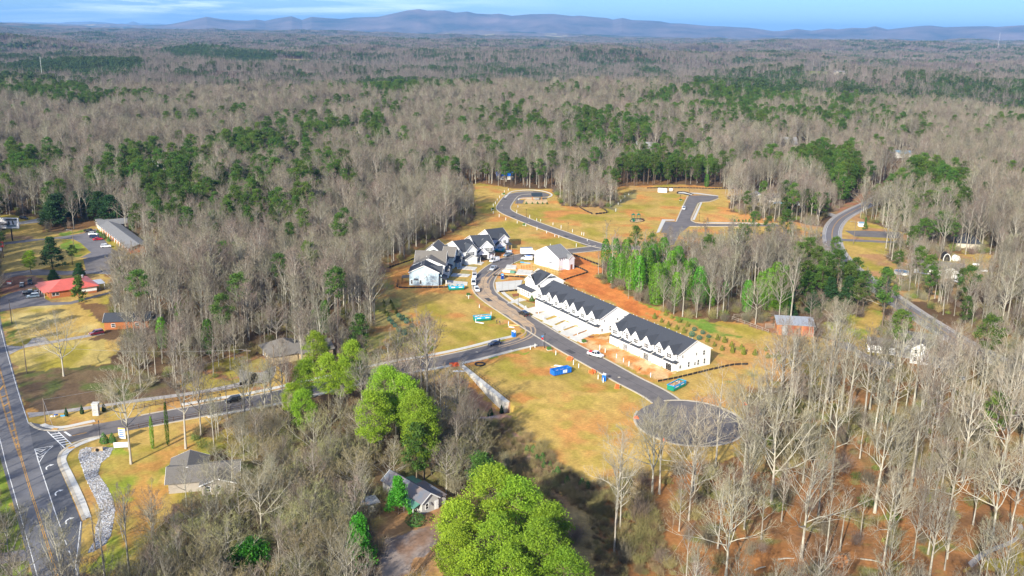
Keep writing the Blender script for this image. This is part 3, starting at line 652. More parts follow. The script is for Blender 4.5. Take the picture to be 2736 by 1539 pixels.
# turning circles
def disc(name, c, rx, ry, m, z, kerbw=True, n=40):
    p = [(c[0] + rx * math.cos(2 * math.pi * k / n), c[1] + ry * math.sin(2 * math.pi * k / n)) for k in range(n)]
    flat(name, p, m, z)
    return p
cb = CUL
pb = disc('cul_de_sac', cb, 15, 16, 'asphalt_new', 0.060)
arc = [p for p in pb if not (p[0] < cb[0] - 6 and p[1] > cb[1] + 9)]
k0 = next(i for i in range(len(pb)) if pb[i] not in arc); arc = [pb[(k0 + i) % len(pb)] for i in range(len(pb)) if pb[(k0 + i) % len(pb)] in arc]
kb = MB(); kerb(kb, arc, 0.6, -0.05, 0.16, -1); kb.build('kerb', 'kerb_concrete', kind='structure')
c1, c2 = Z1(1300, 470, 740, 286), None
flat('turning_head', smooth_line(Zq(1300, 470, [(330, 330), (430, 262), (580, 240), (740, 238), (880, 256), (975, 290), (960, 318), (860, 330), (560, 338), (480, 372), (380, 440)]), 2), 'asphalt_new', 0.060)
kb = MB(); kerb(kb, smooth_line(Zq(1300, 470, [(300, 338), (400, 252), (560, 228), (740, 224), (900, 246), (1000, 288), (975, 326), (860, 342), (540, 348), (475, 372)]), 2), 1.2, -0.05, 0.16, 1); kb.build('sidewalk', 'concrete', kind='structure')
flat('mail_pull_in', Zq(1300, 470, [(470, 378), (590, 378), (560, 434), (440, 434)]), 'asphalt_new', 0.062)
# east part: short street and the road to the county road
flat('east_street', Zq(1680, 470, [(940, 308), (1150, 303), (1400, 318), (1390, 348), (1250, 398), (1120, 406), (1070, 430), (1010, 560), (965, 660), (965, 700), (1040, 735), (1150, 748), (1400, 752), (2330, 758), (2340, 792), (1900, 786), (950, 782), (800, 900), (700, 1080), (500, 1090), (590, 920), (600, 895), (500, 885), (560, 710), (740, 714), (780, 640), (860, 470)]), 'asphalt_new', 0.048)
for pts in ([(750, 712), (790, 620), (860, 460), (930, 312)], [(1400, 350), (1260, 402), (1120, 410), (1080, 432), (1020, 560), (975, 660), (972, 700), (1050, 732), (1200, 744), (2330, 750)], [(950, 790), (1400, 793), (1900, 793)]):
    kb = MB(); kerb(kb, smooth_line(Zq(1680, 470, pts), 3), 0.7, -0.05, 0.16, 1); kb.build('kerb', 'kerb_concrete', kind='structure')
flat('sidewalk', Zq(1680, 470, [(1115, 420), (1150, 412), (1030, 690), (990, 690)]), 'concrete', 0.10)
flat('sidewalk', Zq(1680, 470, [(1210, 724), (2010, 732), (2010, 744), (1210, 738)]), 'concrete', 0.10)
flat('sidewalk', Zq(1680, 470, [(520, 680), (720, 684), (715, 700), (575, 702), (480, 880), (430, 892)]), 'concrete', 0.10)
flat('sidewalk', smooth_line(Zq(1680, 470, [(770, 250), (900, 262), (1060, 266), (1250, 290), (1400, 312), (1400, 320), (1200, 300), (1050, 282), (900, 275)]), 3), 'concrete', 0.10)
flat('spray_pad', smooth_line(Zq(1680, 470, [(752, 258), (800, 252), (880, 256), (1010, 290), (960, 304), (880, 290), (770, 282), (752, 270)]), 3), 'wall_concrete', 0.12)
kb = MB(); kerb(kb, smooth_line(Zq(1680, 470, [(1010, 292), (880, 254), (800, 248), (748, 256), (752, 276), (850, 286), (950, 306)]), 3), 0.9, -0.05, 0.5, 1); kb.build('pad_edging', 'silt_fabric', kind='structure')

# sidewalks along the new street
SW = offset(STREET, 7.3)
i0 = min(range(len(STREET)), key=lambda k: dist(STREET[k], T1(1, 1, 1790, 1150))); i1 = min(range(len(STREET)), key=lambda k: dist(STREET[k], T1(1, 1, 1150, 690)))
for a, b in ((min(i0, i1), max(i0, i1)),):
    side = -1
    near = T1(1, 1, 1500, 950)
    if dist(offset(STREET, -7.3)[(a + b) // 2], near) > dist(SW[(a + b) // 2], near): side = 1
    kb = MB(); kerb(kb, offset(STREET[a:b], 6.4 * side), 1.6, -0.02, 0.11, side); kb.build('sidewalk', 'concrete', kind='structure')

# mud tracked over the bend
mb = MB(); ml = smooth_line(Tq(1, 1, [(1450, 1020), (1330, 940), (1190, 850), (1110, 790), (1075, 740), (1070, 690), (1100, 640)]), 2)
ws = [0.4 + 2.6 * math.sin(math.pi * min(1, k / len(ml) * 1.05)) ** 0.7 + 0.5 * math.sin(k * 1.3) for k in range(len(ml))]
strip(mb, offset(ml, [w + 0.9 for w in ws]), offset(ml, [-w for w in ws]), 0.066); mb.build('mud_on_street', 'mud_track', kind='structure')
for off, a0_, a1_ in ((1.7, 0, 60), (-0.4, 0, 60), (-1.9, 0, 60)):
    tl = smooth_line(Tq(1, 1, [(1180, 1165), (1330, 1120), (1420, 1070), (1410, 1010), (1330, 945), (1200, 855), (1100, 775), (1080, 700), (1110, 640), (1190, 575)]), 2)
    mb = MB(); strip(mb, offset(tl, off + 0.28), offset(tl, off - 0.28), 0.068 + 0.001 * off); mb.build('mud_tyre_track', 'mud_track', kind='structure')

# highway on the left
def hw(pts): return smooth_line(Tq(0, 2, pts), 3)
HW_L = hw([(-190, -420), (-95, 60), (0, 420), (45, 605), (130, 905), (240, 1300), (284, 1460), (350, 1700)])
HW_R = hw([(-40, -600), (40, -280), (125, 20), (165, 150), (214, 298)])
flat('highway', Tq(0, 2, [(-240, -420), (-140, 60), (-40, 420), (15, 605), (100, 905), (205, 1300), (250, 1460), (300, 1700), (680, 1700), (600, 1449), (595, 1380), (622, 1040), (600, 1020), (480, 720), (432, 600), (430, 560), (450, 515), (490, 480), (480, 330), (215, 290), (130, 0), (60, -250), (-20, -600)]), 'asphalt_old', 0.036)
flat('turn_lane', Tq(0, 2, [(218, 300), (300, 345), (420, 360), (480, 355), (500, 478), (452, 515), (432, 560), (436, 610), (484, 720), (612, 1030), (575, 1400), (596, 1449), (470, 1449), (460, 1080), (300, 600), (250, 470)]), 'asphalt_lane', 0.044)
def paint(name, line, w, m, z=0.056):
    mb = MB(); strip(mb, offset(line, w / 2), offset(line, -w / 2), z); return mb.build(name, m, kind='structure')
paint('edge_line', HW_L, 0.16, 'paint_white'); paint('edge_line', HW_R, 0.16, 'paint_white')
yl = hw([(-60, -140), (0, 80), (60, 290), (110, 440), (150, 550)]); yr = hw([(-20, -180), (30, 0), (75, 180), (120, 370), (162, 550)])
for l_ in (offset(yl, 0.12), offset(yl, -0.12), offset(yr, 0.12), offset(yr, -0.12)): paint('centre_line', l_, 0.11, 'paint_yellow')
yc = hw([(156, 548), (200, 700), (260, 900), (330, 1125), (430, 1449), (500, 1700)])
for s_ in (0.17, -0.17): paint('centre_line', offset(yc, s_), 0.13, 'paint_yellow')
for t in [(-12, 60, 26, 12), (2, 105, 45, 88), (25, 170, 62, 148), (48, 225, 80, 210), (68, 293, 95, 280), (86, 360, 115, 345), (104, 415, 128, 405), (118, 460, 140, 452), (130, 500, 150, 492)]:
    a, b = T1(0, 2, t[0], t[1]), T1(0, 2, t[2], t[3]); paint('median_hatch', [a, b], 0.45, 'paint_yellow', 0.060)
ll = hw([(262, 490), (280, 545), (295, 600), (350, 765), (410, 950), (456, 1080)]); paint('lane_line', ll, 0.17, 'paint_white')
dl = hw([(460, 1095), (490, 1180), (520, 1260), (548, 1330), (572, 1400), (600, 1490)])
for k in range(0, len(dl) - 1): paint('lane_dash', [dl[k], lerp(dl[k], dl[k + 1], 0.42)], 0.2, 'paint_white')
paint('edge_line', hw([(610, 1040), (590, 1220), (570, 1400), (588, 1460), (660, 1700)]), 0.16, 'paint_white')
# chevron island
A_, B_, C_ = T1(0, 2, 262, 492), T1(0, 2, 402, 468), T1(0, 2, 293, 598)
for p in ([A_, B_], [B_, T1(0, 2, 345, 520), C_], [A_, C_]): paint('island_line', smooth_line(p, 1) if len(p) > 2 else p, 0.17, 'paint_white', 0.060)
for a, b, c in (((272, 502), (310, 512), (370, 478)), ((275, 520), (305, 535), (345, 510)), ((280, 545), (302, 556), (325, 538)), ((268, 497), (330, 498), (385, 472))):
    paint('island_chevron', Tq(0, 2, [a, b, c]), 0.22, 'paint_white', 0.064)
# turn arrows
def arrow(px, py):
    o = T1(0, 2, px, py); a = math.atan2(T1(0, 2, 293, 598)[1] - T1(0, 2, 456, 1080)[1], T1(0, 2, 293, 598)[0] - T1(0, 2, 456, 1080)[0])
    f = lambda u, v: (o[0] + u * math.cos(a) + v * math.sin(a), o[1] + u * math.sin(a) - v * math.cos(a))
    mb = MB(); st = [f(-1.5, -0.75), f(-0.3, -0.72), f(0.45, -0.3), f(0.75, 0.25)]; st = smooth_line(st, 0.3)
    strip(mb, offset(st, 0.16), offset(st, -0.16), 0.058)
    h = 0.058; t = [f(1.25, 0.2), f(0.75, 1.2), f(0.2, 0.3)]; mb.add([(p[0], p[1], gz(*p) + h) for p in t], [(0, 1, 2)])
    mb.build('turn_arrow', 'paint_white', kind='structure')
for p in ((372, 625), (442, 818), (522, 1030)): arrow(*p)
# crossing and stop bar
for a, b, w in (((358, 360), (492, 488), .25), ((440, 362), (545, 460), .25)): paint('crossing_line', Tq(0, 2, [a, b]), w, 'paint_white', 0.062)
for k in range(6):
    t = (k + 0.5) / 6.3; a = lerp(T1(0, 2, 372, 374), T1(0, 2, 480, 476), t); b = lerp(T1(0, 2, 442, 366), T1(0, 2, 540, 462), t)
    paint('crossing_bar', [a, b], 0.45, 'paint_white', 0.060)
paint('stop_bar', Tq(0, 2, [(488, 362), (536, 395)]), 0.6, 'paint_white', 0.062)
for s_ in (0.13, -0.13): paint('centre_line', offset(Tq(0, 2, [(542, 392), (600, 380), (655, 368)]), s_), 0.12, 'paint_yellow', 0.060)
# kerbs and sidewalks at the mouth
def kb_line(name, pts, w, z1, m='kerb_concrete', side=1, z0=-0.05, mode='z'):
    l_ = smooth_line(Tq(0, 2, pts), 1.2); kb = MB(); kerb(kb, l_, w, z0, z1, side); return kb.build(name, m, kind='structure')
kb_line('kerb', [(214, 296), (240, 322), (290, 345), (360, 356), (440, 356), (540, 340), (700, 312)], 0.7, 0.16)
kb_line('sidewalk', [(300, 312), (345, 330), (430, 338), (520, 328), (640, 302), (720, 285)], 1.5, 0.13, 'concrete')
kb_line('kerb', [(622, 1032), (560, 880), (480, 700), (438, 610), (432, 565), (450, 520), (490, 485), (560, 444), (650, 412), (780, 388)], 0.8, 0.16, side=-1)
kb_line('sidewalk', [(690, 1005), (640, 870), (560, 700), (512, 610), (500, 570), (512, 535), (545, 500), (600, 468), (700, 428), (800, 398)], 1.6, 0.13, 'concrete', side=1)
for x_, y_, r_ in ((415, 343, -.1), (540, 483, .5)):
    p = T1(0, 2, x_, y_); mb = MB(); mb.box(-.75, .75, -.5, .5, .13, .16); o = mb.build('tactile_pad', 'paint_yellow', kind='structure'); o.location = (p[0], p[1], 0); o.rotation_euler[2] = r_
NS = offset(ENTR, 7.2)
flipn = 1 if NS[len(NS) // 2][1] > ENTR[len(NS) // 2][1] else -1
kb = MB(); kerb(kb, offset(ENTR, 6.2 * flipn)[14:], 1.8, -0.02, 0.12, flipn); kb.build('sidewalk', 'concrete', kind='structure')
kb = MB(); kerb(kb, offset(ENTR, -5.3 * flipn)[16:74], 0.9, -0.02, 0.30, -flipn); kb.build('road_parapet', 'concrete', kind='structure')

# county road on the right
CTY = smooth_line(Tq(2, 1, [(1700, -120), (1560, -20), (1440, 70), (1310, 132), (1205, 190), (1150, 245), (1128, 310), (1135, 390), (1172, 470), (1270, 575), (1440, 700), (1600, 812), (1750, 915), (1900, 1010), (2150, 1160), (2500, 1330), (3000, 1550)]), 3)
road('county_road', CTY, 7.4, 'asphalt_county', 0.040, kerbs=False)
mb = MB(); strip(mb, offset(CTY, 5.2), offset(CTY, -5.2), 0.018); mb.build('road_shoulder', 'gravel_drive', kind='structure')
for s_ in (3.3, -3.3): paint('edge_line', offset(CTY, s_), 0.16, 'paint_white', 0.050)
for s_ in (0.14, -0.14): paint('centre_line', offset(CTY, s_), 0.13, 'paint_yellow', 0.050)

# drives and lots
flat('motel_parking', Zq(0, 560, [(740, 450), (1100, 400), (1290, 375), (1500, 300), (1560, 400), (1760, 620), (1960, 720), (1600, 760), (1260, 750), (1420, 670), (1260, 520), (1140, 460), (900, 455), (640, 480), (0, 560), (0, 520), (500, 460)]), 'asphalt_county', 0.030)
flat('side_lane', Zq(0, 560, [(0, 1010), (290, 960), (620, 930), (1000, 960), (1700, 950), (2180, 1000), (2180, 1040), (1500, 1000), (980, 1020), (280, 1030), (0, 1100)]), 'asphalt_county', 0.030)
flat('diner_parking', Zq(0, 560, [(0, 1380), (120, 1320), (330, 1260), (640, 1240), (700, 1390), (800, 1449), (1090, 1440), (1700, 1290), (1740, 1300), (1100, 1480), (500, 1510), (150, 1560), (0, 1600)]), 'asphalt_county', 0.030)
flat('upper_lane', Zq(0, 560, [(0, 180), (330, 190), (640, 130), (640, 200), (340, 230), (0, 230)]), 'gravel_drive', 0.030)
flat('driveway', smooth_line(Zq(0, 780, [(95, 830), (330, 850), (450, 790), (520, 720), (700, 700), (760, 770), (1000, 730), (1300, 680), (1620, 640), (1630, 660), (1380, 705), (1000, 770), (720, 820), (400, 870), (250, 930), (150, 980)]), 2), 'gravel_drive', 0.034)
flat('driveway', smooth_line(Tq(0, 2, [(205, 215), (330, 210), (620, 175), (900, 135), (1100, 105), (1500, 50), (1850, -25), (1900, -90), (1950, -60), (1900, 0), (1600, 60), (1250, 110), (900, 155), (620, 200), (340, 235), (220, 255)]), 2), 'gravel_drive', 0.034)
flat('driveway', smooth_line(Zq(640, 840, [(0, 850), (150, 895), (350, 905), (450, 840), (560, 800), (560, 900), (480, 1040), (250, 1080), (0, 1110)]), 2), 'gravel_drive', 0.034)
flat('driveway', Zq(2240, 560, [(-20, 450), (500, 480), (960, 500), (960, 530), (500, 508), (-20, 490)]), 'asphalt_county', 0.036)
flat('driveway', Zq(2240, 560, [(100, 330), (370, 330), (960, 350), (960, 450), (260, 420)]), 'asphalt_new', 0.036)
flat('driveway', Tq(2, 1, [(960, 120), (1180, 175), (1160, 195), (950, 140)]), 'gravel_drive', 0.036)
flat('driveway', Tq(0, 2, [(-60, 1290), (180, 1250), (235, 1330), (60, 1350), (-60, 1380)]), 'asphalt_county', 0.040)
flat('driveway', smooth_line(Tq(2, 2, [(2150, 1350), (2250, 1270), (2400, 1210), (2490, 1170), (2540, 1110), (2520, 1060), (2560, 1060), (2570, 1120), (2500, 1200), (2300, 1290), (2180, 1390)]), 1), 'gravel_drive', 0.034)
flat('garden_pad', Tq(2, 1, [(1180, 1140), (1250, 1135), (1320, 1170), (1300, 1210), (1200, 1180)]), 'gravel_drive', 0.034)
flat('driveway', Tq(2, 1, [(1300, 1180), (1480, 1260), (1600, 1300), (1580, 1340), (1300, 1240)]), 'gravel_drive', 0.034)
flat('parking_court', Zq(0, 560, [(1300, 770), (1420, 745), (1700, 720), (1900, 800), (1700, 960), (1340, 950)]), 'asphalt_new', 0.036)

# repairs, seams and lids in the streets
defm('asphalt_patch', (0.075, 0.072, 0.075), 0.95, var=0.2, scale=0.8); defm('seam_tar', (0.05, 0.05, 0.052), 0.8)
for ln, ks in ((STREET, (30, 62, 95)), (LOOP, (20, 48, 75)), (ENTR, (35, 70, 105))):
    for k in ks:
        if k + 3 < len(ln): mb = MB(); s_ = ln[k:k + 3]; strip(mb, offset(s_, 2.9), offset(s_, .9), .072); mb.build('asphalt_patch', 'asphalt_patch', kind='structure')
    mb = MB(); strip(mb, offset(ln, .06), offset(ln, -.06), .070); mb.build('paving_seam', 'seam_tar', kind='structure')
for ln, ks in ((STREET, (18, 52, 84, 120)), (LOOP, (12, 40, 66, 96)), (ENTR, (28, 60, 98))):
    for k in ks:
        if k < len(ln): c_ = offset(ln, 1.2)[k]; mb = MB(); mb.cyl((c_[0], c_[1]), .45, .05, .085, 12); mb.build('manhole_cover', 'kerb_concrete', kind='structure')
# ------------------------------------------------------------------ buildings
_cache = {}
class House:
    """a building in its own frame: x along its front, y into its depth, z up"""
    def __init__(s, name, label, cat, p, ang, group=None):
        s.r = thing(name, label, cat, p, ang, group)
    def part(s, name, mb, m, parent=None): return mb.build(name, m, parent or s.r)
    def block(s, x0, x1, y0, y1, eave, ridge, axis='x', wall='white_siding', roof='charcoal_shingle', over=0.45, z0=0.0, name='wall', rname='roof', hip=0.0, rpos=0.5, th=0.18, trim=True, clip=0.0):
        """gabled or hipped volume; axis = direction of the ridge; hip = how far each ridge end is pulled in; clip = height cut off the gable tips"""
        W = MB()
        if axis == 'x': a0, a1, b0, b1 = y0, y1, x0, x1
        else: a0, a1, b0, b1 = x0, x1, y0, y1
        def P(b, a, z): return (b, a, z) if axis == 'x' else (a, b, z)
        am = a0 + (a1 - a0) * rpos; W_v = []
        for b in (b0, b1): W_v += [P(b, a0, z0), P(b, a1, z0), P(b, a1, eave), P(b, am, ridge - .02) if not hip else P(b, am, eave), P(b, a0, eave)]
        W.add(W_v, [(0, 1, 2, 3, 4), (9, 8, 7, 6, 5), (0, 4, 9, 5), (1, 6, 7, 2)]); s.part(name, W, wall)
        Rf = MB(); o = over; sl0 = (ridge - eave) / max(.01, am - a0); sl1 = (ridge - eave) / max(.01, a1 - am)
        e0, e1 = eave - sl0 * o, eave - sl1 * o
        for sgn, ae, ze in ((0, a0 - o, e0), (1, a1 + o, e1)):
            q = [P(b0 - o, ae, ze), P(b1 + o, ae, ze), P(b1 + o - (hip + o if hip else clip), am, ridge), P(b0 - o + (hip + o if hip else clip), am, ridge)]
            n = [(c[0], c[1], c[2] + th) for c in q]
            Rf.add(q + n, [(0, 1, 2, 3), (7, 6, 5, 4), (0, 4, 5, 1), (1, 5, 6, 2), (2, 6, 7, 3), (3, 7, 4, 0)])
        if hip or clip:
            pull = hip + o if hip else clip
            for be, d in ((b0 - o, 1), (b1 + o, -1)):
                if hip: q = [P(be, a0 - o, e0), P(be, a1 + o, e1), P(be + d * pull, am, ridge)]
                else:
                    k = .45; q = [P(be, am - (am - a0) * k, ridge - (ridge - eave) * k), P(be, am + (a1 - am) * k, ridge - (ridge - eave) * k), P(be + d * pull, am, ridge)]
                Rf.add([(c[0], c[1], c[2] + th + .004) for c in q], [(0, 1, 2)])
        s.part(rname, Rf, roof)
        if trim and not hip:
            for b, d in ((b0 - o, -1), (b1 + o, 1)):
                Tm = MB()
                for ae, ze in ((a0 - o, e0), (a1 + o, e1)):
                    Tm.beam(P(b + d * .03, ae, ze + .05), P(b + d * .03, am, ridge + .05), .06 if axis == 'x' else .06, .26)
                s.part('rake_trim', Tm, 'white_trim')
    def lean(s, x0, x1, y0, y1, z_low, z_high, roof='charcoal_shingle', wall=None, low='front', z0=0.0, over=.25, th=.14, posts=0, pm='white_trim'):
        """single-slope roof, low side to the front; with walls, or on posts"""
        R_ = MB(); zl, zh = (z_low, z_high) if low == 'front' else (z_high, z_low)
        q = [(x0 - over, y0 - over, zl), (x1 + over, y0 - over, zl), (x1 + over, y1, zh), (x0 - over, y1, zh)]; n = [(a, b, c + th) for a, b, c in q]
        R_.add(q + n, [(0, 1, 2, 3), (7, 6, 5, 4), (0, 4, 5, 1), (1, 5, 6, 2), (2, 6, 7, 3), (3, 7, 4, 0)]); s.part('lower_roof', R_, roof)
        if wall:
            W = MB(); q = [(x0, y0, z0), (x1, y0, z0), (x1, y1, z0), (x0, y1, z0), (x0, y0, zl), (x1, y0, zl), (x1, y1, zh), (x0, y1, zh)]
            W.add(q, [(0, 3, 2, 1), (4, 5, 6, 7), (0, 1, 5, 4), (1, 2, 6, 5), (2, 3, 7, 6), (3, 0, 4, 7)]); s.part('wall', W, wall)
        for k in range(posts):
            x = x0 + .1 + (x1 - x0 - .2) * k / max(1, posts - 1); Pm = MB(); Pm.box(x - .09, x + .09, y0 + .02, y0 + .2, 0, zl); s.part('porch_post', Pm, pm)
    def face(s, f, u, z, at):
        """place in a wall: f = front / back / left / right; u along the wall, at = the wall's plane"""
        return {'front': ((u, at, z), 0.0), 'back': ((u, at, z), math.pi), 'left': ((at, u, z), -math.pi / 2), 'right': ((at, u, z), math.pi / 2)}[f]
    def window(s, f, u, z, at, w=.9, h=1.5, n=1, bars=1, trim='white_trim'):
        key = ('win', w, h, n, bars, trim)
        if key not in _cache:
            F = MB(); t = .09; W_ = w * n; 
            F.box(-W_ / 2 - t, -W_ / 2, -.07, .02, -t, h + t); F.box(W_ / 2, W_ / 2 + t, -.07, .02, -t, h + t); F.box(-W_ / 2, W_ / 2, -.07, .02, h, h + t); F.box(-W_ / 2, W_ / 2, -.10, .02, -t, 0)
            for k in range(1, n): F.box(-W_ / 2 + w * k - .05, -W_ / 2 + w * k + .05, -.07, .02, 0, h)
            if bars: F.box(-W_ / 2, W_ / 2, -.06, .0, h / 2 - .04, h / 2 + .04)
            Gm = MB(); Gm.box(-W_ / 2, W_ / 2, -.03, .0, 0, h)
            _cache[key] = (F.mesh('window_frame', trim), Gm.mesh('pane', 'window_glass'))
        loc, rz = s.face(f, u, z, at); o = put('window', _cache[key][0], s.r, loc, rz); put('pane', _cache[key][1], o); return o
    def door(s, f, u, at, w=.95, h=2.1, m='white_trim', z=0.05):
        key = ('door', w, h, m)
        if key not in _cache:
            D_ = MB(); D_.box(-w / 2 - .08, w / 2 + .08, -.06, .02, 0, h + .08); D_.box(-w / 2 + .12, w / 2 - .12, -.08, -.06, .25, h * .45); D_.box(-w / 2 + .12, w / 2 - .12, -.08, -.06, h * .55, h - .2)
            K = MB(); K.cyl((w / 2 - .1, -.10), .04, h * .45, h * .45 + .08, 6); _cache[key] = (D_.mesh('door', m), K.mesh('handle', 'black_metal'))
        loc, rz = s.face(f, u, z, at); o = put('door', _cache[key][0], s.r, loc, rz); put('handle', _cache[key][1], o); return o
    def garage(s, f, u, at, w=4.9, h=2.3, m='garage_white', closed_=True, z=0.03):
        key = ('gar', w, h, m, closed_)
        if key not in _cache:
            fr = MB(); fr.box(-w / 2 - .15, -w / 2, -.09, .02, 0, h + .15); fr.box(w / 2, w / 2 + .15, -.09, .02, 0, h + .15); fr.box(-w / 2, w / 2, -.09, .02, h, h + .15)
            pn = MB(); pn.box(-w / 2, w / 2, -.05 if closed_ else .0, .0 if closed_ else .01, 0, h / 4 - .025)
            _cache[key] = (fr.mesh('garage_door', 'white_trim'), pn.mesh('door_panel', m if closed_ else 'opening_shade'))  # open garages have no door: dark sheets painted as the shade inside
        loc, rz = s.face(f, u, z, at); o = put('garage_door', _cache[key][0], s.r, loc, rz)
        for k in range(4): put('door_panel', _cache[key][1], o, (0, 0, k * h / 4))
        return o
    def pipe(s, x, y, z, h=.7):
        p = MB(); p.cyl((x, y), .10, z - .4, z + h, 6); return s.part('vent_pipe', p, 'pvc_white')

# ---- town house rows -------------------------------------------------
def town_row(label, p, ang, n, w, depth, last_front=True, eave=5.7, ridge=9.3, unfinished=False, kinds=None, endwin=True):
    H = House('town_house_row', label, 'town houses', p, ang, 'white town house rows'); Lx = n * w; gd = 1.6
    H.block(0, Lx, gd, depth, eave, ridge, 'x', rpos=.52, over=.35)
    for k in range(n):
        x0 = k * w; kd = (kinds or 'tgtgtgtg')[k]; xc = x0 + w * .45
        # garage bay with its pent roof
        H.lean(x0 + .25, x0 + w * .86, 0, gd, 2.75, 3.35, wall='white_siding', over=.18)
        H.garage('front', x0 + w * .55 - .0, 0, w * .5, 2.2, closed_=not (unfinished and k % 2))
        # upper gabled front
        gw = w * (.66 if kd == 't' else .60); gx = x0 + .3 + (w * .04 if kd == 't' else w * .16); gh = 7.9 if kd == 't' else 7.5
        gy = .55 if kd == 't' else .95
        Wb = MB(); xm = gx + gw / 2; Wb.add([(gx, gy, 3.3), (gx + gw, gy, 3.3), (gx + gw, gy, 5.75), (xm, gy, gh), (gx, gy, 5.75), (gx, gd, 3.3), (gx + gw, gd, 3.3), (gx + gw, gd, 5.75), (gx, gd, 5.75)], [(0, 1, 2, 3, 4), (0, 4, 8, 5), (1, 6, 7, 2), (0, 5, 6, 1)]); H.part('front_gable', Wb, 'white_siding')
        sl = (gh - 5.75) / (gw / 2); yb = gd + (gh - eave) / ((ridge - eave) / (depth * .5)) - .3; o = .3
        for sg in (-1, 1):
            Rm = MB(); xe = xm + sg * (gw / 2 + o); ze = 5.75 - sl * o; ye = gd + .1
            q = [(xe, gy - o, ze), (xm, gy - o, gh), (xm, yb, gh), (xe, ye, ze)]; t = [(a, b, c + .14) for a, b, c in q]
            Rm.add(q + t, [(0, 1, 2, 3), (7, 6, 5, 4), (0, 4, 5, 1), (1, 5, 6, 2), (2, 6, 7, 3), (3, 7, 4, 0)]); H.part('gable_roof', Rm, 'charcoal_shingle')
            Tm = MB(); Tm.beam((xe, gy - o - .03, ze + .03), (xm, gy - o - .03, gh + .03), .07, .30); H.part('rake_trim', Tm, 'white_trim')
        if kd == 's': # small pent between window and gable tip
            Pm = MB(); Pm.box(gx + .1, gx + gw - .1, gy - .35, gy, 5.7, 5.82); H.part('small_roof', Pm, 'charcoal_shingle')
        H.window('front', xm, 3.9, gy, .75, 1.45, 3 if kd == 't' else 2); 
        if x0 + w - .55 > gx + gw + .3: H.window('front', x0 + w - .5, 3.9, gd, .6, 1.4)
        H.door('front', x0 + w * .94, gd, .8, 2.1)
        for q in (0.3, 0.62): H.pipe(x0 + w * q, depth * .52 + .9, ridge - .4, .75)
    if endwin:
        for y, z in ((3.4, 4.4), (9.3, 4.3), (12.6, 3.9)): H.window('right', y, z, Lx, .8 if y > 12 else .55, 1.5 if y > 12 else .8)
        for y, z, hh in ((2.6, .9, 1.0), (6.2, .8, 1.7), (8.9, 1.0, .9), (10.3, .8, 1.7), (13.0, .8, 1.7)): H.window('right', y, z, Lx, .7, hh)
    H.lean(Lx - w * .13, Lx + .1, .4, gd, 2.8, 3.3, over=.2)
    return H
ANG_A, ANG_B = math.radians(-59.5), math.radians(-58.0)
pA = (9.2, 363.6); pB = (34.4, 318.6)
rowA = town_row('white town house row with seven front gables, joined beside the corner house', pA, ANG_A, 7, 6.0, 15.2, kinds='tststtt')
rowB = town_row('white end row of six town houses above bare orange dirt, windows in its end wall', pB, ANG_B, 6, 5.7, 15.6, unfinished=True, kinds='tsttst')
# corner house at the head of the row
H = House('corner_house', 'white corner house with dark clipped gables and a porch, heading the row', 'house', (4.0, 381.5), ANG_A)
H.block(0, 9.4, 1.8, 14.5, 5.9, 9.6, 'x', clip=1.8, rpos=.5)
H.block(1.0, 8.6, 1.2, 7, 5.9, 9.0, 'y', over=.35, clip=1.5, name='front_gable', rname='gable_roof')
H.lean(.2, 9.0, -.9, 1.2, 2.7, 3.5, wall='white_siding'); H.lean(-1.8, .2, -.9, 3.5, 2.7, 3.5, posts=3)
for u in (2.5, 4.8, 7.1): H.window('front', u, 3.9, 1.2, .6, 1.5)
for u in (2.0, 3.6, 5.2, 7.2): H.window('front', u, .7, -.9, .8, 1.7)
for y, z, a_, b_ in ((2.6, 3.9, .9, 1.5), (8.6, 5.2, .9, 1.5), (11.4, 4.9, .45, .5), (12.3, 4.9, .45, .5)): H.window('right', y, z, 9.4, a_, b_)
H.block(9.4, 11.2, 3.2, 8.4, 2.8, 4.0, 'y', over=.3, name='side_wing', rname='side_roof'); H.pipe(4, 9, 9)
# houses of the left row
def plot_house(label, p, ang, w, d, eave, ridge, wall, roof, porch=True, gable=True, front=None, gar_open=False, rpos=.5, wins=()):
    H = House('new_house', label, 'house', p, math.radians(ang), 'new houses of the left row')
    H.block(0, w, 0, d, eave, ridge, 'x', wall, roof, rpos=rpos)
    if front:
        fx0, fx1, fy, fe, fr = front; H.block(fx0, fx1, -fy, 1.0, fe, fr, 'y', wall, roof, over=.3, name='garage_wing', rname='garage_roof'); H.garage('front', (fx0 + fx1) / 2, -fy, min(4.8, (fx1 - fx0) * .8), 2.3, closed_=not gar_open)
    if gable:
        H.block(w * .25, w * .9, -.6, 4, eave, ridge - .9, 'y', wall, roof, over=.35, name='front_gable', rname='gable_roof'); H.window('front', w * .58, 3.7, -.6, .85, 1.5, 3 if w > 7 else 2)
    for f, u, z, at, a_, b_ in wins: H.window(f, u, z, at, a_, b_)
    for k in (.35, .6): H.pipe(w * k, d * .62, ridge - .9)
    return H
H1 = plot_house('pale blue house nearest in the left row, three small windows stepping up its gable wall', (-31.2, 391.6), 91, 9.5, 12.4, 5.8, 8.7, 'pale_blue_siding', 'charcoal_shingle', gable=False,
                wins=[('left', 12.4 - .95, .75, 0, .8, 1.6), ('left', 12.4 - 4.7, .75, 0, .8, 1.6), ('left', 12.4 - 6.2, 3.0, 0, .45, .5), ('left', 12.4 - 7.1, 3.7, 0, .45, .5), ('left', 12.4 - 8.0, 4.4, 0, .45, .5), ('left', 12.4 - 9.7, 1.9, 0, .35, .35), ('left', 12.4 - 10.4, 1.9, 0, .35, .35), ('left', 12.4 - 11.1, 1.9, 0, .35, .35)])
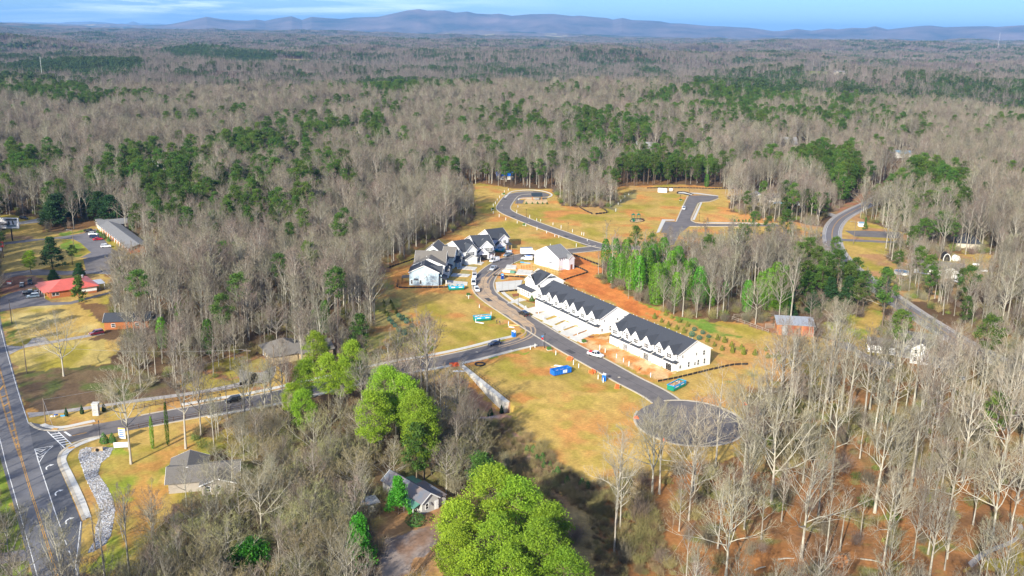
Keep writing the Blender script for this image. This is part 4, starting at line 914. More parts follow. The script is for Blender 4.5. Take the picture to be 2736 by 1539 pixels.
H1.door('left', 12.4 - 2.85, 0, 1.1, 2.1, 'pale_blue_siding'); H1.lean(0, 7, -3.2, 0, 2.5, 3.9, roof='charcoal_shingle', posts=3); H1.block(1.5, 7.5, -1.2, 3, 5.0, 7.6, 'y', 'pale_blue_siding', 'charcoal_shingle', name='front_gable', rname='gable_roof'); H1.garage('front', 3.8, -.02, 4.6, 2.2)
_hood = MB(); _hood.add([(-.5, 12.4 - 3.8, 2.4), (-.5, 12.4 - 1.9, 2.4), (0, 12.4 - 1.9, 3.1), (0, 12.4 - 3.8, 3.1)], [(0, 1, 2, 3)]); H1.part('door_hood', _hood, 'charcoal_shingle')
H1.lean(2, 6.5, 12.4, 16.0, 2.6, 2.9, roof='brown_shingle', low='back', over=.1)
for x_ in (2.2, 6.3): _p = MB(); _p.box(x_ - .08, x_ + .08, 15.7, 15.9, 0, 2.6); H1.part('porch_post', _p, 'fence_brown')
H2 = plot_house('house with the broad brown roof, second in the left row behind the pale blue one', (-29.6, 402.8), 88, 17.5, 13.6, 6.0, 8.9, 'white_siding', 'brown_shingle', gable=False, front=(2.0, 7.5, 1.6, 3.0, 4.6))
H2.block(4.5, 15.0, .2, 13.4, 6.0, 10.2, 'y', 'white_siding', 'brown_shingle', name='cross_wall', rname='cross_roof'); H2.lean(8, 15, -2.0, 0, 2.6, 3.3, posts=3)
H3 = plot_house('pale green gabled house, third in the left row, with a brown front roof', (-31.0, 421.4), 83, 12.5, 10.6, 6.2, 10.4, 'pale_green_siding', 'brown_shingle', gable=False)
H3.block(1.0, 11.0, -4.2, 1.0, 5.4, 9.0, 'y', 'pale_green_siding', 'brown_shingle', name='front_gable', rname='gable_roof'); H3.block(4.5, 10.5, -6.6, -4.2, 2.8, 4.4, 'y', 'pale_blue_siding', 'charcoal_shingle', name='garage_wing', rname='garage_roof'); H3.garage('front', 7.5, -6.6, 4.6, 2.2); H3.lean(.6, 4.2, -6.0, -4.2, 2.6, 3.3, posts=2)
for u in (3.2, 6.0, 8.6): H3.window('front', u, 3.7, -4.2, .7, 1.4)
H4 = plot_house('white house with dark roof and four joined upper windows, fourth in the left row', (-23.4, 430.6), 37, 8.6, 14.6, 6.0, 9.6, 'white_siding', 'charcoal_shingle', front=(.4, 6.6, 2.8, 2.9, 4.4), wins=[('left', 1.0, 3.6, 0, .7, 1.5)])
H4.window('front', 3.4, 3.7, -.62, .8, 1.5, 4); H4.lean(6.6, 9.2, -2.0, 0, 2.6, 3.3, posts=2)
H5 = plot_house('wrapped white house with an open garage, fifth in the left row beside the last one', (-17.3, 441.0), 20, 8.8, 17.5, 6.0, 9.6, 'house_wrap', 'charcoal_shingle', front=(.3, 5.6, 1.8, 3.0, 5.4), gar_open=True)
H5.lean(5.8, 8.8, -1.6, 0, 2.7, 3.6, posts=2); H5.window('front', 7.0, 3.7, -.62, .8, 1.4, 2)
H6 = plot_house('farthest house of the left row, white wrapped, open garage and a corner porch', (-10.0, 458.6), 33, 9.6, 12.8, 6.0, 9.6, 'house_wrap', 'charcoal_shingle', gable=False, front=(1.2, 6.4, 2.2, 3.0, 4.9), gar_open=True, wins=[('left', 3.5, 3.5, 0, .7, 1.4), ('left', 8.5, 3.8, 0, .6, .9)])
H6.block(3.4, 8.8, -.7, 4, 5.6, 7.8, 'y', 'house_wrap', 'charcoal_shingle', name='front_gable', rname='gable_roof'); H6.window('front', 6.6, 3.5, -.7, .7, 1.4, 2); H6.lean(6.6, 9.8, -2.4, 0, 2.7, 3.6, posts=2, pm='raw_lumber')
# wrapped house across the street and the framed wall in front of it
W1 = House('new_house', 'white wrapped house with a grey roof, across the street from the left row', 'house', (21.0, 421.3), math.radians(41))
W1.block(0, 8.2, 0, 16.3, 5.8, 9.8, 'x', 'house_wrap', 'grey_shingle', over=.4)
W1.block(4.6, 8.2, -1.8, 1, 5.0, 6.6, 'y', 'house_wrap', 'grey_shingle', over=.25, name='entry_wing', rname='entry_roof'); W1.door('front', 6.4, -1.8, 1.1, 2.2, 'barn_wood')
for u in (1.0, 2.3, 3.6): W1.window('front', u, 4.6, 0, .5, .7, trim='house_wrap')
W1.window('left', 9.4, 4.1, 0, .35, .35, trim='house_wrap'); W1.window('left', 7.2, 4.0, 0, .35, .35, trim='house_wrap'); W1.pipe(3.0, 9.0, 9.4, 1.1)
_s = MB(); _s.box(-.9, 0, 4.0, 5.9, 2.9, 3.05); W1.part('side_hood', _s, 'grey_shingle')
def framed_wall(label, a, b, hgt_=2.75, step=.75):
    L_ = dist(a, b); ang = math.atan2(b[1] - a[1], b[0] - a[0]); r = thing('framed_wall', label, 'wall frame', a, ang)
    pl = MB(); pl.box(0, L_, -.06, .06, 0, .06); pl.build('sole_plate', 'raw_lumber', r); pl = MB(); pl.box(0, L_, -.06, .06, hgt_, hgt_ + .1); pl.build('top_plate', 'raw_lumber', r)
    sm = MB(); sm.box(-.05, .05, -.055, .055, .06, hgt_); me = sm.mesh('stud', 'raw_lumber')
    for k in range(int(L_ / step) + 1): put('stud', me, r, (k * step, 0, 0))
    return r
qa, qb = Z1(1360, 640, 186, 472), Z1(1360, 640, 778, 545)
framed_wall('long raw lumber stud wall standing in front of the wrapped white house', qa, qb)
framed_wall('short raw lumber stud wall at the left end of the slab', Z1(1360, 640, 110, 425), Z1(1360, 640, 186, 472), 1.6)
framed_wall('rear raw lumber stud wall nearest the wrapped white house', lerp(qa, (qa[0] + 1.5, qa[1] + 3.2), 1), lerp(qb, (qb[0] + 1.5, qb[1] + 3.2), 1))
def slabs(name, label, cat, corners, nx, ny, m='concrete', h=.12, gap=.03, group=None, kind=None):
    """a pour of concrete cut by joints: every field its own slab"""
    A, B, C_, D_ = corners; r = put(name, None, None, (A[0], A[1], gz(*A)), 0, label, cat, group, kind)
    for i in range(nx):
        for j in range(ny):
            f = lambda u, v: lerp(lerp(A, B, u), lerp(D_, C_, u), v)
            e = gap / max(1, dist(A, B)); g = gap / max(1, dist(A, D_))
            q = [f(i / nx + e, j / ny + g), f((i + 1) / nx - e, j / ny + g), f((i + 1) / nx - e, (j + 1) / ny - g), f(i / nx + e, (j + 1) / ny - g)]
            mb = MB(); mb.prism([(p[0] - A[0], p[1] - A[1]) for p in q], 0.0, h); mb.build('slab', m, r)
    return r
Zs = lambda ox, oy, pts: [Z1(ox, oy, *p) for p in pts]
slabs('foundation_slab', 'grey foundation slab with pipes in front of the stud wall', 'slab', Zs(1360, 640, [(100, 545), (330, 560), (380, 490), (150, 470)]), 3, 2, h=.3)
slabs('foundation_slab', 'pale concrete pad left of the stud wall beside the street', 'slab', Zs(1060, 600, [(1690, 690), (1860, 700), (1880, 640), (1720, 630)]), 2, 2, h=.2)
slabs('foundation_slab', 'wide pale slab for the next house between the street and the corner house', 'slab', Zs(1060, 600, [(1560, 1060), (1925, 1010), (1965, 870), (1540, 905)]), 4, 3, h=.22)
slabs('foundation_slab', 'slab with upturned edge in the orange dirt in front of the fifth house', 'slab', Zs(1060, 600, [(1300, 520), (1440, 560), (1500, 520), (1330, 480)]), 3, 1, h=.3)
slabs('driveway', 'shaded concrete drive by the green and blue dumpster, in front of the pale blue house', 'driveway', Zs(1060, 600, [(780, 930), (1100, 950), (1110, 900), (790, 870)]), 4, 1, group='drives of the left row')
slabs('driveway', 'concrete drive of the brown-roofed second house', 'driveway', Zs(1060, 600, [(830, 810), (1110, 820), (1160, 780), (880, 760)]), 4, 1, group='drives of the left row')
slabs('driveway', 'concrete drive of the pale green third house', 'driveway', Zs(1060, 600, [(940, 695), (1220, 715), (1260, 670), (960, 640)]), 4, 1, group='drives of the left row')
slabs('driveway', 'concrete drive of the fourth house with the dark upper windows', 'driveway', Zs(1060, 600, [(1080, 595), (1320, 635), (1370, 590), (1150, 555)]), 4, 1, group='drives of the left row')
slabs('driveway', 'concrete patio drive of the corner house by the street lamp', 'driveway', Zs(1200, 780, [(900, 180), (1100, 90), (1210, 130), (1000, 175)]), 2, 2)
drv = [((1120, 290), (1310, 330), (1560, 290), (1380, 220)), ((1290, 370), (1440, 440), (1680, 355), (1520, 300)), ((1450, 470), (1590, 530), (1800, 440), (1690, 390)), ((1600, 560), (1700, 620), (1970, 520), (1810, 460)), ((1720, 640), (1850, 705), (2140, 600), (1980, 540)), ((1870, 720), (1990, 780), (2250, 660), (2160, 610))]
nm = ['first', 'second', 'third', 'fourth', 'fifth', 'last']
for k, c in enumerate(drv):
    slabs('driveway', nm[k] + ' white concrete drive of the finished row, counted from the corner house', 'driveway', Zs(1200, 780, c), 1, 3, group='white drives of the finished row')
beds = [[(1200, 270), (1380, 205), (1365, 235), (1210, 280)], [(1290, 350), (1500, 290), (1520, 285), (1310, 335)], [(1430, 400), (1600, 365), (1640, 375), (1520, 400), (1440, 425)], [(1570, 485), (1740, 455), (1800, 455), (1620, 500)], [(1690, 570), (1900, 530), (1950, 535), (1730, 590)], [(1880, 650), (2080, 610), (2150, 600), (2100, 625), (1910, 670)], [(2160, 690), (2270, 690), (2250, 715), (2180, 715)], [(980, 30), (1080, 25), (1090, 60), (1000, 80)], [(900, 70), (950, 65), (955, 85), (905, 88)]]
for b in beds: flat('mulch_bed', Zs(1200, 780, b), 'mulch', .07)
for b in ([(1210, 130), (1400, 170), (1400, 195), (1290, 165), (1200, 145)],): flat('mulch_bed', Zs(1200, 780, b), 'mulch', .07)
flat('sod_lawn', Zs(1200, 780, [(990, 180), (1150, 148), (1260, 170), (1370, 200), (1200, 260), (1120, 250)]), 'sod', .06); flat('sod_lawn', Zs(1200, 780, [(800, 15), (980, 30), (1090, 85), (950, 110), (880, 95)]), 'sod', .06)
for b in ([(900, 850), (1080, 850), (1060, 890), (900, 860)], [(990, 740), (1050, 705), (1150, 730), (1120, 780), (1010, 760)], [(1120, 610), (1270, 640), (1250, 670), (1110, 640)]): flat('sod_lawn', Zs(1060, 600, b), 'sod', .06)

# ---- older buildings round about ------------------------------------
def simple(name, label, cat, p, ang, w, d, eave, ridge, wall, roof, axis='x', hip=0, wins=(), over=.5, group=None, rpos=.5):
    H = House(name, label, cat, p, math.radians(ang), group); H.block(0, w, 0, d, eave, ridge, axis, wall, roof, over=over, hip=hip, rpos=rpos)
    for f, u, z, at, a_, b_ in wins: H.window(f, u, z, at, a_, b_)
    return H
def angd(a, b): return math.degrees(math.atan2(b[1] - a[1], b[0] - a[0]))
# barn
a, b = T1(2, 1, 708, 1076), T1(2, 1, 985, 1092); wB = dist(a, b)
Bn = House('barn', 'weathered red-brown board barn with a grey metal roof and a silver sliding door', 'barn', a, math.atan2(b[1] - a[1], b[0] - a[0]))
core = MB(); core.box(.1, wB - .1, .1, 6.4, 0, 3.9); core.box(.1, wB - .1, 3.0, 6.4, 3.9, 4.6); Bn.part('frame', core, 'fence_brown')
pm = MB(); pm.box(0, .40, -.06, .06, 0, 4.0); pme = pm.mesh('plank', 'barn_wood'); np_ = int(wB / .43)
for k in range(np_): put('plank', pme, Bn.r, (k * wB / np_, rnd.uniform(-.02, .02), 0), 0, scale=(1, 1, rnd.uniform(.99, 1.02)))
pm = MB(); pm.box(-.06, .06, 0, .42, 0, 4.3); pme = pm.mesh('plank', 'barn_wood')
for k in range(14): put('plank', pme, Bn.r, (0, k * .45, 0)); put('plank', pme, Bn.r, (wB, k * .45, 0))
sd = MB(); sd.box(1.9, 3.7, -.14, -.07, 0, 3.7); Bn.part('sliding_door', sd, 'zinc_roof')
for k in range(10):
    w_ = (wB + .8) / 10; R_ = MB(); q = [(-.4 + k * w_ + .02, -.5, 3.98), (-.4 + (k + 1) * w_ - .02, -.5, 3.98), (-.4 + (k + 1) * w_ - .02, 7.2, 5.3), (-.4 + k * w_ + .02, 7.2, 5.3)]; t = [(x, y, z + .06) for x, y, z in q]
    R_.add(q + t, [(0, 1, 2, 3), (7, 6, 5, 4), (0, 4, 5, 1), (1, 5, 6, 2), (2, 6, 7, 3), (3, 7, 4, 0)]); Bn.part('roof_panel', R_, 'zinc_roof')
# red metal roofed building
a, b = Z1(0, 560, 790, 1395), Z1(0, 560, 1515, 1290); w_ = dist(a, b); rr = House('diner', 'low orange brick building with a hipped red metal roof and a white rear half', 'building', a, math.atan2(b[1] - a[1], b[0] - a[0]))
rr.block(0, w_, 0, 17, 3.0, 5.0, 'x', 'brick_orange', 'rose_metal_roof', hip=6.5, over=.9, trim=False); _w = MB(); _w.box(w_ * .52, w_ + .02, -.06, .0, .9, 3.0); rr.part('white_wall', _w, 'white_siding')
for u in (.7, 2.1): rr.window('front', u + .6, 1.1, 0, 1.1, 1.2, bars=0)
rr.lean(w_, w_ + 4, 3, 9, 2.5, 2.9, roof='zinc_roof', posts=3); _w = MB(); _w.cyl((w_ * .88, 12), .5, 4.0, 5.0, 8); rr.part('roof_vent', _w, 'galvanised')
for y in (2, 6, 10, 14): _w = MB(); _w.box(-1.8, -1.65, y, y + .15, 0, 2.6); rr.part('porch_post', _w, 'white_trim')
_w = MB(); _w.add([(-2.2, .5, 2.5), (-.5, .5, 2.95), (-.5, 16, 2.95), (-2.2, 16, 2.5)], [(0, 1, 2, 3)]); rr.part('porch_roof', _w, 'rose_metal_roof')
# motel
a, b = Z1(0, 560, 1505, 300), Z1(0, 560, 1990, 690); w_ = dist(a, b); mo = House('motel', 'long low motel with a grey roof and an orange walled gallery in the woods edge', 'building', a, math.atan2(b[1] - a[1], b[0] - a[0]))
mo.block(0, w_, 1.5, 9.5, 3.0, 4.2, 'x', 'brick_orange', 'grey_shingle', over=1.3, trim=False); mo.block(-3.5, 6.5, 1.0, 14.5, 3.05, 4.6, 'y', 'cream_siding', 'grey_shingle', over=1.0, trim=False, name='office_wall', rname='office_roof')
cm = MB(); cm.box(-9.5, -1, 1.5, 7.5, 3.2, 3.5); mo.part('canopy', cm, 'grey_shingle')
for u in (-9.2, -5.5): _w = MB(); _w.box(u, u + .25, 1.7, 1.95, 0, 3.2); mo.part('canopy_post', _w, 'white_trim')
for k in range(13): _w = MB(); _w.box(w_ * (k + .5) / 13, w_ * (k + .5) / 13 + .18, .4, .6, 0, 3.0); mo.part('gallery_post', _w, 'white_trim')
for k in range(12): mo.door('front', 3 + k * (w_ - 4) / 12, 1.5, .95, 2.1); mo.window('front', 4.8 + k * (w_ - 4) / 12, .9, 1.5, 1.3, 1.2, bars=0)
# tan house with the hipped roof
a, b = Z1(640, 840, 345, 610), Z1(640, 840, 520, 790); th = House('tan_house', 'tan brick house with a hipped grey roof half hidden by bright pines', 'house', a, math.atan2(b[1] - a[1], b[0] - a[0]))
w_ = dist(a, b); th.block(0, w_, 0, 12, 3.1, 6.0, 'x', 'brick_tan', 'brown_shingle', hip=5, over=.8, trim=False); th.block(5, w_ + 1, 9, 20, 3.0, 5.0, 'y', 'brick_tan', 'brown_shingle', over=.6, trim=False, name='wing_wall', rname='wing_roof'); th.door('front', 2.2, 0, 1.1); th.window('front', 6, 1, 0, 1.4, 1.3)
# brown roofed house bottom left
bp = T1(0, 2, 1275, 830); bh = House('ranch_house', 'dull grey-walled low house with a brown roof below the wide lawn', 'house', bp, math.radians(14))
bh.block(0, 15.5, 0, 9, 2.9, 4.6, 'x', 'dull_siding', 'brown_shingle', over=.7); bh.block(0, 8.0, 4.5, 13, 2.9, 4.5, 'y', 'dull_siding', 'brown_shingle', over=.6, name='wing_wall', rname='wing_roof'); bh.block(7.5, 15, -2.6, 4.5, 2.8, 4.1, 'y', 'dull_siding', 'brown_shingle', over=.5, name='front_wing', rname='front_roof')
for u in (9, 11.3, 13.6): bh.window('front', u, 1.0, -2.6, .9, 1.2)
# brick house hidden behind bare trees
hb_ = T1(0, 1, 790, 1040); hh = simple('brick_house', 'orange brick house with a dark roof hidden behind the bare trees of the yellow field', 'house', hb_, 12, 15, 9, 3.0, 4.8, 'brick_orange', 'charcoal_shingle', wins=[('front', 3, .9, 0, 1.2, 1.2), ('front', 11, .9, 0, 1.2, 1.2)]); hh.lean(15, 19, 1, 7, 2.6, 3.0, posts=2)
# small grey house in front
a, b = Z1(940, 1220, 1095, 910), Z1(940, 1220, 1500, 745); w_ = dist(a, b); sh = House('cottage', 'small grey cottage with a patched dark roof streaked with fallen rust-brown needles', 'house', a, math.atan2(b[1] - a[1], b[0] - a[0]))
sh.block(0, w_ * .62, 0, 15, 2.9, 4.6, 'y', 'grey_siding', 'patched_roof', over=.35); sh.lean(w_ * .62, w_ * .98, .6, 9, 2.2, 2.5, roof='patched_roof', wall='grey_siding')
sh.window('front', w_ * .19, 1.0, 0, .8, 1.3); sh.door('front', w_ * .56, 0, .9)
_g = MB(); _g.add([(-2.3, .2, 2.1), (0, .2, 2.8), (0, 7.5, 2.8), (-2.3, 7.5, 2.1)], [(0, 1, 2, 3)]); sh.part('porch_roof', _g, 'green_metal_roof')
for y in (.4, 3.8, 7.2): _g = MB(); _g.box(-2.2, -2.08, y, y + .12, 0, 2.1); sh.part('porch_post', _g, 'white_trim')
_g = MB(); _g.add([(w_ * .62, 9.5, 2.3), (w_ * .62 + 3.4, 9.5, 1.9), (w_ * .62 + 3.4, 14, 1.9), (w_ * .62, 14, 2.3)], [(0, 1, 2, 3)]); sh.part('rear_porch_roof', _g, 'green_metal_roof')
_d = MB(); _d.cyl((0, 0), .42, -.05, .05, 12); o_ = sh.part('satellite_dish', _d, 'grey_siding'); o_.location = (w_ * .27, -.35, 2.2); o_.rotation_euler = (1.2, 0, .3)
a = Z1(940, 1220, 260, 880); sd_ = House('garden_shed', 'small derelict shed with a rusty white roof left of the cottage', 'shed', a, math.radians(30)); sd_.lean(0, 2.6, 0, 3.2, 2.0, 2.3, roof='stone_pale', wall='cream_siding'); sd_.lean(-1.9, 0, .5, 2.6, 1.7, 1.9, roof='stone_pale', wall='barn_wood'); sd_.window('front', 1.5, .9, 0, .6, .7)
# county road side
a, b = T1(2, 1, 1760, 615), T1(2, 1, 2085, 660); w_ = dist(a, b); lh = House('long_house', 'long white house with a grey-brown roof behind the round blue pool', 'house', a, math.atan2(b[1] - a[1], b[0] - a[0]) + .12)
lh.block(-1, w_ + 1, 1, 12, 3.0, 5.4, 'x', 'white_siding', 'brown_shingle', over=.6); lh.block(w_ * .62, w_ * .98, -3, 5, 3.2, 5.2, 'y', 'white_siding', 'brown_shingle', over=.4, name='front_gable', rname='gable_roof')
for u in (2, 5, 8.5): lh.window('front', u, .9, 1, .9, 1.3)
a, b = T1(2, 1, 2060, 420), T1(2, 1, 2245, 432); simple('lodge', 'cream house with a dark blue-grey hipped roof among bare trees right of the great pine', 'house', a, angd(a, b), dist(a, b), 12, 3.2, 7.0, 'cream_siding', 'charcoal_shingle', hip=5, over=.8)
a, b = T1(2, 1, 528, 78), T1(2, 1, 652, 88); w_ = dist(a, b); fh = simple('tan_cottage', 'tan house with white trim and a grey roof beyond the orange bank', 'house', a, angd(a, b) + 20, w_ * .8, 11, 3.4, 5.6, 'cream_siding', 'grey_shingle', axis='y', wins=[('front', 3.4, 1, 0, 1, 1.4)])
fh.block(w_ * .8, w_ * 1.7, 1.5, 9, 3.2, 5.2, 'x', 'cream_siding', 'grey_shingle', name='wing_wall', rname='wing_roof'); fh.door('front', w_ * 1.05, 1.5)
a = T1(2, 1, 1500, 1240); wh = House('farm_house', 'white two-storey house with a brown-grey roof hidden by the right-hand trees', 'house', a, math.radians(-24))
wh.block(4, 18, 2, 12, 5.2, 8.0, 'x', 'grey_siding', 'brown_shingle', over=.5); wh.block(-5, 4, 3, 11, 2.9, 4.2, 'x', 'white_siding', 'brown_shingle', over=.4, name='side_wall', rname='side_roof'); wh.block(9, 15, -3, 4, 5.0, 7.2, 'y', 'white_siding', 'brown_shingle', over=.4, name='front_wing', rname='front_roof'); wh.block(15, 23, -4, 5, 4.8, 6.6, 'x', 'white_siding', 'brown_shingle', over=.4, name='garage_wing', rname='garage_roof')
for u, z in ((10.5, 3.6), (13.5, 3.6), (10.5, 1), (13.5, 1)): wh.window('front', u, z, -3, .8, 1.3)
# scattered far houses (crown-high gaps in the woods show only roofs and walls)
def far_house(label, dx, dy, w, d, e, r, wall, roof, ang=8, lift=0.0, big=1.0):
    p = D1(dx, dy); H = House('distant_house', label, 'house', p, math.radians(ang)); H.r.location.z += lift
    H.block(0, w, 0, d, e, r, 'x', wall, roof, over=.6, trim=False); H.block(w * .1, w * .4, -3, d * .5, e, r * .95, 'y', wall, roof, over=.4, trim=False, name='wing_wall', rname='wing_roof'); return H
FH = [('pale roofed house alone in the bare woods at the upper left', 372, 432, 20, 12, 4, 9, 'cream_siding', 'stone_pale'), ('white house on the far ridge right of the middle, twin of the brick coloured one', 1568, 131, 34, 20, 8, 15, 'cream_siding', 'grey_shingle'), ('small white building in the far woods left of the tall mountain foot', 1068, 141, 45, 25, 9, 16, 'white_siding', 'stone_pale'),
      ('grey roofed house in the bare woods above the pines, right of the middle', 1965, 385, 16, 11, 5, 11, 'cream_siding', 'grey_shingle'), ('white and blue walled building among the trees at the upper right', 2240, 398, 17, 12, 4, 6, 'grey_siding', 'water_cover'), ('white farmhouse at the right edge of the green meadow', 2095, 216, 22, 14, 6, 9, 'cream_siding', 'grey_shingle'),
      ('white gabled house deep in the woods right of the middle', 1845, 270, 15, 11, 5, 9, 'cream_siding', 'grey_shingle'), ('pale roofed house in the grey woods behind the clump of pines', 1598, 397, 16, 12, 4, 12, 'grey_siding', 'grey_shingle'), ('white hilltop house on the far right ridge', 2044, 100, 60, 40, 16, 30, 'white_siding', 'stone_pale'),
      ('long white sheds in the far woods at the upper left', 840, 115, 90, 30, 9, 14, 'white_siding', 'stone_pale')]
for l_, dx, dy, w, d, e, r, wl_, rf in FH: far_house(l_, dx, dy, w, d, e, r, wl_, rf, ang=rnd.uniform(-15, 20)); p_ = D1(dx, dy); OPEN_ALL.append([(p_[0] - w * .7, p_[1] - 2.2 * w), (p_[0] + w * 1.4, p_[1] - 2.2 * w), (p_[0] + w * 1.4, p_[1] + d * 1.5), (p_[0] - w * .6, p_[1] + d * 1.5)])
for l_, dx, dy, w, rf in (('blue tarpaulin covered shed glimpsed through the trees above the fields', 1250, 452, 12, 'plastic_blue'), ('grey roof glimpsed through trees by the right edge', 2576, 520, 16, 'zinc_roof')): p_ = D1(dx, dy); simple('shed', l_, 'shed', p_, 5, w, 8, 3, 5, 'grey_siding', rf)
# ------------------------------------------------------------------ tree makers (numpy)
def _frames(D):
    D = D / np.maximum(np.linalg.norm(D, axis=1, keepdims=True), 1e-6)
    up = np.where(np.abs(D[:, 2:3]) < 0.9, np.array([[0, 0, 1.0]]), np.array([[1.0, 0, 0]]))
    P = np.cross(D, up); P /= np.linalg.norm(P, axis=1, keepdims=True); return P, np.cross(D, P)
def tubes_np(A, B, ra, rb, n=3):
    P, Q = _frames(B - A); k = len(A); V = np.empty((k, 2 * n, 3)); 
    for j in range(n):
        t = 2 * math.pi * j / n; o = P * math.cos(t) + Q * math.sin(t)
        V[:, j] = A + o * ra[:, None]; V[:, n + j] = B + o * rb[:, None]
    base = np.arange(k)[:, None] * 2 * n; F = []
    for j in range(n):
        j2 = (j + 1) % n
        F.append(np.stack([base[:, 0] + j, base[:, 0] + j2, base[:, 0] + n + j2], 1)); F.append(np.stack([base[:, 0] + j, base[:, 0] + n + j2, base[:, 0] + n + j], 1))
    return V.reshape(-1, 3), np.concatenate(F)
def slivers(A, B, w):
    """thin triangles from A to B"""
    P, Q = _frames(B - A); t = nrg.random(len(A))[:, None] * 2 * math.pi; o = (P * np.cos(t) + Q * np.sin(t)) * w[:, None] / 2
    V = np.stack([A - o, A + o, B], 1).reshape(-1, 3); return V, np.arange(len(V)).reshape(-1, 3)
class Acc:
    def __init__(s): s.V = []; s.F = []; s.I = []; s.n = 0
    def add(s, V, F, mi=0): s.V.append(V); s.F.append(F + s.n); s.I.append(np.full(len(F), mi)); s.n += len(V)
    def mesh(s, name, mats): return np_mesh(name, np.concatenate(s.V), np.concatenate(s.F), mats, np.concatenate(s.I))
def branches(rg, P0, Ddir, Ln, r0, nseg, curl, wob):
    """grow every branch as a chain; returns lists of points [k][nseg+1]"""
    pts = [P0]; d = Ddir.copy(); rads = [r0]
    for s_ in range(nseg):
        d = d + rg.normal(0, wob, d.shape) + np.array([0, 0, curl]); d /= np.linalg.norm(d, axis=1, keepdims=True)
        pts.append(pts[-1] + d * (Ln / nseg)[:, None]); rads.append(r0 * (1 - 0.8 * (s_ + 1) / nseg))
    return pts, rads
def bare_tree(seed, H=24, style='forest', n1=15, n2=6, n3=5, ntw=3, tw_w=0.05, spread=0.8, low=0.42, twig='twig_grey', lean=0.02):
    rg = np.random.default_rng(seed); T = Acc(); C = Acc(); nt = 8
    z = np.linspace(0, H * 0.86, nt + 1); wx = np.cumsum(rg.normal(lean, 0.05, nt + 1)) * H / 24; wy = np.cumsum(rg.normal(0, 0.05, nt + 1)) * H / 24
    wx -= wx[0]; wy -= wy[0]; tp = np.stack([wx * np.linspace(0, 2, nt + 1), wy * np.linspace(0, 2, nt + 1), z], 1)
    R = H * 0.0100 + 0.05; tr = R * (1 - 0.86 * np.linspace(0, 1, nt + 1)); tr[0] *= 1.3
    kc = int(nt * low) + 1
    V, F = tubes_np(tp[:kc], tp[1:kc + 1], tr[:kc], tr[1:kc + 1], 6); T.add(V, F)
    V, F = tubes_np(tp[kc:-1], tp[kc + 1:], tr[kc:-1], tr[kc + 1:], 5); C.add(V, F)
    def at(t):
        f = t * nt; i = np.minimum(f.astype(int), nt - 1); w = (f - i)[:, None]; return tp[i] * (1 - w) + tp[i + 1] * w, tr[i] * (1 - w[:, 0]) + tr[i + 1] * w[:, 0]
    if style == 'forest': t = low + (0.99 - low) * (np.arange(n1) / n1) ** 0.85; el = np.radians(rg.uniform(38, 68, n1)) + t * 0.15; L1 = H * spread * 0.36 * (1.12 - t) + H * 0.10
    elif style == 'broad': t = low + (0.97 - low) * (np.arange(n1) / n1) ** 1.3; el = np.radians(rg.uniform(12, 55, n1)) + t * 0.3; L1 = H * spread * 0.55 * (1.2 - t) + H * 0.10
    else: t = low + (0.95 - low) * (np.arange(n1) / n1); el = np.radians(rg.uniform(25, 75, n1)); L1 = H * spread * 0.35 * rg.uniform(0.7, 1.2, n1)
    az = np.arange(n1) * 2.4 + rg.uniform(0, 6.28) + rg.normal(0, 0.3, n1); P0, rr = at(t)
    D = np.stack([np.cos(az) * np.cos(el), np.sin(az) * np.cos(el), np.sin(el)], 1)
    L1 = L1 * rg.uniform(0.75, 1.2, n1)
    pts, rads = branches(rg, P0, D, L1, np.minimum(rr * 0.62, 0.2) + 0.02, 5, 0.10 if style != 'broad' else 0.07, 0.14)
    for k in range(5): V, F = tubes_np(pts[k], pts[k + 1], rads[k], rads[k + 1], 4 if k < 2 else 3); C.add(V, F)
    def children(pts, rads, n, frac, rmul, nseg, a0=0.25, up=0.25, wob=0.2, ang=0.75):
        ns = len(pts) - 1; K = len(pts[0]); tt = a0 + (0.99 - a0) * (np.tile(np.arange(n), K) + rg.random(K * n)) / n
        id_ = np.repeat(np.arange(K), n); f = tt * ns; i = np.minimum(f.astype(int), ns - 1); w = (f - i)[:, None]
        PP = np.stack(pts, 0); RR = np.stack(rads, 0)
        p = PP[i, id_] * (1 - w) + PP[i + 1, id_] * w; r = RR[i, id_] * (1 - w[:, 0]) + RR[i + 1, id_] * w[:, 0]
        d = PP[i + 1, id_] - PP[i, id_]; seg = np.linalg.norm(d, axis=1, keepdims=True); d = d / seg; Ltot = seg[:, 0] * ns
        d2 = d + rg.normal(0, ang * 0.62, d.shape) + np.array([0, 0, up]); d2 /= np.linalg.norm(d2, axis=1, keepdims=True)
        L_ = Ltot * frac * (1.15 - tt * 0.75) * rg.uniform(0.7, 1.25, len(tt))
        return branches(rg, p, d2, L_, r * rmul + 0.006, nseg, 0.05, wob)
    p2, r2 = children(pts, rads, n2, 0.62, 0.55, 3)
    for k in range(3): V, F = tubes_np(p2[k], p2[k + 1], r2[k], r2[k + 1], 3); C.add(V, F)
    p3, r3 = children(p2, r2, n3, 0.62, 0.6, 2)
    for k in range(2):
        A, B = p3[k], p3[k + 1]; V, F = slivers(A, B + (B - A) * 0.25, np.maximum(r3[k] * 2, tw_w * 1.1)); C.add(V, F, 1)
    if ntw:
        p4, r4 = children(p3, r3, ntw, 0.75, 0.8, 1, wob=0.15, up=0.3)
        V, F = slivers(p4[0], p4[1], np.full(len(p4[0]), tw_w)); C.add(V, F, 1)
    return T, C, twig
def pale_pair(seed, **k):
    T, C, tw = bare_tree(seed, **k); return T.mesh('trunk', ['bark_white']), C.mesh('crown', ['bark_white', 'twig_pale'])
def as_pair(seed, **k):
    T, C, tw = bare_tree(seed, **k)
    return T.mesh('trunk', ['bark_pale']), C.mesh('crown', ['bark_pale', tw])
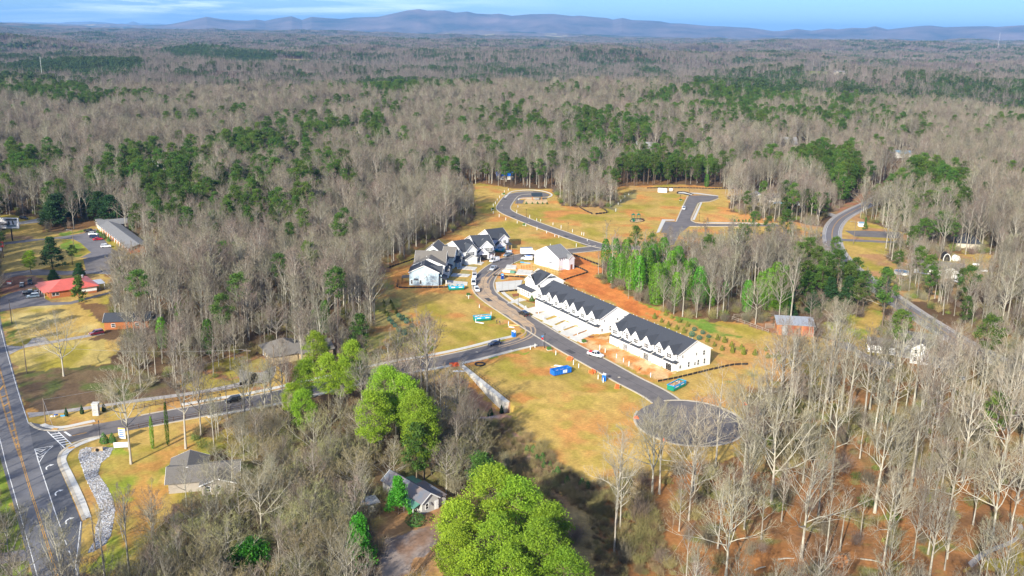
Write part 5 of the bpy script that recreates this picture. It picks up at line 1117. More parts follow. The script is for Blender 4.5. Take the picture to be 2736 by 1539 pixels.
def leaf_tris(rg, c, nrm, size):
    """one random triangle per centre"""
    n = len(c); a = rg.normal(0, 1, (n, 3)); b = rg.normal(0, 1, (n, 3))
    if nrm is not None: a = a - (a * nrm).sum(1, keepdims=True) * nrm * 0.7; b = b - (b * nrm).sum(1, keepdims=True) * nrm * 0.7
    a /= np.linalg.norm(a, axis=1, keepdims=True); b /= np.linalg.norm(b, axis=1, keepdims=True)
    s = size * rg.uniform(0.6, 1.3, (n, 1)); V = np.stack([c + a * s, c - a * s * 0.5 + b * s * 0.6, c - a * s * 0.5 - b * s * 0.6], 1).reshape(-1, 3)
    return V, np.arange(n * 3).reshape(-1, 3)
def pine_tree(seed, H=24, R=4.2, base=0.45, clumps=46, per=70, leaf=0.42, csize=1.25, mats=('needles_mid',), shape='loblolly'):
    rg = np.random.default_rng(seed); T = Acc(); C = Acc()
    z = np.linspace(0, H * 0.96, 7); tp = np.stack([np.cumsum(rg.normal(0, .10, 7)), np.cumsum(rg.normal(0, .10, 7)), z], 1); tp -= tp[0]
    tr = (H * 0.011 + 0.05) * (1 - 0.85 * np.linspace(0, 1, 7)); V, F = tubes_np(tp[:-1], tp[1:], tr[:-1], tr[1:], 6); T.add(V, F)
    t = base + (1 - base) * (rg.random(clumps)) ** 0.8; t[:3] = 0.97
    if shape == 'cone': rad = R * (1.02 - (t - base) / (1 - base)) * rg.uniform(0.75, 1.05, clumps)
    elif shape == 'flat': rad = R * np.sin(np.pi * np.clip((t - base) / (1 - base), 0.05, 0.95)) ** 0.45 * rg.random(clumps) ** 0.5
    else: rad = R * np.sin(np.pi * (0.10 + 0.86 * (t - base) / (1 - base))) ** 0.7 * rg.uniform(0.25, 1.05, clumps) ** 0.6
    rad[:3] *= 0.2
    az = rg.uniform(0, 6.283, clumps); cc = np.stack([np.cos(az) * rad, np.sin(az) * rad, t * H], 1); cc[:, :2] += np.interp(t, z / H, tp[:, 0])[:, None] * 0.8
    f0 = np.stack([tp[3, 0] + 0 * t, tp[3, 1] + 0 * t, (t - 0.05) * H], 1)
    V, F = tubes_np(f0, cc, np.full(clumps, 0.07), np.full(clumps, 0.025), 3); T.add(V, F)
    ids = np.repeat(np.arange(clumps), per); d = rg.normal(0, 1, (len(ids), 3)); d /= np.linalg.norm(d, axis=1, keepdims=True)
    rr_ = rg.random((len(ids), 1)) ** 0.6 * 1.2; cs = csize * rg.uniform(0.7, 1.25, clumps)[ids][:, None]
    p = cc[ids] + d * rr_ * cs * np.array([1.0, 1.0, 0.62]); V, F = leaf_tris(rg, p, None, leaf); C.add(V, F)
    return T.mesh('trunk', ['bark_dark']), C.mesh('crown', list(mats))
def leafy_tree(seed, H=10, R=3, shape='cone', n=5000, leaf=0.28, m='leaf_vivid', lobes=26, base=0.06):
    """dense evergreen: leaves on and just under an uneven surface"""
    rg = np.random.default_rng(seed); T = Acc(); C = Acc()
    tp = np.array([[0, 0, 0], [0, 0, H * 0.8]]); V, F = tubes_np(tp[:1], tp[1:], np.array([0.22]), np.array([0.05]), 6); T.add(V, F)
    u = rg.random(n); t = base + (1 - base) * (1 - np.sqrt(u) if shape == 'cone' else u); az = rg.uniform(0, 6.283, n)
    if shape == 'cone': prof = np.minimum((1 - t) ** 0.75 * 1.05, 0.35 + 3 * (t - base) + 0.3)
    elif shape == 'column': prof = np.sin(np.pi * np.clip(0.12 + 0.85 * t, 0, 1)) ** 0.45
    else: prof = np.sqrt(np.clip(1 - (2 * (t - base) / (1 - base) - 1) ** 2, 0, 1)) + 0.03
    lump = np.zeros(n)
    for k in range(lobes): a0, t0_ = rg.uniform(0, 6.283), rg.random(); lump += rg.uniform(-.2, .34) * np.exp(-((np.angle(np.exp(1j * (az - a0)))) / 0.45) ** 2 - ((t - t0_) / 0.10) ** 2)
    r = R * prof * (1 + lump) * (1 - 0.25 * rg.random(n) ** 2); p = np.stack([np.cos(az) * r, np.sin(az) * r, t * H], 1)
    V, F = leaf_tris(rg, p, np.stack([np.cos(az), np.sin(az), 0.5 + 0 * az], 1) / 1.118, leaf); C.add(V, F)
    return T.mesh('trunk', ['bark_dark']), C.mesh('crown', [m])
def bush_mesh(seed, H=2.5, R=2, n=260, w=0.06, m='brush_tan', leafy=0, lm='brush_olive'):
    rg = np.random.default_rng(seed); C = Acc(); az = rg.uniform(0, 6.283, n); el = np.radians(rg.uniform(25, 85, n)); L_ = H * rg.uniform(0.6, 1.15, n)
    b = np.stack([rg.normal(0, R * 0.28, n), rg.normal(0, R * 0.28, n), rg.uniform(0, H * .4, n)], 1); d = np.stack([np.cos(az) * np.cos(el), np.sin(az) * np.cos(el), np.sin(el)], 1)
    V, F = slivers(b, b + d * L_[:, None] * [R / H, R / H, 1], np.full(n, w)); C.add(V, F)
    q = b + d * (L_ * rg.uniform(.3, .8, n))[:, None]; e = d + rg.normal(0, .6, d.shape); V, F = slivers(q, q + e * L_[:, None] * .45, np.full(n, w * .8)); C.add(V, F)
    if leafy:
        d = rg.normal(0, 1, (leafy, 3)); d /= np.linalg.norm(d, axis=1, keepdims=True); p = d * np.array([R, R, H * .5]) * rg.uniform(.5, 1, (leafy, 1)) + [0, 0, H * .5]
        p[:, 2] = np.abs(p[:, 2]); V, F = leaf_tris(rg, p, None, 0.2); C.add(V, F, 1)
    return C.mesh('brush', [m, lm])

# stock of shapes, shared by all copies
BARE = [as_pair(100 + k, H=h, style=st, spread=sp, low=lo, n1=n1, ntw=3, tw_w=0.050) for k, (h, st, sp, lo, n1) in enumerate([
    (24, 'forest', 1.05, .34, 20), (26, 'forest', 0.90, .42, 18), (22, 'forest', 1.20, .28, 20), (25, 'forest', 0.85, .45, 17),
    (23, 'forest', 1.10, .32, 20), (21, 'broad', 0.72, .30, 17), (20, 'forest', 1.0, .32, 17), (24, 'broad', 0.78, .36, 18)])]
PALE = [pale_pair(260 + k, H=h, style=st, spread=sp, low=lo, n1=n1, n2=6, n3=4, ntw=3, tw_w=0.04) for k, (h, st, sp, lo, n1) in enumerate([
    (23, 'broad', .62, .40, 13), (25, 'forest', .8, .45, 12), (21, 'broad', .75, .34, 14), (24, 'forest', .65, .52, 11), (19, 'broad', .6, .36, 12)])]
OLIVE = []
for k_, h_ in enumerate((9, 7.5, 11)):
    T_, C_, _t = bare_tree(280 + k_, H=h_, style='broad', spread=1.15, low=.12, n1=15, n2=7, n3=5, ntw=3, tw_w=0.045); OLIVE.append((T_.mesh('trunk', ['bark_pale']), C_.mesh('crown', ['bark_pale', 'twig_olive'])))
HERO = [pale_pair(200 + k, H=h, style='broad', spread=sp, low=lo, n1=n1, n2=8, n3=6, ntw=4, tw_w=0.040, lean=le) for k, (h, sp, lo, n1, le) in enumerate([
    (25, 0.85, .28, 15, 0.05), (22, 1.0, .30, 16, 0.02), (26, 0.75, .40, 14, -0.04)])]
SLIM = [as_pair(230 + k, H=h, style='forest', spread=0.42, low=.55, n1=9, n2=5, n3=4, ntw=2, tw_w=0.045) for k, h in enumerate((19, 16, 21))]
PINE = [pine_tree(300 + k, H=h, R=r, base=b, clumps=c, per=64, leaf=.40, csize=cs) for k, (h, r, b, c, cs) in enumerate([
    (24, 4.4, .50, 44, 1.45), (21, 3.8, .42, 44, 1.35), (26, 4.2, .58, 36, 1.5), (19, 3.6, .25, 52, 1.3)])]
PINEB = [pine_tree(320 + k, H=h, R=r, base=b, clumps=c, per=110, leaf=.25, csize=cs * 1.12, mats=('needles_bright',)) for k, (h, r, b, c, cs) in enumerate([
    (24, 5.8, .38, 150, 1.35), (22, 5.2, .34, 140, 1.3), (20, 4.6, .26, 125, 1.25)])]
PINED = [pine_tree(340 + k, H=h, R=r, base=.12, clumps=95, per=60, leaf=.45, csize=1.35, mats=('needles_dark',), shape='cone') for k, (h, r) in enumerate([(20, 5.0), (17, 4.4), (14, 3.6)])]
YOUNG = [pine_tree(350 + k, H=h, R=2.1, base=.10, clumps=40, per=34, leaf=.45, csize=.95, mats=('needles_mid',), shape='cone') for k, h in enumerate((11, 9))]
LOWB, LOWP = [], []
for k in range(3):
    T_, C_, _t = bare_tree(400 + k, H=(23, 20, 24)[k], style='forest', spread=.9, low=.4, n1=9, n2=4, n3=3, ntw=0, tw_w=0.16, twig='twig_far')
    A_c = Acc(); A_c.add(np.concatenate(T_.V), np.concatenate(T_.F)); V_, F_, I_ = np.concatenate(C_.V), np.concatenate(C_.F), np.concatenate(C_.I); A_c.V.append(V_); A_c.F.append(F_ + A_c.n); A_c.I.append(I_); A_c.n += len(V_)
    LOWB.append(A_c.mesh('bare_tree_far', ['bark_far', 'twig_far']))
def low_pine(seed, H, R):
    rg = np.random.default_rng(seed); n = 210; d = rg.normal(0, 1, (n, 3)); d /= np.linalg.norm(d, axis=1, keepdims=True)
    p = d * np.array([R, R, H * .27]) * rg.uniform(.6, 1, (n, 1)) + [0, 0, H * .72]; V, F = leaf_tris(rg, p, None, 1.15); C = Acc(); C.add(V, F)
    return C.mesh('pine_far', ['needles_far'])
LOWP = [low_pine(500 + k, h, r) for k, (h, r) in enumerate(((21, 4.2), (18, 3.8)))]
def far_patch(seed, kind):
    rg = np.random.default_rng(seed); C = Acc(); n = 16
    for k in range(n):
        x, y = rg.uniform(-22, 22, 2); h = rg.uniform(16, 24); ev = kind == 'pine' or (kind == 'mix' and rg.random() < .3)
        m_ = 26; d = rg.normal(0, 1, (m_, 3)); d /= np.linalg.norm(d, axis=1, keepdims=True); p = d * np.array([4.6, 4.6, h * .3]) * rg.uniform(.5, 1, (m_, 1)) + [x, y, h * .66]
        if ev: V, F = leaf_tris(rg, p, None, 2.8); C.add(V, F, 1)
        else: V, F = slivers(np.array([[x, y, h * .2]]) + rg.normal(0, 1.2, (m_, 3)), p + d * 1.5 + [0, 0, 2], np.full(m_, 1.0)); C.add(V, F, 0)
    return C.mesh('woodland_patch', ['twig_far', 'needles_far'])
PATCH = [far_patch(600 + k, kd) for k, kd in enumerate(('bare', 'bare', 'mix', 'pine'))]
BUSH = [bush_mesh(700, 2.6, 2.2, 230), bush_mesh(701, 3.4, 2.6, 260, m='twig_grey'), bush_mesh(702, 2.0, 2.0, 150, leafy=160), bush_mesh(703, 4.5, 2.2, 240, m='twig_grey'), bush_mesh(704, 2.2, 2.2, 160, m='brush_olive', leafy=220, lm='shrub_green')]

# ------------------------------------------------------------------ where trees stand
def evergreen_share(x, y):
    r = np.hypot(x, y); n = fbm(x / 70, y / 110, 51, 4); n2 = fbm(x / 300, y / 520, 12, 4)
    s = sstep(0.57, 0.72, n) * 0.55 + sstep(0.53, 0.72, n2) * 0.32
    s = s * (0.12 + 0.88 * sstep(420, 800, r)) + 0.015 + 0.06 * sstep(900, 2000, r) - 0.10 * sstep(1100, 1700, r) * (n2 > .55)
    for poly, v in EVER: s = np.where(inside(poly, x, y), v, s)
    return np.clip(s, 0, 1)
EVER = [(Dq(p), v) for p, v in [
    ([(0, 178), (100, 176), (330, 168), (365, 185), (300, 208), (150, 205), (0, 196)], 1.0),
    ([(400, 150), (470, 128), (560, 128), (700, 150), (690, 168), (560, 170), (480, 165)], 0.95),
    ([(0, 235), (200, 240), (250, 290), (150, 300), (0, 280)], 0.75), ([(270, 430), (370, 415), (520, 440), (500, 500), (400, 520), (300, 500)], 0.8),
    ([(1000, 520), (1001, 520), (1001, 521)], 0.5), ([(900, 215), (1190, 210), (1220, 250), (1000, 275), (900, 250)], 0.75), ([(740, 340), (960, 330), (980, 390), (850, 400), (740, 370)], 0.4),
    ([(1120, 300), (1380, 310), (1420, 350), (1200, 370), (1120, 350)], 0.22), ([(1500, 350), (1620, 340), (1640, 410), (1530, 420), (1500, 390)], 0.45),
    ([(1540, 448), (1760, 446), (1820, 466), (1540, 468)], 0.85), ([(1750, 220), (2020, 210), (2030, 290), (1850, 300), (1740, 260)], 0.8),
    ([(1990, 425), (2140, 410), (2170, 520), (2120, 525), (2000, 450)], 0.85), ([(2230, 460), (2410, 470), (2430, 590), (2300, 600), (2220, 520)], 0.75), ([(2260, 220), (2576, 230), (2576, 300), (2300, 280)], 0.5),
    ([(1960, 740), (2020, 700), (2120, 740), (2170, 780), (2170, 810), (2100, 825), (2010, 810)], 0.5),
    ([(350, 1000), (1000, 1050), (1300, 1150), (1300, 1700), (200, 1700), (380, 1200)], 0.0), ([(1400, 478), (1540, 478), (1530, 523), (1410, 515)], 0.0), ([(900, 480), (1200, 470), (1190, 560), (950, 680)], 0.0), ([(1640, 1150), (2576, 1100), (2576, 1449), (1640, 1449)], 0.0),
    ([(1900, 930), (2576, 860), (2576, 1180), (1860, 1180)], 0.02)]]
def openness(x, y):
    m = np.zeros(np.shape(x), bool)
    for p in OPEN_ALL: m |= inside(p, x, y)
    # keep roads and drives free
    for ln, w in ((CTY, 9), (ENTR, 9), (STREET, 9), (LOOP, 8)):
        P = np.array(ln[::3]); x_ = np.asarray(x); y_ = np.asarray(y)
        bb = (x_ > P[:, 0].min() - w) & (x_ < P[:, 0].max() + w) & (y_ > P[:, 1].min() - w) & (y_ < P[:, 1].max() + w)
        if bb.any():
            d = np.min(np.hypot(x_[bb][:, None] - P[None, :, 0], y_[bb][:, None] - P[None, :, 1]), axis=1); t = m[bb]; t |= d < w; m[bb] = t
    return m
def scatter(r0, r1, sp, jit=0.48, amax=33):
    a = math.radians(amax); xs = np.arange(-r1 * math.sin(a), r1 * math.sin(a), sp); ys = np.arange(r0 * math.cos(a), r1, sp)
    X, Y = np.meshgrid(xs, ys); X = (X + nrg.uniform(-jit, jit, X.shape) * sp).ravel(); Y = (Y + nrg.uniform(-jit, jit, Y.shape) * sp).ravel()
    r = np.hypot(X, Y); k = (r >= r0) & (r < r1) & (np.abs(X) < Y * math.tan(a)); return X[k], Y[k]
KEEP_CLEAR = []   # circles (x, y, r) kept free of forest trees, filled by hand-placed things
# ------------------------------------------------------------------ vehicles
def loft(sections):
    """closed body from cross sections: each (x, [(y, z)...]) symmetric outline given for y >= 0"""
    mb = MB(); rows = []
    for x, half in sections:
        full = [(y, z) for y, z in half] + [(-y, z) for y, z in reversed(half)]
        rows.append([(x, y, z) for y, z in full])
    n = len(rows[0]); vs = [p for r in rows for p in r]; fs = []
    for i in range(len(rows) - 1):
        for k in range(n): k2 = (k + 1) % n; fs.append((i * n + k, i * n + k2, (i + 1) * n + k2, (i + 1) * n + k))
    fs += [tuple(reversed(range(n))), tuple((len(rows) - 1) * n + k for k in range(n))]
    mb.add(vs, fs); return mb
def body_sec(x, w, zb, zm, zt): return (x, [(w * .80, zb), (w, zb + .15), (w, zm), (w * .95, zt - .03), (w * .80, zt)])
SPEC = {  # length, half width, hood z, roof z, sections of lower body, cabin (x0,x1 at base; x0,x1 at roof), bed
    'sedan': dict(L=4.8, W=.90, low=[(-2.4, .35, .62, .80), (-2.3, .25, .75, .95), (-1.5, .22, .82, 1.02), (1.0, .22, .80, .98), (2.0, .24, .68, .86), (2.35, .32, .55, .70)], cab=(-1.75, 1.05, -1.05, .35, .98, 1.43)),
    'suv': dict(L=4.8, W=.95, low=[(-2.4, .40, .75, 1.0), (-2.35, .3, .85, 1.15), (-1.2, .28, .95, 1.15), (1.0, .28, .92, 1.12), (2.0, .30, .80, 1.02), (2.35, .38, .62, .85)], cab=(-2.32, 1.10, -2.05, .35, 1.12, 1.75)),
    'pickup': dict(L=5.8, W=1.0, low=[(-2.9, .50, .85, 1.05), (-2.85, .42, .95, 1.10), (-.6, .36, .98, 1.12), (1.3, .36, 1.0, 1.18), (2.5, .38, .92, 1.08), (2.85, .45, .75, .92)], cab=(-.95, 1.45, -.75, .75, 1.12, 1.88), bed=(-2.75, -1.0)),
    'van': dict(L=5.6, W=1.0, low=[(-2.8, .40, 1.0, 1.25), (-2.75, .32, 1.1, 1.30), (-1.0, .30, 1.1, 1.30), (1.2, .30, 1.1, 1.28), (2.3, .32, .95, 1.12), (2.75, .40, .7, .9)], cab=(-2.78, 1.85, -2.72, 1.15, 1.25, 2.15)),
}
def car_proto(kind, paint):
    sp = SPEC[kind]; W = sp['W']; P = {}
    P['body'] = loft([body_sec(x, W * (.93 if i in (0, len(sp['low']) - 1) else 1), a, b, c) for i, (x, a, b, c) in enumerate(sp['low'])]).mesh('body', paint)
    x0, x1, r0, r1, zb, zr = sp['cab']; wr = W * .80; wb = W * .95
    cb = MB(); V = [(x0, -wb, zb), (x1, -wb, zb), (x1, wb, zb), (x0, wb, zb), (r0, -wr, zr), (r1, -wr, zr), (r1, wr, zr), (r0, wr, zr)]
    cb.add(V, [(4, 5, 6, 7), (0, 3, 2, 1)]); rf = MB(); rf.box(r0 - .02, r1 + .02, -wr - .02, wr + .02, zr - .05, zr + .03); P['roof'] = rf.mesh('roof', paint)
    gl = MB(); gl.add(V, [(0, 1, 5, 4), (1, 2, 6, 5), (2, 3, 7, 6), (3, 0, 4, 7)]); P['window'] = gl.mesh('window', 'car_glass')
    pl = MB()
    for sy in (-1, 1):
        for bx, rx in ((x0, r0), (x1, r1), ((x0 + x1) / 2, (r0 + r1) / 2)): pl.beam((bx, sy * wb * 1.0, zb), (rx, sy * wr * 1.01, zr), .10, .06)
    if kind == 'van':
        for sy in (-1, 1): pl.add([(x0, sy * (wb + .012), zb), (.55, sy * (wb + .012), zb), (.45, sy * (wr + .012), zr), (r0, sy * (wr + .012), zr)], [(0, 1, 2, 3)])
        pl.add([(x0 - .015, -wb, zb), (x0 - .015, wb, zb), (r0 - .015, wr, zr), (r0 - .015, -wr, zr)], [(0, 1, 2, 3)])
    P['pillars'] = pl.mesh('door_frame', paint)
    wh = MB(); wh.tube([(0, -.11, 0), (0, .11, 0)], .36 if kind != 'sedan' else .33, 12); P['tyre'] = wh.mesh('tyre', 'tyre_black')
    rm = MB(); rm.tube([(0, -.125, 0), (0, .125, 0)], .20, 8); P['rim'] = rm.mesh('rim', 'chrome')
    xf = sp['low'][-1][0]; xr = sp['low'][0][0]
    hl = MB(); hl.box(-.12, .05, -.2, .2, -.07, .08); P['headlight'] = hl.mesh('headlight', 'lamp_clear'); P['tail'] = hl.mesh('tail_light', 'tail_red')
    bm_ = MB(); bm_.box(xf - .1, xf + .06, -W * .85, W * .85, .32, .50); P['bumper'] = bm_.mesh('bumper', 'chrome' if kind == 'pickup' else 'car_grey')
    bm_ = MB(); bm_.box(xr - .08, xr + .08, -W * .85, W * .85, .38, .56); P['rbumper'] = bm_.mesh('bumper', 'chrome' if kind == 'pickup' else 'car_grey')
    if 'bed' in sp:
        b0, b1 = sp['bed']; bd = MB(); bd.box(b0, b1, -W * .82, W * .82, 1.02, 1.115); P['bed'] = bd.mesh('truck_bed', 'car_grey')
        rl = MB(); rl.box(b0, b1, -W * .98, -W * .82, 1.0, 1.30); rl.box(b0, b1, W * .82, W * .98, 1.0, 1.30); rl.box(b0 - .05, b0 + .05, -W * .9, W * .9, .95, 1.30); P['rail'] = rl.mesh('bed_wall', paint)
    return P
_cars = {}
def car(kind, paint, p, q, label, cat='car', name='parked_car', extra=None, z=0.05):
    """rear at ground point p, front at ground point q"""
    key = (kind, paint)
    if key not in _cars: _cars[key] = car_proto(kind, paint)
    P = _cars[key]; sp = SPEC[kind]; ang = math.atan2(q[1] - p[1], q[0] - p[0]); c = lerp(p, q, .5)
    r = thing(name, label, cat, (c[0], c[1], gz(*c) + z), ang)
    b = put('body', P['body'], r); put('cabin_roof', P['roof'], r); w = put('window', P['window'], r); put('door_frame', P['pillars'], w)
    put('bumper', P['bumper'], r); put('bumper', P['rbumper'], r)
    xf = sp['low'][-1][0]; xr = sp['low'][0][0]; zh = sp['low'][-1][2]; zt = sp['low'][0][2]
    for sy in (-1, 1):
        put('headlight', P['headlight'], r, (xf, sy * sp['W'] * .68, zh)); put('tail_light', P['tail'], r, (xr + .04, sy * sp['W'] * .72, zt))
        for x in (xr + sp['L'] * .2, xf - sp['L'] * .18): o = put('wheel', P['tyre'], r, (x, sy * (sp['W'] - .10), .34)); put('rim', P['rim'], o)
    if 'bed' in P: put('truck_bed', P['bed'], r); put('bed_wall', P['rail'], r)
    for nm, mb, m in (extra or []): mb.build(nm, m, r)
    return r
z12 = lambda a, b: Z1(1200, 780, a, b); z10 = lambda a, b: Z1(1060, 600, a, b); z0 = lambda a, b: Z1(0, 560, a, b)
car('sedan', 'car_navy', z12(815, 808), z12(600, 852), 'dark blue sedan parked at the kerb before the junction')
car('pickup', 'car_black', z12(1235, 405), z12(1100, 335), 'black pickup parked at the kerb by the white drives', 'pickup truck', 'pickup_truck', [('bed_cover', MB().box(-2.7, -1.0, -.9, .9, 1.22, 1.34), 'car_black'), ('rear_cab', MB().box(-2.7, -.9, -.78, .78, 1.3, 1.8), 'car_glass')])
car('pickup', 'car_white', z12(2200, 985), z12(2370, 1030), 'white pickup with red gear in its bed, parked before the end row dirt', 'pickup truck', 'pickup_truck', [('cargo', MB().box(-2.4, -1.4, -.6, .5, 1.1, 1.6), 'sign_red')])
car('suv', 'car_white', z10(1215, 985), z10(1285, 1095), 'white car nearest the green field in the row at the left kerb'); car('van', 'car_white', z10(1200, 890), z10(1200, 975), 'white van in the row at the left kerb, beside the dumpster', 'van', 'parked_van')
rack = MB()
for x in (-2.6, -1.3, .3): rack.box(x, x + .08, -.95, .95, 2.3, 2.38); rack.box(x, x + .08, -.95, -.87, 1.1, 2.3); rack.box(x, x + .08, .87, .95, 1.1, 2.3)
rack.box(-2.8, .8, -.5, -.3, 2.38, 2.5); rack.box(-2.8, .8, .1, .35, 2.38, 2.5)
car('pickup', 'car_white', z10(1215, 770), z10(1210, 870), 'white pickup with a loaded ladder rack, last in the row at the left kerb', 'pickup truck', 'pickup_truck', [('ladder_rack', rack, 'galvanised')])
car('pickup', 'car_silver', z10(1545, 680), z10(1470, 735), 'silver pickup driving round the bend of the street', 'pickup truck', 'pickup_truck')
car('van', 'car_white', z10(1570, 570), z10(1480, 595), 'white van with a ladder on top at the kerb of the fifth house', 'van', 'parked_van', [('ladder', MB().box(-2.2, 1.6, -.3, -.2, 2.2, 2.28).box(-2.2, 1.6, .2, .3, 2.2, 2.28), 'galvanised')])
car('pickup', 'car_slate', z10(1800, 470), z10(1670, 515), 'blue-grey pickup parked by the orange dirt beyond the van', 'pickup truck', 'pickup_truck')
car('van', 'car_white', z10(2110, 560), z10(1950, 550), 'white van standing behind the stud wall below the box truck', 'van', 'parked_van', [('blue_cover', MB().box(-1.6, .4, -.7, .7, 2.15, 2.35), 'plastic_blue')])
car('suv', 'car_white', Z1(1680, 470, 855, 495), Z1(1680, 470, 858, 552), 'white car alone on the east street')
car('suv', 'car_black', T1(0, 2, 1835, 122), T1(0, 2, 1685, 150), 'dark car driving on the entrance street behind the bare trees')
car('pickup', 'car_black', z0(1305, 350), z0(1495, 362), 'black pickup under the motel canopy', 'pickup truck', 'pickup_truck'); car('suv', 'car_white', z0(1385, 400), z0(1540, 405), 'white car half hidden behind the dark blue one at the motel'); car('suv', 'car_navy', z0(1400, 445), z0(1560, 440), 'dark blue car next to the red one at the motel')
car('sedan', 'car_red', z0(1450, 485), z0(1610, 470), 'bright red car parked at the motel'); car('suv', 'car_white', z0(1580, 595), z0(1735, 588), 'white wagon alone in the motel lot')
car('pickup', 'car_black', z0(350, 1335), z0(600, 1310), 'black pickup in front of the red-roofed building', 'pickup truck', 'pickup_truck'); car('suv', 'car_slate', z0(610, 1365), z0(420, 1385), 'blue-grey car beside the black pickup at the red-roofed building')
car('sedan', 'car_black', z0(360, 1160), z0(330, 1235), 'black car parked in the shade left of the red roof'); car('suv', 'car_black', z0(470, 1120), z0(470, 1195), 'black car under the pines left of the red roof'); car('sedan', 'car_slate', z0(800, 1080), z0(890, 1075), 'car seen over the top of the red roof')
car('suv', 'car_black', z0(345, 150), z0(405, 155), 'small black car on the upper lane beyond the billboard'); car('suv', 'car_navy', z0(-40, 320), z0(60, 315), 'dark car under the left end of the billboard')
car('suv', 'car_maroon', Z1(0, 780, 1620, 645), Z1(0, 780, 1390, 690), 'dark red car on the drive of the hidden brick house'); car('pickup', 'car_silver', Z1(2296, 860, 1640, 930), Z1(2296, 860, 1370, 900), 'silver pickup beside the white two-storey house in the right wood', 'pickup truck', 'pickup_truck')
car('suv', 'car_white', Z1(2240, 560, 1850, 1140), Z1(2240, 560, 1790, 1120), 'white car at the gable of the long white house')
# box truck
c = z10(2035, 480); d = z10(2160, 470); r = thing('box_truck', 'white box truck parked beside the wrapped white house', 'truck', (c[0], c[1], .05), math.radians(14)); W1r = None
MB().box(-3.2, 2.4, -1.25, 1.25, .95, 3.75).build('cargo_box', 'car_white', r); MB().box(-3.24, -3.2, -1.1, 1.1, 1.0, 3.6).build('roller_door', 'garage_white', r)
loft([(2.5, [(.95, .6), (1.05, .8), (1.05, 1.6), (.95, 2.4), (.8, 2.5)]), (3.5, [(.95, .6), (1.05, .8), (1.05, 1.5), (.92, 2.3), (.78, 2.4)]), (4.0, [(.95, .6), (1.05, .8), (1.05, 1.4), (1.0, 1.5), (.9, 1.55)]), (4.9, [(.9, .6), (1.0, .8), (1.0, 1.2), (.95, 1.3), (.8, 1.35)])]).build('cab', 'car_white', r)
MB().box(3.45, 3.9, -.8, .8, 1.6, 2.2).build('windscreen', 'car_glass', r); MB().box(-3.1, 4.6, -.5, .5, .5, .95).build('chassis', 'black_metal', r); MB().box(-3.4, 2.4, -1.25, 1.25, 3.75, 3.80).build('box_roof', 'galvanised', r)
for x in (-2.0, 3.9):
    for y in (-1.0, 1.0): o = MB().tube([(0, -.14, 0), (0, .14, 0)], .46, 12).build('wheel', 'tyre_black', r); o.location = (x, y, .46)

# ------------------------------------------------------------------ dumpsters, toilets, small site things
def dumpster(p, q, label, base, band=None, fill='debris', placard=False, L=6.7, group=None, text=None):
    ang = math.atan2(q[1] - p[1], q[0] - p[0]); c = p; r = thing('dumpster', label, 'dumpster', (c[0], c[1], gz(*c) + .03), ang, group); W = 2.4; Hh = 1.75
    t = .10; MB().box(0, L, 0, t, .25, Hh).build('side_wall', base, r); MB().box(0, L, W - t, W, .25, Hh).build('side_wall', base, r); MB().box(0, t, t, W - t, .25, Hh).build('end_wall', base, r); MB().box(L - t, L, t, W - t, .25, Hh).build('end_gate', base, r); MB().box(0, L, t, W - t, .2, .3).build('floor', base, r)
    rb = MB().box(-.05, .1, -.06, -.001, .2, Hh + .05)
    rib = MB().box(-.06, .06, -.09, -.001, .25, Hh - .1).mesh('rib', base)
    for k in range(9): put('rib', rib, r, (.3 + k * (L - .6) / 8, 0, 0)); put('rib', rib, r, (.3 + k * (L - .6) / 8, W + .09, 0))
    MB().box(-.06, L + .06, -.12, t, Hh, Hh + .12).box(-.06, L + .06, W - t, W + .12, Hh, Hh + .12).box(-.06, t, t, W - t, Hh, Hh + .12).box(L - t, L + .06, t, W - t, Hh, Hh + .12).build('top_rail', band or base, r)
    if band:
        MB().box(.02, L - .02, -.11, -.092, Hh * .58, Hh).build('band', band, r)
        MB().box(.9, 2.5, -.125, -.112, Hh * .66, Hh * .84).build('lettering', 'sign_white', r); MB().box(4.1, 5.7, -.125, -.112, Hh * .66, Hh * .84).build('lettering', 'sign_white', r)
    if placard:
        s_ = MB().box(L * .50, L * .73, -.12, -.095, .55, 1.55).build('placard', 'sign_white', r)
        for k in range(3): MB().box(L * .53, L * (.70 - .03 * k), -.13, -.122, 1.25 - k * .28, 1.35 - k * .28).build('lettering', 'sign_lightblue', s_)
    hf = MB(); nx, ny = 12, 5
    V = [(t + (L - 2 * t) * i / nx, t + (W - 2 * t) * j / ny, (.75 if placard else 1.45) + rnd.uniform(-.12, .38)) for i in range(nx + 1) for j in range(ny + 1)]
    hf.add(V, [(i * (ny + 1) + j, (i + 1) * (ny + 1) + j, (i + 1) * (ny + 1) + j + 1, i * (ny + 1) + j + 1) for i in range(nx) for j in range(ny)]); hf.build('debris', fill, r)
    for k in range(14):
        b = MB(); x, y = rnd.uniform(.5, L - 1), rnd.uniform(.4, W - .5); a = rnd.uniform(0, 3.1); l_ = rnd.uniform(.3, .9); zz_ = (.95 if placard else 1.72) + rnd.uniform(0, .2)
        b.beam((x - math.cos(a) * l_ * .5, y - math.sin(a) * l_ * .3, zz_), (x + math.cos(a) * l_ * .5, y + math.sin(a) * l_ * .3, zz_ + rnd.uniform(-.1, .2)), .22, .08); b.build('scrap_board', rnd.choice(['raw_lumber', 'white_trim', 'debris']), r)
    return r
dumpster(z12(1640, 1322), z12(1925, 1262), 'bright blue open dumpster with a white placard on the lawn', 'dumpster_blue', placard=True)
dumpster(z12(400, 470), z12(665, 448), 'green dumpster with a blue band, piled with scrap on the lawn above the junction', 'dumpster_green', 'band_cyan', L=6.4)
dumpster(z10(818, 1035), z10(1055, 1022), 'green dumpster with a blue band in front of the pale blue house', 'dumpster_green', 'band_cyan', L=6.4)
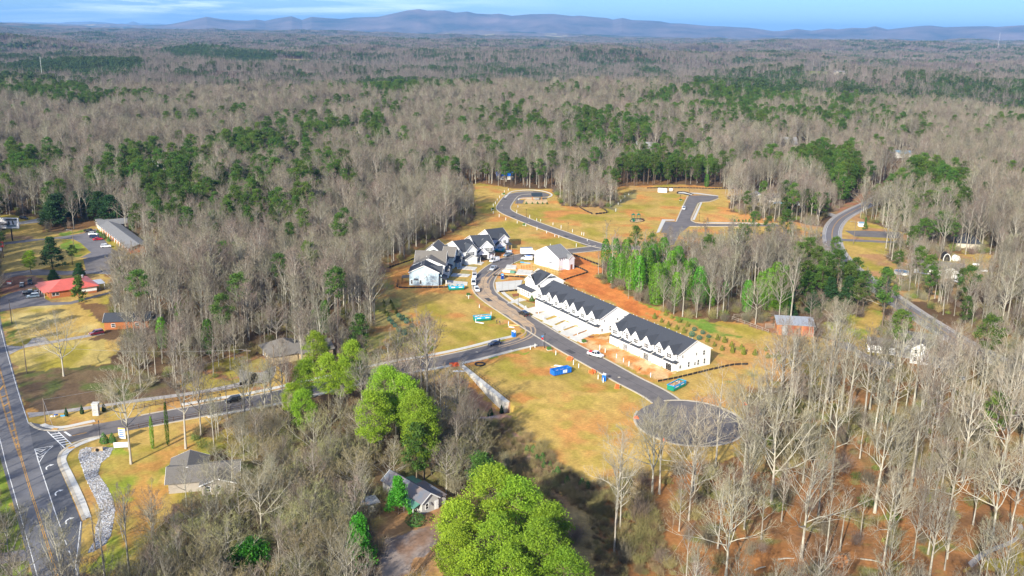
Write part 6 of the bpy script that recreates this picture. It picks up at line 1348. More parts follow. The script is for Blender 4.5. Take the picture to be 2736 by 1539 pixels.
dumpster(z10(1462, 425), z10(1655, 440), 'low green and blue dumpster in front of the farthest left house', 'dumpster_green', 'band_cyan')
dumpster(Z1(1560, 800, 1400, 1449), Z1(1560, 800, 1620, 1340), 'green dumpster full of brown debris behind the bare trees by the end row', 'dumpster_green', 'band_cyan', fill='debris_brown', L=7)
def toilet(p, ang, label, m, roof='sign_white', blk=False):
    r = thing('portable_toilet', label, 'portable toilet', (p[0], p[1], gz(*p) + .03), ang); MB().box(-.56, .56, -.56, .56, .1, 2.05).build('cabin', m, r); MB().box(-.5, .5, -.6, -.56, .16, 1.95).build('door', m, r)
    b = MB(); b.box(-.6, .6, -.6, .6, 2.05, 2.14); b.add([(-.6, -.6, 2.14), (.6, -.6, 2.14), (.6, .6, 2.14), (-.6, .6, 2.14), (-.35, -.4, 2.32), (.35, -.4, 2.32), (.35, .4, 2.32), (-.35, .4, 2.32)], [(4, 5, 6, 7), (0, 1, 5, 4), (1, 2, 6, 5), (2, 3, 7, 6), (3, 0, 4, 7)]); b.build('roof', roof, r)
    MB().box(-.62, .62, -.62, .62, 0, .1).build('skid', 'sign_lightblue', r); c_ = MB()
    for x in (-.58, .54):
        for y in (-.58, .54): c_.box(x, x + .05, y, y + .05, .1, 2.05)
    c_.build('corner_post', 'sign_lightblue', r); v = MB(); v.cyl((.4, .4), .06, 2.2, 2.6, 6); v.build('vent_pipe', 'sign_white', r); v = MB(); v.box(-.35, .35, -.63, -.6, 1.65, 1.9); v.build('vent_grille', 'sign_white', r)
toilet(z12(1008, 700), .55, 'blue portable toilet with a white roof beside the junction', 'plastic_blue'); toilet(z12(2422, 1385), 1.2, 'tall blue portable toilet standing on the kerb opposite the end row', 'plastic_blue'); toilet(z10(1648, 850), .2, 'dark blue portable toilet among the lumber by the slab', 'plastic_navy', 'sign_lightblue')
def person(p, ang, label, shirt, pants='cloth_dark', lean_=0.0):
    import bmesh
    r = thing('person', label, 'person', p, ang)
    me = bpy.data.meshes.new('body'); V = [(0, 0, .95), (0, 0, 1.15), (0, .0, 1.42), (0, 0, 1.52), (.02, 0, 1.66), (0, -.19, 1.42), (.05, -.25, 1.15), (.16, -.24, .95), (0, .19, 1.42), (.04, .26, 1.15), (.14, .25, .93), (.03, -.10, .90), (.08, -.11, .50), (.02, -.12, .07), (.14, -.12, .04), (-.03, .10, .90), (-.02, .12, .50), (-.08, .13, .07), (.04, .13, .04)]
    V = [(x + lean_ * max(0, z - .9), y, z) for x, y, z in V]
    E_ = [(0, 1), (1, 2), (2, 3), (3, 4), (2, 5), (5, 6), (6, 7), (2, 8), (8, 9), (9, 10), (0, 11), (11, 12), (12, 13), (13, 14), (0, 15), (15, 16), (16, 17), (17, 18)]
    me.from_pydata(V, E_, []); o = put('body', me, r); sk = o.modifiers.new('skin', 'SKIN'); rad = [.15, .14, .16, .06, .10, .065, .05, .04, .065, .05, .04, .09, .07, .05, .045, .09, .07, .05, .045]
    for i, v in enumerate(me.skin_vertices[0].data): v.radius = (rad[i], rad[i] * (1.0 if i != 4 else .95)); v.use_root = (i == 0)
    o.modifiers.new('sub', 'SUBSURF').levels = 1; o.modifiers['sub'].render_levels = 1
    dg = bpy.context.evaluated_depsgraph_get(); nm = bpy.data.meshes.new_from_object(o.evaluated_get(dg)); o.modifiers.clear(); o.data = nm
    nm.materials.clear()
    for m_ in ('skin', shirt, pants, 'hair_dark'): nm.materials.append(M[m_])
    for f in nm.polygons:
        z = f.center.z; a_ = abs(f.center.y); f.material_index = 3 if z > 1.70 else 0 if z > 1.50 or (a_ > .2 and z < 1.02) else 1 if z > .93 else 2
    return r
person(z12(745, 498), 2.6, 'person in dark clothes standing nearer the green dumpster', 'cloth_dark'); person(z12(795, 508), 3.4, 'person in a navy top bending beside scrap boards', 'cloth_navy', lean_=.5); person(z12(788, 800), 2.0, 'person in black standing behind the dark blue sedan', 'cloth_dark')
# lamps
def lamp(p, h, label, m='black_metal'):
    r = thing('street_lamp', label, 'street lamp', p, 0, 'black street lamps'); b = MB(); b.cyl((0, 0), .14, 0, .6, 8); b.cyl((0, 0), .075, .6, h - .7, 8, r2=.055); b.build('post', m, r)
    b = MB(); b.cyl((0, 0), .12, h - .7, h - .25, 6, r2=.2); b.build('lantern_glass', 'window_glass', r); b = MB(); b.cyl((0, 0), .24, h - .25, h, 6, r2=.04); b.build('lantern_cap', m, r)
LP = [(z12(1490, 878), 5.4, 'street lamp at the corner of the junction'), (z10(1820, 615), 5.2, 'street lamp at the bend, before the blue-grey pickup'), (Z1(1360, 640, 143, 1040), 5.2, 'street lamp in front of the corner house'), (Z1(1300, 470, 482, 492), 5.4, 'street lamp by the mailbox shelter'), (Z1(1300, 470, 622, 650), 5.0, 'street lamp at the inside of the upper loop bend'),
      (Z1(1300, 470, 1270, 880), 5.4, 'street lamp halfway down the upper street'), (Z1(1680, 470, 797, 430), 5.4, 'street lamp left of the east street'), (Z1(1680, 470, 1098, 710), 5.2, 'street lamp at the foot of the orange bank'), (Z1(1680, 470, 945, 245), 5.4, 'street lamp at the far end of the east street'), (T1(0, 2, 757, 418), 5.4, 'street lamp by the crossing at the highway'), (T1(0, 2, 1668, 200), 5.2, 'street lamp by the parapet, behind the bare trees')]
for p, h, l_ in LP: lamp(p, h, l_)
# utility poles and wires
def pole(p, h, label, arm=0, lampz=False):
    r = thing('utility_pole', label, 'utility pole', p, 0, 'wooden utility poles'); b = MB(); b.cyl((0, 0), .17, 0, h, 7, r2=.11); b.build('pole', 'pole_wood', r)
    if arm: b = MB(); b.box(-1.1, 1.1, -.06, .06, h - .8, h - .65); b.build('crossarm', 'grey_wood', r)
    if lampz: b = MB(); b.tube([(0, 0, h - .9), (-1.6, 0, h - .5), (-2.2, 0, h - .5)], .06, 5); b.build('lamp_arm', 'galvanised', r); b = MB(); b.box(-2.9, -2.1, -.15, .15, h - .62, h - .45); b.build('lamp_head', 'galvanised', r)
    return (p[0], p[1], h - .5)
w1 = pole(Z1(0, 780, 187, 495), 9.0, 'utility pole by the ditch at the edge of the yellow field'); w2 = pole(Z1(0, 780, 420, 1272), 10.0, 'utility pole in the shaded grass left of the lone tree'); w3 = pole(T1(0, 2, 345, 290), 7.2, 'short pale pole in the planted strip at the highway corner'); w4 = pole(T1(0, 2, 718, 1252), 7.4, 'utility pole standing at the stone ditch'); w5 = pole(Z1(640, 840, 150, 1145), 12.5, 'tall pole with a transformer behind the north fence', 1)
w6 = pole(Z1(640, 840, 545, 900), 9.0, 'pole in front of the tan hip-roofed house'); w7 = pole(T1(2, 1, 1288, 392), 12.5, 'pole with a street light arm at the county road bend', 0, True); w8 = pole(T1(2, 1, 1245, 540), 5, 'short pole with a lamp arm on the county road shoulder', 0, True); w9 = pole(T1(0, 1, 557, 415), 9.0, 'thin pole with a lamp in the motel lawn', 0, True); w10 = pole(Z1(0, 560, 1845, 265), 9, 'pole at the wood edge right of the motel')
def wire(a, b, sag, label):
    pts = [(a[0] + (b[0] - a[0]) * t, a[1] + (b[1] - a[1]) * t, a[2] + (b[2] - a[2]) * t - sag * 4 * t * (1 - t)) for t in [k / 14 for k in range(15)]]; b_ = MB(); b_.tube(pts, .028, 3); o = b_.build('overhead_wire', 'galvanised'); o['label'] = label; o['category'] = 'wire'
wire(w5, w3, 1.6, 'lower thin wire crossing the shaded grass to the corner pole'); wire((w5[0], w5[1], w5[2] + .3), w2, 1.5, 'upper thin wire from the tall pole to the shaded grass'); wire(w2, w1, 1.0, 'thin wire along the highway over the yellow field'); wire(w3, w4, 1.2, 'thin wire from the corner pole to the ditch pole')
# masts far away
for (dx, dy, h, l_) in ((107, 203, 45, 'thin white mast beyond the far pine plantation'), (2508, 139, 90, 'tall thin radio mast on the far right ridge')):
    p = D1(dx, dy); r = thing('radio_mast', l_, 'mast', p); b = MB(); b.cyl((0, 0), h * .003 + .1, 0, h, 5); b.build('mast', 'pvc_white', r); OPEN_ALL.append([(p[0] - 30, p[1] - 60), (p[0] + 30, p[1] - 60), (p[0] + 30, p[1] + 30), (p[0] - 30, p[1] + 30)])
# fences
def rail_fence(name, label, line, h=1.3, rails=3, post=.13, step=2.6, m='fence_brown', rh=.14, group=None, cat='fence'):
    line = smooth_line(line, 1.0); pts = [line[0]]; acc = 0
    for a, b in zip(line, line[1:]):
        acc += dist(a, b)
        if acc >= step: pts.append(b); acc = 0
    o0 = pts[0]; r = thing(name, label, cat, o0, 0, group); z00 = gz(*o0)
    pm_ = MB().box(-post / 2, post / 2, -post / 2, post / 2, 0, h + .08).mesh('post', m)
    for a in pts: put('post', pm_, r, (a[0] - o0[0], a[1] - o0[1], gz(*a) - z00))
    for a, b in zip(pts, pts[1:]):
        for k in range(rails):
            z = h * (k + 1) / rails - .12; mb = MB(); mb.beam((a[0] - o0[0], a[1] - o0[1], gz(*a) - z00 + z), (b[0] - o0[0], b[1] - o0[1], gz(*b) - z00 + z), .05, rh); mb.build('rail', m, r)
    return r
rail_fence('rail_fence', 'brown three-rail fence along the north side of the entrance street', Tq(0, 2, [(1010, 195), (1250, 148), (1700, 62), (2100, -25)]), group=None)
rail_fence('rail_fence', 'brown rail fence on the parapet south of the entrance street', Tq(0, 2, [(960, 352), (1200, 300), (1500, 245), (1905, 170)]), h=1.2, rails=2)
rail_fence('rail_fence', 'brown rail fence by the street below the planted slope', Tq(1, 1, [(280, 1290), (400, 1270), (540, 1232), (665, 1200)]), h=1.35)
rail_fence('corral_fence', 'grey wooden corral fence left of the red barn', Tq(2, 1, [(372, 965), (500, 1010), (660, 1072)]), h=1.4, m='grey_wood', rails=2); rail_fence('corral_fence', 'rear grey wooden corral fence joining the red barn', Tq(2, 1, [(385, 948), (560, 940), (690, 940)]), h=1.4, m='grey_wood', rails=2); rail_fence('gate', 'grey wooden gate panel at the left end of the barn', Tq(2, 1, [(622, 1030), (690, 1030)]), h=1.9, m='grey_wood', rails=5, cat='gate')
rail_fence('metal_fence', 'black metal railing along the top of the retaining wall', [WALL_A, lerp(WALL_A, WALL_B, .5), lerp(WALL_A, WALL_B, 1.0)], h=1.5, rails=2, post=.07, step=1.2, m='black_metal', rh=.06)
def silt(label, line, h=.75):
    line = smooth_line(line, 2.0); o0 = line[0]; r = thing('silt_fence', label, 'silt fence', o0, 0, 'black silt fences'); z00 = gz(*o0); n = len(line)
    st = max(1, int(2.2 / 2)); sm = MB().box(-.04, .04, -.04, .04, 0, h + .2).mesh('stake', 'raw_lumber')
    for a, b in zip(line, line[1:]):
        mb = MB(); mb.beam((a[0] - o0[0], a[1] - o0[1], gz(*a) - z00 + h / 2), (b[0] - o0[0], b[1] - o0[1], gz(*b) - z00 + h / 2 + rnd.uniform(-.05, .05)), .03, h * rnd.uniform(.8, 1)); mb.build('fabric_panel', 'silt_fabric', r); put('stake', sm, r, (a[0] - o0[0], a[1] - o0[1], gz(*a) - z00))
silt('black silt fence along the foot of the pale blue house lot', Zq(1060, 600, [(15, 860), (10, 940), (30, 990), (400, 992), (820, 985)])); silt('black silt fence behind the corner house, running right', Zq(1360, 640, [(845, 645), (1000, 590), (1235, 520)])); silt('black silt fence on the clay behind the wrapped house', Zq(1360, 640, [(1235, 520), (1100, 450), (1000, 420)]), .9)
silt('black silt fence by the upper junction', Zq(1360, 640, [(930, 220), (1080, 275), (1250, 345), (1400, 400)]), .9); silt('long black silt fence below the end row', Zq(1560, 800, [(1150, 1290), (1400, 1245), (1700, 1175), (2100, 1080), (2350, 1030), (2560, 1022)] )); silt('black silt fence in front of the wide slab', Zq(1060, 600, [(1600, 1062), (1750, 1045), (1925, 1030)])); silt('black silt fence beside the dark toilet', Zq(1060, 600, [(1500, 800), (1750, 815), (2000, 832)]))
silt('black silt fence along the wood edge west of the houses', Tq(1, 1, [(300, 600), (400, 560), (520, 520), (560, 500)])); silt('black silt fence on the crest above the far end of the east street', Zq(1680, 470, [(280, 195), (700, 190), (1000, 195), (1400, 205), (2000, 212)])); silt('black silt fence left of the fifth house slab', Zq(1060, 600, [(1290, 520), (1370, 545), (1450, 570)]))
silt('dark mesh fence round the basin in the upper field, left side', Zq(1300, 470, [(1440, 488), (1540, 550), (1650, 600)]), 1.1); silt('dark mesh fence round the basin in the upper field, right side', Zq(1300, 470, [(1770, 485), (1830, 530), (1885, 578), (1700, 605)]), 1.1)
# retaining wall
nsec = 14; r = thing('retaining_wall', 'pale concrete retaining wall dropping away to the basin below the lawn', 'wall', WALL_A, math.atan2(_wd[1], _wd[0]))
sy = 1 if (WALL_N[0] * -_wd[1] + WALL_N[1] * _wd[0]) > 0 else -1
for k in range(nsec):
    u0, u1 = WALL_L * k / nsec + .02, WALL_L * (k + 1) / nsec - .02; dz = WALL_DROP * float(sstep(0, WALL_L * .9, (u0 + u1) / 2)) + .5
    b = MB(); b.box(u0, u1, min(1.55 * sy, .1 * sy), max(1.55 * sy, .1 * sy), -dz - .4, .12); b.build('wall_panel', 'wall_concrete', r)
MB().box(0, WALL_L, min(.0 * sy, 1.65 * sy), max(.0 * sy, 1.65 * sy), .125, .28).build('coping', 'concrete', r)
# utility stubs in the plots
stub = MB(); stub.cyl((0, 0), .13, 0, 1.45, 7); sm1 = stub.mesh('pipe_stub', 'pvc_white'); stub = MB(); stub.cyl((0, 0), .16, 1.40, 1.55, 7); sm2 = stub.mesh('cap', 'galvanised')
U = [(1300, 470, q) for q in [(340, 228), (278, 258), (243, 298), (205, 345), (168, 388), (137, 442), (105, 478), (75, 545), (105, 590), (197, 645), (300, 690), (478, 740), (612, 785), (787, 845), (938, 895), (1065, 950), (1128, 965), (490, 492), (472, 580), (673, 660), (845, 712), (783, 700), (1037, 770), (1163, 822), (1340, 880), (1485, 920), (1518, 932), (1400, 1108), (2017, 555), (2055, 448), (2095, 412), (2122, 372), (2160, 332), (2220, 298), (1572, 1018)]] + \
    [(1200, 780, q) for q in [(305, 105), (472, 248), (655, 380), (927, 528), (1340, 870), (1268, 900), (1665, 985), (1940, 1138), (2022, 1185), (2325, 1362), (2405, 1415), (1197, 262), (1470, 425), (1762, 582), (1395, 345), (2005, 670), (415, 470)]] + [(1560, 800, q) for q in [(247, 790), (332, 832), (617, 980), (703, 1040), (1040, 1215), (508, 915), (222, 1245)]]
SIDE = {1300: ('white pipe stub in the upper plots', 'white utility stubs of the upper plots'), 1200: ('white pipe stub in the plots round the junction', 'white utility stubs round the junction'), 1560: ('white pipe stub in the bare dirt before the end row', 'white utility stubs before the end row')}
for ox, oy, q in U:
    p = Z1(ox, oy, *q); l_, g = SIDE[ox]; r = thing('pipe_stub', l_, 'pipe', p, 0, g); o = put('pipe', sm1, r); put('cap', sm2, r); r.scale = (1, 1, rnd.uniform(.8, 1.3))
for ox, oy, q, l_ in ((1200, 780, (1560, 905), 'green transformer box at the junction corner'), (1060, 600, (1118, 1110), 'green transformer box by the end of the parked row'), (1200, 780, (2105, 790), 'dark green utility box before the end row dirt'), (1300, 470, (95, 525), 'green utility box left of the upper loop'), (1300, 470, (585, 770), 'green utility box below the upper loop'), (1300, 470, (268, 292), 'green utility box near the head of the upper loop'), (1680, 470, (810, 385), 'green utility box left of the east street')):
    p = Z1(ox, oy, *q); r = thing('utility_box', l_, 'utility box', p, .4); MB().box(-.8, .8, -.6, .6, 0, .15).build('pad', 'concrete', r); MB().box(-.65, .65, -.5, .5, .15, 1.1).build('cabinet', 'shrub_green', r)
# orange mesh barriers
for ox, oy, a, b, l_ in ((1200, 780, (1830, 1065), (1910, 1080), 'orange mesh barrier at the kerb right of the blue dumpster'), (1200, 780, (2180, 1265), (2270, 1295), 'orange mesh barrier near the tall blue toilet'), (1200, 780, (20, 1175), (175, 1160), 'orange mesh barrier beside the head of the retaining wall'), (1560, 800, (485, 1395), (555, 1400), 'orange mesh barrier on the lawn edge before the turning circle'), (1560, 800, (830, 1115), (860, 1120), 'small orange bundle in the dirt of the end row')):
    p, q = Z1(ox, oy, *a), Z1(ox, oy, *b); L_ = dist(p, q); r = thing('safety_barrier', l_, 'barrier', p, math.atan2(q[1] - p[1], q[0] - p[0]))
    for y in (0, 1.3):
        for k in range(max(1, int(L_ / .6))): b_ = MB(); b_.box(k * .6, k * .6 + .56, y, y + .04, .1, 1.05 + rnd.uniform(-.12, .12)); b_.build('mesh_panel', 'orange_mesh', r)
    b_ = MB(); [b_.box(x - .03, x + .03, y - .03, y + .03, 0, 1.2) for x in (0, L_) for y in (0, 1.3)]; b_.build('stake', 'raw_lumber', r)
for (i, j, a, b, l_) in ((1, 2, 2080, 30, 'orange cone bundle on the lawn by the kerb above the turning circle'), (1, 2, 2225, 260, 'orange cover at the kerb left of the turning circle'), (1, 2, 2435, 430, 'orange cover at the kerb under the turning circle'), (2, 2, 470, 155, 'orange cover above the turning circle')):
    p = T1(i, j, a, b); r = thing('orange_cover', l_, 'cover', p); b_ = MB(); b_.add([(-.8, -.6, 0), (.8, -.5, 0), (.9, .6, 0), (-.7, .7, 0), (-.3, -.2, .9), (.4, .2, .8)], [(0, 1, 4), (1, 5, 4), (1, 2, 5), (2, 3, 5), (3, 4, 5), (3, 0, 4)]); b_.build('cover', 'orange_mesh', r)
# lumber stacks and scrap near the slabs
for k, (ox, oy, q, w, l_, h, m, lab) in enumerate([(1060, 600, (1790, 800), 1.2, 5.5, .6, 'raw_lumber', 'long stack of yellow lumber beside the dark blue toilet'), (1060, 600, (1720, 740), 1.8, 3.2, .9, 'white_trim', 'white wrapped bundle stacked by the slab'), (1060, 600, (1810, 755), 1.5, 2.4, 1.0, 'green_metal_roof', 'green wrapped bundle stacked by the slab'), (1060, 600, (1715, 420), 2.2, 5.0, .7, 'car_silver', 'grey pile of sheet goods behind the blue-grey pickup'), (1200, 780, (1020, 525), .7, 4.2, .3, 'raw_lumber', 'timber lying along the kerb near the junction'), (1200, 780, (975, 552), .8, 2.0, .2, 'white_trim', 'white board lying near the junction timber'), (1200, 780, (480, 482), 1, 3.4, .15, 'white_trim', 'white scrap lying below the green dumpster'), (1200, 780, (1730, 1160), .8, 3.5, .2, 'white_trim', 'white scrap boards behind the blue dumpster'), (1200, 780, (1640, 1175), .7, 2.2, .15, 'raw_lumber', 'pale board left behind the blue dumpster'), (1060, 600, (2010, 600), 1.0, 5.0, .3, 'band_cyan', 'bright blue roof sheets in front of the wrapped house')]):
    p = Z1(ox, oy, *q); r = thing('building_material', lab, 'materials', p, rnd.uniform(-.2, .2) - .3)
    n = 4
    for s_ in range(n): b_ = MB(); b_.box(-l_ / 2 + rnd.uniform(-.2, .2), l_ / 2 + rnd.uniform(-.2, .2), -w / 2 + w * s_ / n + .02, -w / 2 + w * (s_ + 1) / n - .02, .02, h * rnd.uniform(.85, 1)); b_.build('board', m, r)
# street sign
p = z12(1452, 835); r = thing('street_sign', 'street name blades above a red stop sign at the junction', 'sign', p, .5); MB().cyl((0, 0), .04, 0, 3.6, 6).build('post', 'galvanised', r); MB().box(-.55, .55, -.02, .02, 3.35, 3.6).build('name_blade', 'sign_lightblue', r); MB().box(-.02, .02, -.55, .55, 3.1, 3.34).build('name_blade', 'sign_lightblue', r)
b_ = MB(); n8 = [(.42 * math.cos(math.pi / 8 + k * math.pi / 4), .42 * math.sin(math.pi / 8 + k * math.pi / 4)) for k in range(8)]; b_.add([(x, -.04, 2.5 + z) for x, z in n8] + [(x, -.07, 2.5 + z) for x, z in n8], [tuple(range(8)), tuple(range(15, 7, -1))] + [(k, (k + 1) % 8, 8 + (k + 1) % 8, 8 + k) for k in range(8)]); b_.build('stop_plate', 'sign_red', r)
# mailbox shelter, playground, container, tank
a, b = Z1(1300, 470, 716, 385), Z1(1300, 470, 862, 385); w_ = dist(a, b); r = thing('mail_shelter', 'dark-roofed mailbox shelter on brown posts by the turning head', 'shelter', a, math.atan2(b[1] - a[1], b[0] - a[0]))
b_ = MB(); q = [(-.5, -.6, 2.7), (w_ + .5, -.6, 2.7), (w_ + .5, 3.6, 4.2), (-.5, 3.6, 4.2)]; b_.add(q + [(x, y, z + .15) for x, y, z in q], [(0, 1, 2, 3), (7, 6, 5, 4), (0, 4, 5, 1), (1, 5, 6, 2), (2, 6, 7, 3), (3, 7, 4, 0)]); b_.build('roof', 'sign_dark', r)
for x in (0, w_ - .25):
    for y in (0, 3): MB().box(x, x + .3, y, y + .3, 0, 2.8 + y * .35).build('post', 'barn_wood', r)
for k in range(3): MB().box(w_ * .3 + k * .9, w_ * .3 + k * .9 + .75, 1.2, 1.7, .35, 1.7).build('mailbox_unit', 'galvanised', r)
flat('gravel_island', Zq(1300, 470, [(600, 375), (640, 350), (930, 350), (960, 410), (900, 432), (590, 432)]), 'rope_tan', .06)
isl = smooth_line(Zq(1300, 470, [(2235, 700), (2280, 680), (2400, 672), (2465, 690), (2450, 712), (2340, 728), (2260, 722), (2235, 700)]), 1.5); flat('play_surface', isl[:-1], 'rope_tan', .10); kb = MB(); kerb(kb, isl, .35, -.02, .32, -1); kb.build('play_edging', 'fence_brown', kind='structure')
p = Z1(1300, 470, 2330, 700); r = thing('playground', 'green playground tower with slides on a tan island in the upper field', 'playground', p, .1)
for x in (-1.6, 1.6):
    for dx in (-.8, .8):
        for dy in (-.8, .8): MB().cyl((x + dx, dy), .07, 0, 3.6, 6).build('post', 'play_green', r)
    MB().box(x - .85, x + .85, -.85, .85, 1.35, 1.45).build('deck', 'fence_brown', r); b_ = MB(); b_.add([(x - 1.1, -1.1, 3.5), (x + 1.1, -1.1, 3.5), (x + 1.1, 1.1, 3.5), (x - 1.1, 1.1, 3.5), (x, 0, 4.5)], [(0, 1, 4), (1, 2, 4), (2, 3, 4), (3, 0, 4), (3, 2, 1, 0)]); b_.build('canopy', 'play_green', r)
b_ = MB(); b_.add([(-2.3, -.9, 1.4), (-1.2, -.9, 1.4), (-1.4, -3.2, .2), (-2.5, -3.2, .2), (-2.3, -.9, 1.8), (-1.2, -.9, 1.8), (-1.4, -3.2, .55), (-2.5, -3.2, .55)], [(0, 1, 2, 3), (0, 3, 7, 4), (1, 5, 6, 2)]); b_.build('slide', 'play_green', r); b_ = MB(); b_.tube([(2.4, 0, 1.4), (3.6, -.3, 1.0), (4.6, .1, .4)], [.45, .42, .42], 8); b_.build('tube_slide', 'fence_brown', r); MB().box(-.75, .75, -.3, .3, 1.3, 1.4).build('bridge', 'fence_brown', r)
a, b = Z1(1680, 470, 452, 258), Z1(1680, 470, 592, 266); w_ = dist(a, b); r = thing('storage_container', 'white storage container on the far edge of the upper field', 'container', a, math.atan2(b[1] - a[1], b[0] - a[0])); MB().box(0, w_, 0, 2.6, .1, 2.9).build('body', 'car_white', r); MB().box(w_ - .0, w_ + .05, .2, 1.3, .3, 2.8).build('door', 'garage_white', r); MB().box(w_, w_ + .05, 1.32, 2.4, .3, 2.8).build('door', 'garage_white', r)
p = Z1(1680, 470, 655, 240); r = thing('storage_tank', 'small white tank right of the container', 'tank', p); b_ = MB(); b_.tube([(-1.2, 0, 1.1), (1.2, 0, 1.1)], .9, 10); b_.build('tank', 'car_white', r); MB().box(-1, 1, -.5, .5, 0, .3).build('stand', 'galvanised', r)
# signs by the highway
a, b = T1(0, 2, 898, 420), T1(0, 2, 940, 410); r = thing('banner_sign', 'upright white sign with a gold top and blue bars by the entrance street', 'sign', a, math.radians(-8)); MB().box(0, 1.9, 0, .1, .4, 3.4).build('panel', 'sign_white', r); MB().box(0, 1.9, -.02, -.001, 3.05, 3.4).build('header', 'sign_gold', r)
for k in range(4): MB().box(.25, 1.65 - .25 * (k % 2), -.02, -.001, .8 + k * .55, 1.1 + k * .55).build('lettering', 'sign_blue', r)
a = T1(0, 2, 862, 500); r = thing('notice_board', 'low white board on two posts beside the stone ditch', 'sign', a, .15); MB().box(0, 3.4, 0, .1, .7, 2.1).build('panel', 'sign_white', r)
for x in (-.1, 3.4): MB().box(x, x + .12, 0, .12, 0, 2.3).build('post', 'galvanised', r)
for k, (x0_, x1_) in enumerate(((.4, 2.9), (.7, 2.4))): MB().box(x0_, x1_, -.02, -.001, 1.65 - k * .4, 1.72 - k * .4).build('lettering', 'stone_pale', r)
a = T1(0, 2, 728, 232); r = thing('entrance_monument', 'pale stone entrance pillar in the mulched strip', 'pillar', a, .1)
for c_ in range(8):
    for s_ in range(2):
        for t_ in range(2): b_ = MB(); q_ = rnd.uniform(-.04, .04); b_.box(-.8 + s_ * .81, -.01 + s_ * .81, -.8 + t_ * .81 + q_, -.01 + t_ * .81 + q_, c_ * .42, c_ * .42 + .40); b_.build('stone', 'stone_pale', r)
MB().box(-.95, .95, -.95, .95, 3.37, 3.55).build('cap', 'concrete', r)
for q_, l_, m_ in (((475, 262), 'small blue sign on a post in the mulched strip', 'sign_lightblue'), ((425, 255), 'small dark blue sign at the highway corner', 'sign_blue'), ((400, 266), 'small round pale sign at the highway corner', 'sign_white')):
    a = T1(0, 2, *q_); r = thing('yard_sign', l_, 'sign', a, .2); MB().box(-.03, .03, -.03, .03, 0, .8).build('post', 'galvanised', r); MB().box(-.55, .55, -.03, .03, .7, 1.1).build('panel', m_, r)
# billboard
a = T1(0, 1, 95, 368); r = thing('billboard', 'big white billboard with dark teal silhouettes on one black pole', 'billboard', a, math.radians(-2)); h0 = 6.6
MB().cyl((0, 0), .32, 0, h0, 10).build('pole', 'black_metal', r); MB().box(-5.6, 4.2, -.3, .3, h0, h0 + 5.0).build('panel', 'sign_white', r); MB().box(-5.8, 4.4, -.9, -.3, h0 - .3, h0 - .1).build('catwalk', 'galvanised', r)
for x0_, x1_, z0_, z1_, m_ in ((-5.0, -.6, 1.3, 1.9, 'sign_dark'), (-3.4, -.8, 1.9, 2.3, 'sign_dark'), (-1.2, .1, 1.5, 3.4, 'sign_dark'), (-2.2, 3.8, 3.7, 4.5, 'sign_dark'), (.9, 2.0, 1.6, 3.7, 'sign_dark'), (-1.9, 3.0, .6, 1.4, 'sign_teal'), (2.6, 4.1, 4.3, 4.8, 'sign_dark')):
    b_ = MB(); s_ = .35; b_.add([(x0_ + s_, -.32, h0 + z0_), (x1_, -.32, h0 + z0_ + .08), (x1_ - s_, -.32, h0 + z1_), (x0_, -.32, h0 + z1_ - .1)], [(0, 1, 2, 3)]); b_.build('print', m_, r)
a = T1(0, 1, 18, 497); r = thing('roadside_sign', 'red roadside sign with white lettering at the left edge', 'sign', a, .05)
for x in (-1.6, .4): MB().box(x, x + .25, -.1, .15, 0, 5.5).build('post', 'fence_brown', r)
MB().box(-4.6, 1.2, -.15, .2, 5.2, 7.6).build('panel', 'sign_red', r); MB().box(-4.3, .9, -.18, -.16, 6.75, 6.95).build('lettering', 'sign_white', r); MB().box(-4.3, .8, -.18, -.16, 5.95, 6.45).build('lettering', 'sign_white', r); MB().box(-2.9, .2, -.12, .12, 3.4, 4.7).build('message_board', 'sign_white', r)
a = z0(145, 1175); r = thing('yard_sign', 'small red and white sign in the dirt left of the parked cars', 'sign', a, .1); MB().box(-.9, .9, 0, .08, .4, 1.2).build('panel', 'sign_white', r); MB().box(-.9, .9, 0, .09, 1.2, 1.7).build('header', 'sign_red', r); MB().box(-.8, -.7, 0, .08, 0, .4).build('post', 'galvanised', r)
# pool, arched sheds, camper, tanks on the right
p = Z1(2240, 560, 985, 1000); r = thing('round_pool', 'round above-ground pool with bright blue water under the gnarled tree', 'pool', p); b_ = MB(); b_.cyl((0, 0), 3.3, 0, 1.25, 24, cap=False); b_.build('pool_wall', 'garage_white', r); b_ = MB(); b_.cyl((0, 0), 3.2, 1.0, 1.05, 24); b_.build('water', 'pool_water', r); b_ = MB(); b_.cyl((0, 0), 3.4, 1.25, 1.31, 24, cap=False); b_.build('rim', 'white_trim', r)
def arched(p, w, d, h, label, m, end, ang=0):
    r = thing('arched_shed', label, 'shed', p, ang); b_ = MB(); n = 10; P_ = [(w / 2 * math.cos(math.pi * k / n), h * math.sin(math.pi * k / n) ** .8) for k in range(n + 1)]
    b_.add([(x, 0, z) for x, z in P_] + [(x, d, z) for x, z in P_], [(k, k + 1, n + 2 + k, n + 1 + k) for k in range(n)]); b_.build('cover', m, r); b_ = MB(); b_.add([(x * .8, -.02, z * .85) for x, z in P_], [tuple(range(n + 1))]); b_.build('opening', end, r)
    for k in range(n): b_ = MB(); b_.beam((P_[k][0], -.03, P_[k][1]), (P_[k + 1][0], -.03, P_[k + 1][1]), .08, .25); b_.build('frame', 'white_trim', r)
arched(Z1(2240, 560, 1690, 805), 3.2, 6, 3.6, 'dark arched shed with a white rim behind the long house', 'silt_fabric', 'opening_shade', -.2); arched(Z1(2240, 560, 1850, 805), 3.0, 3, 2.6, 'small white hooped shelter behind the long house', 'white_trim', 'grey_siding')
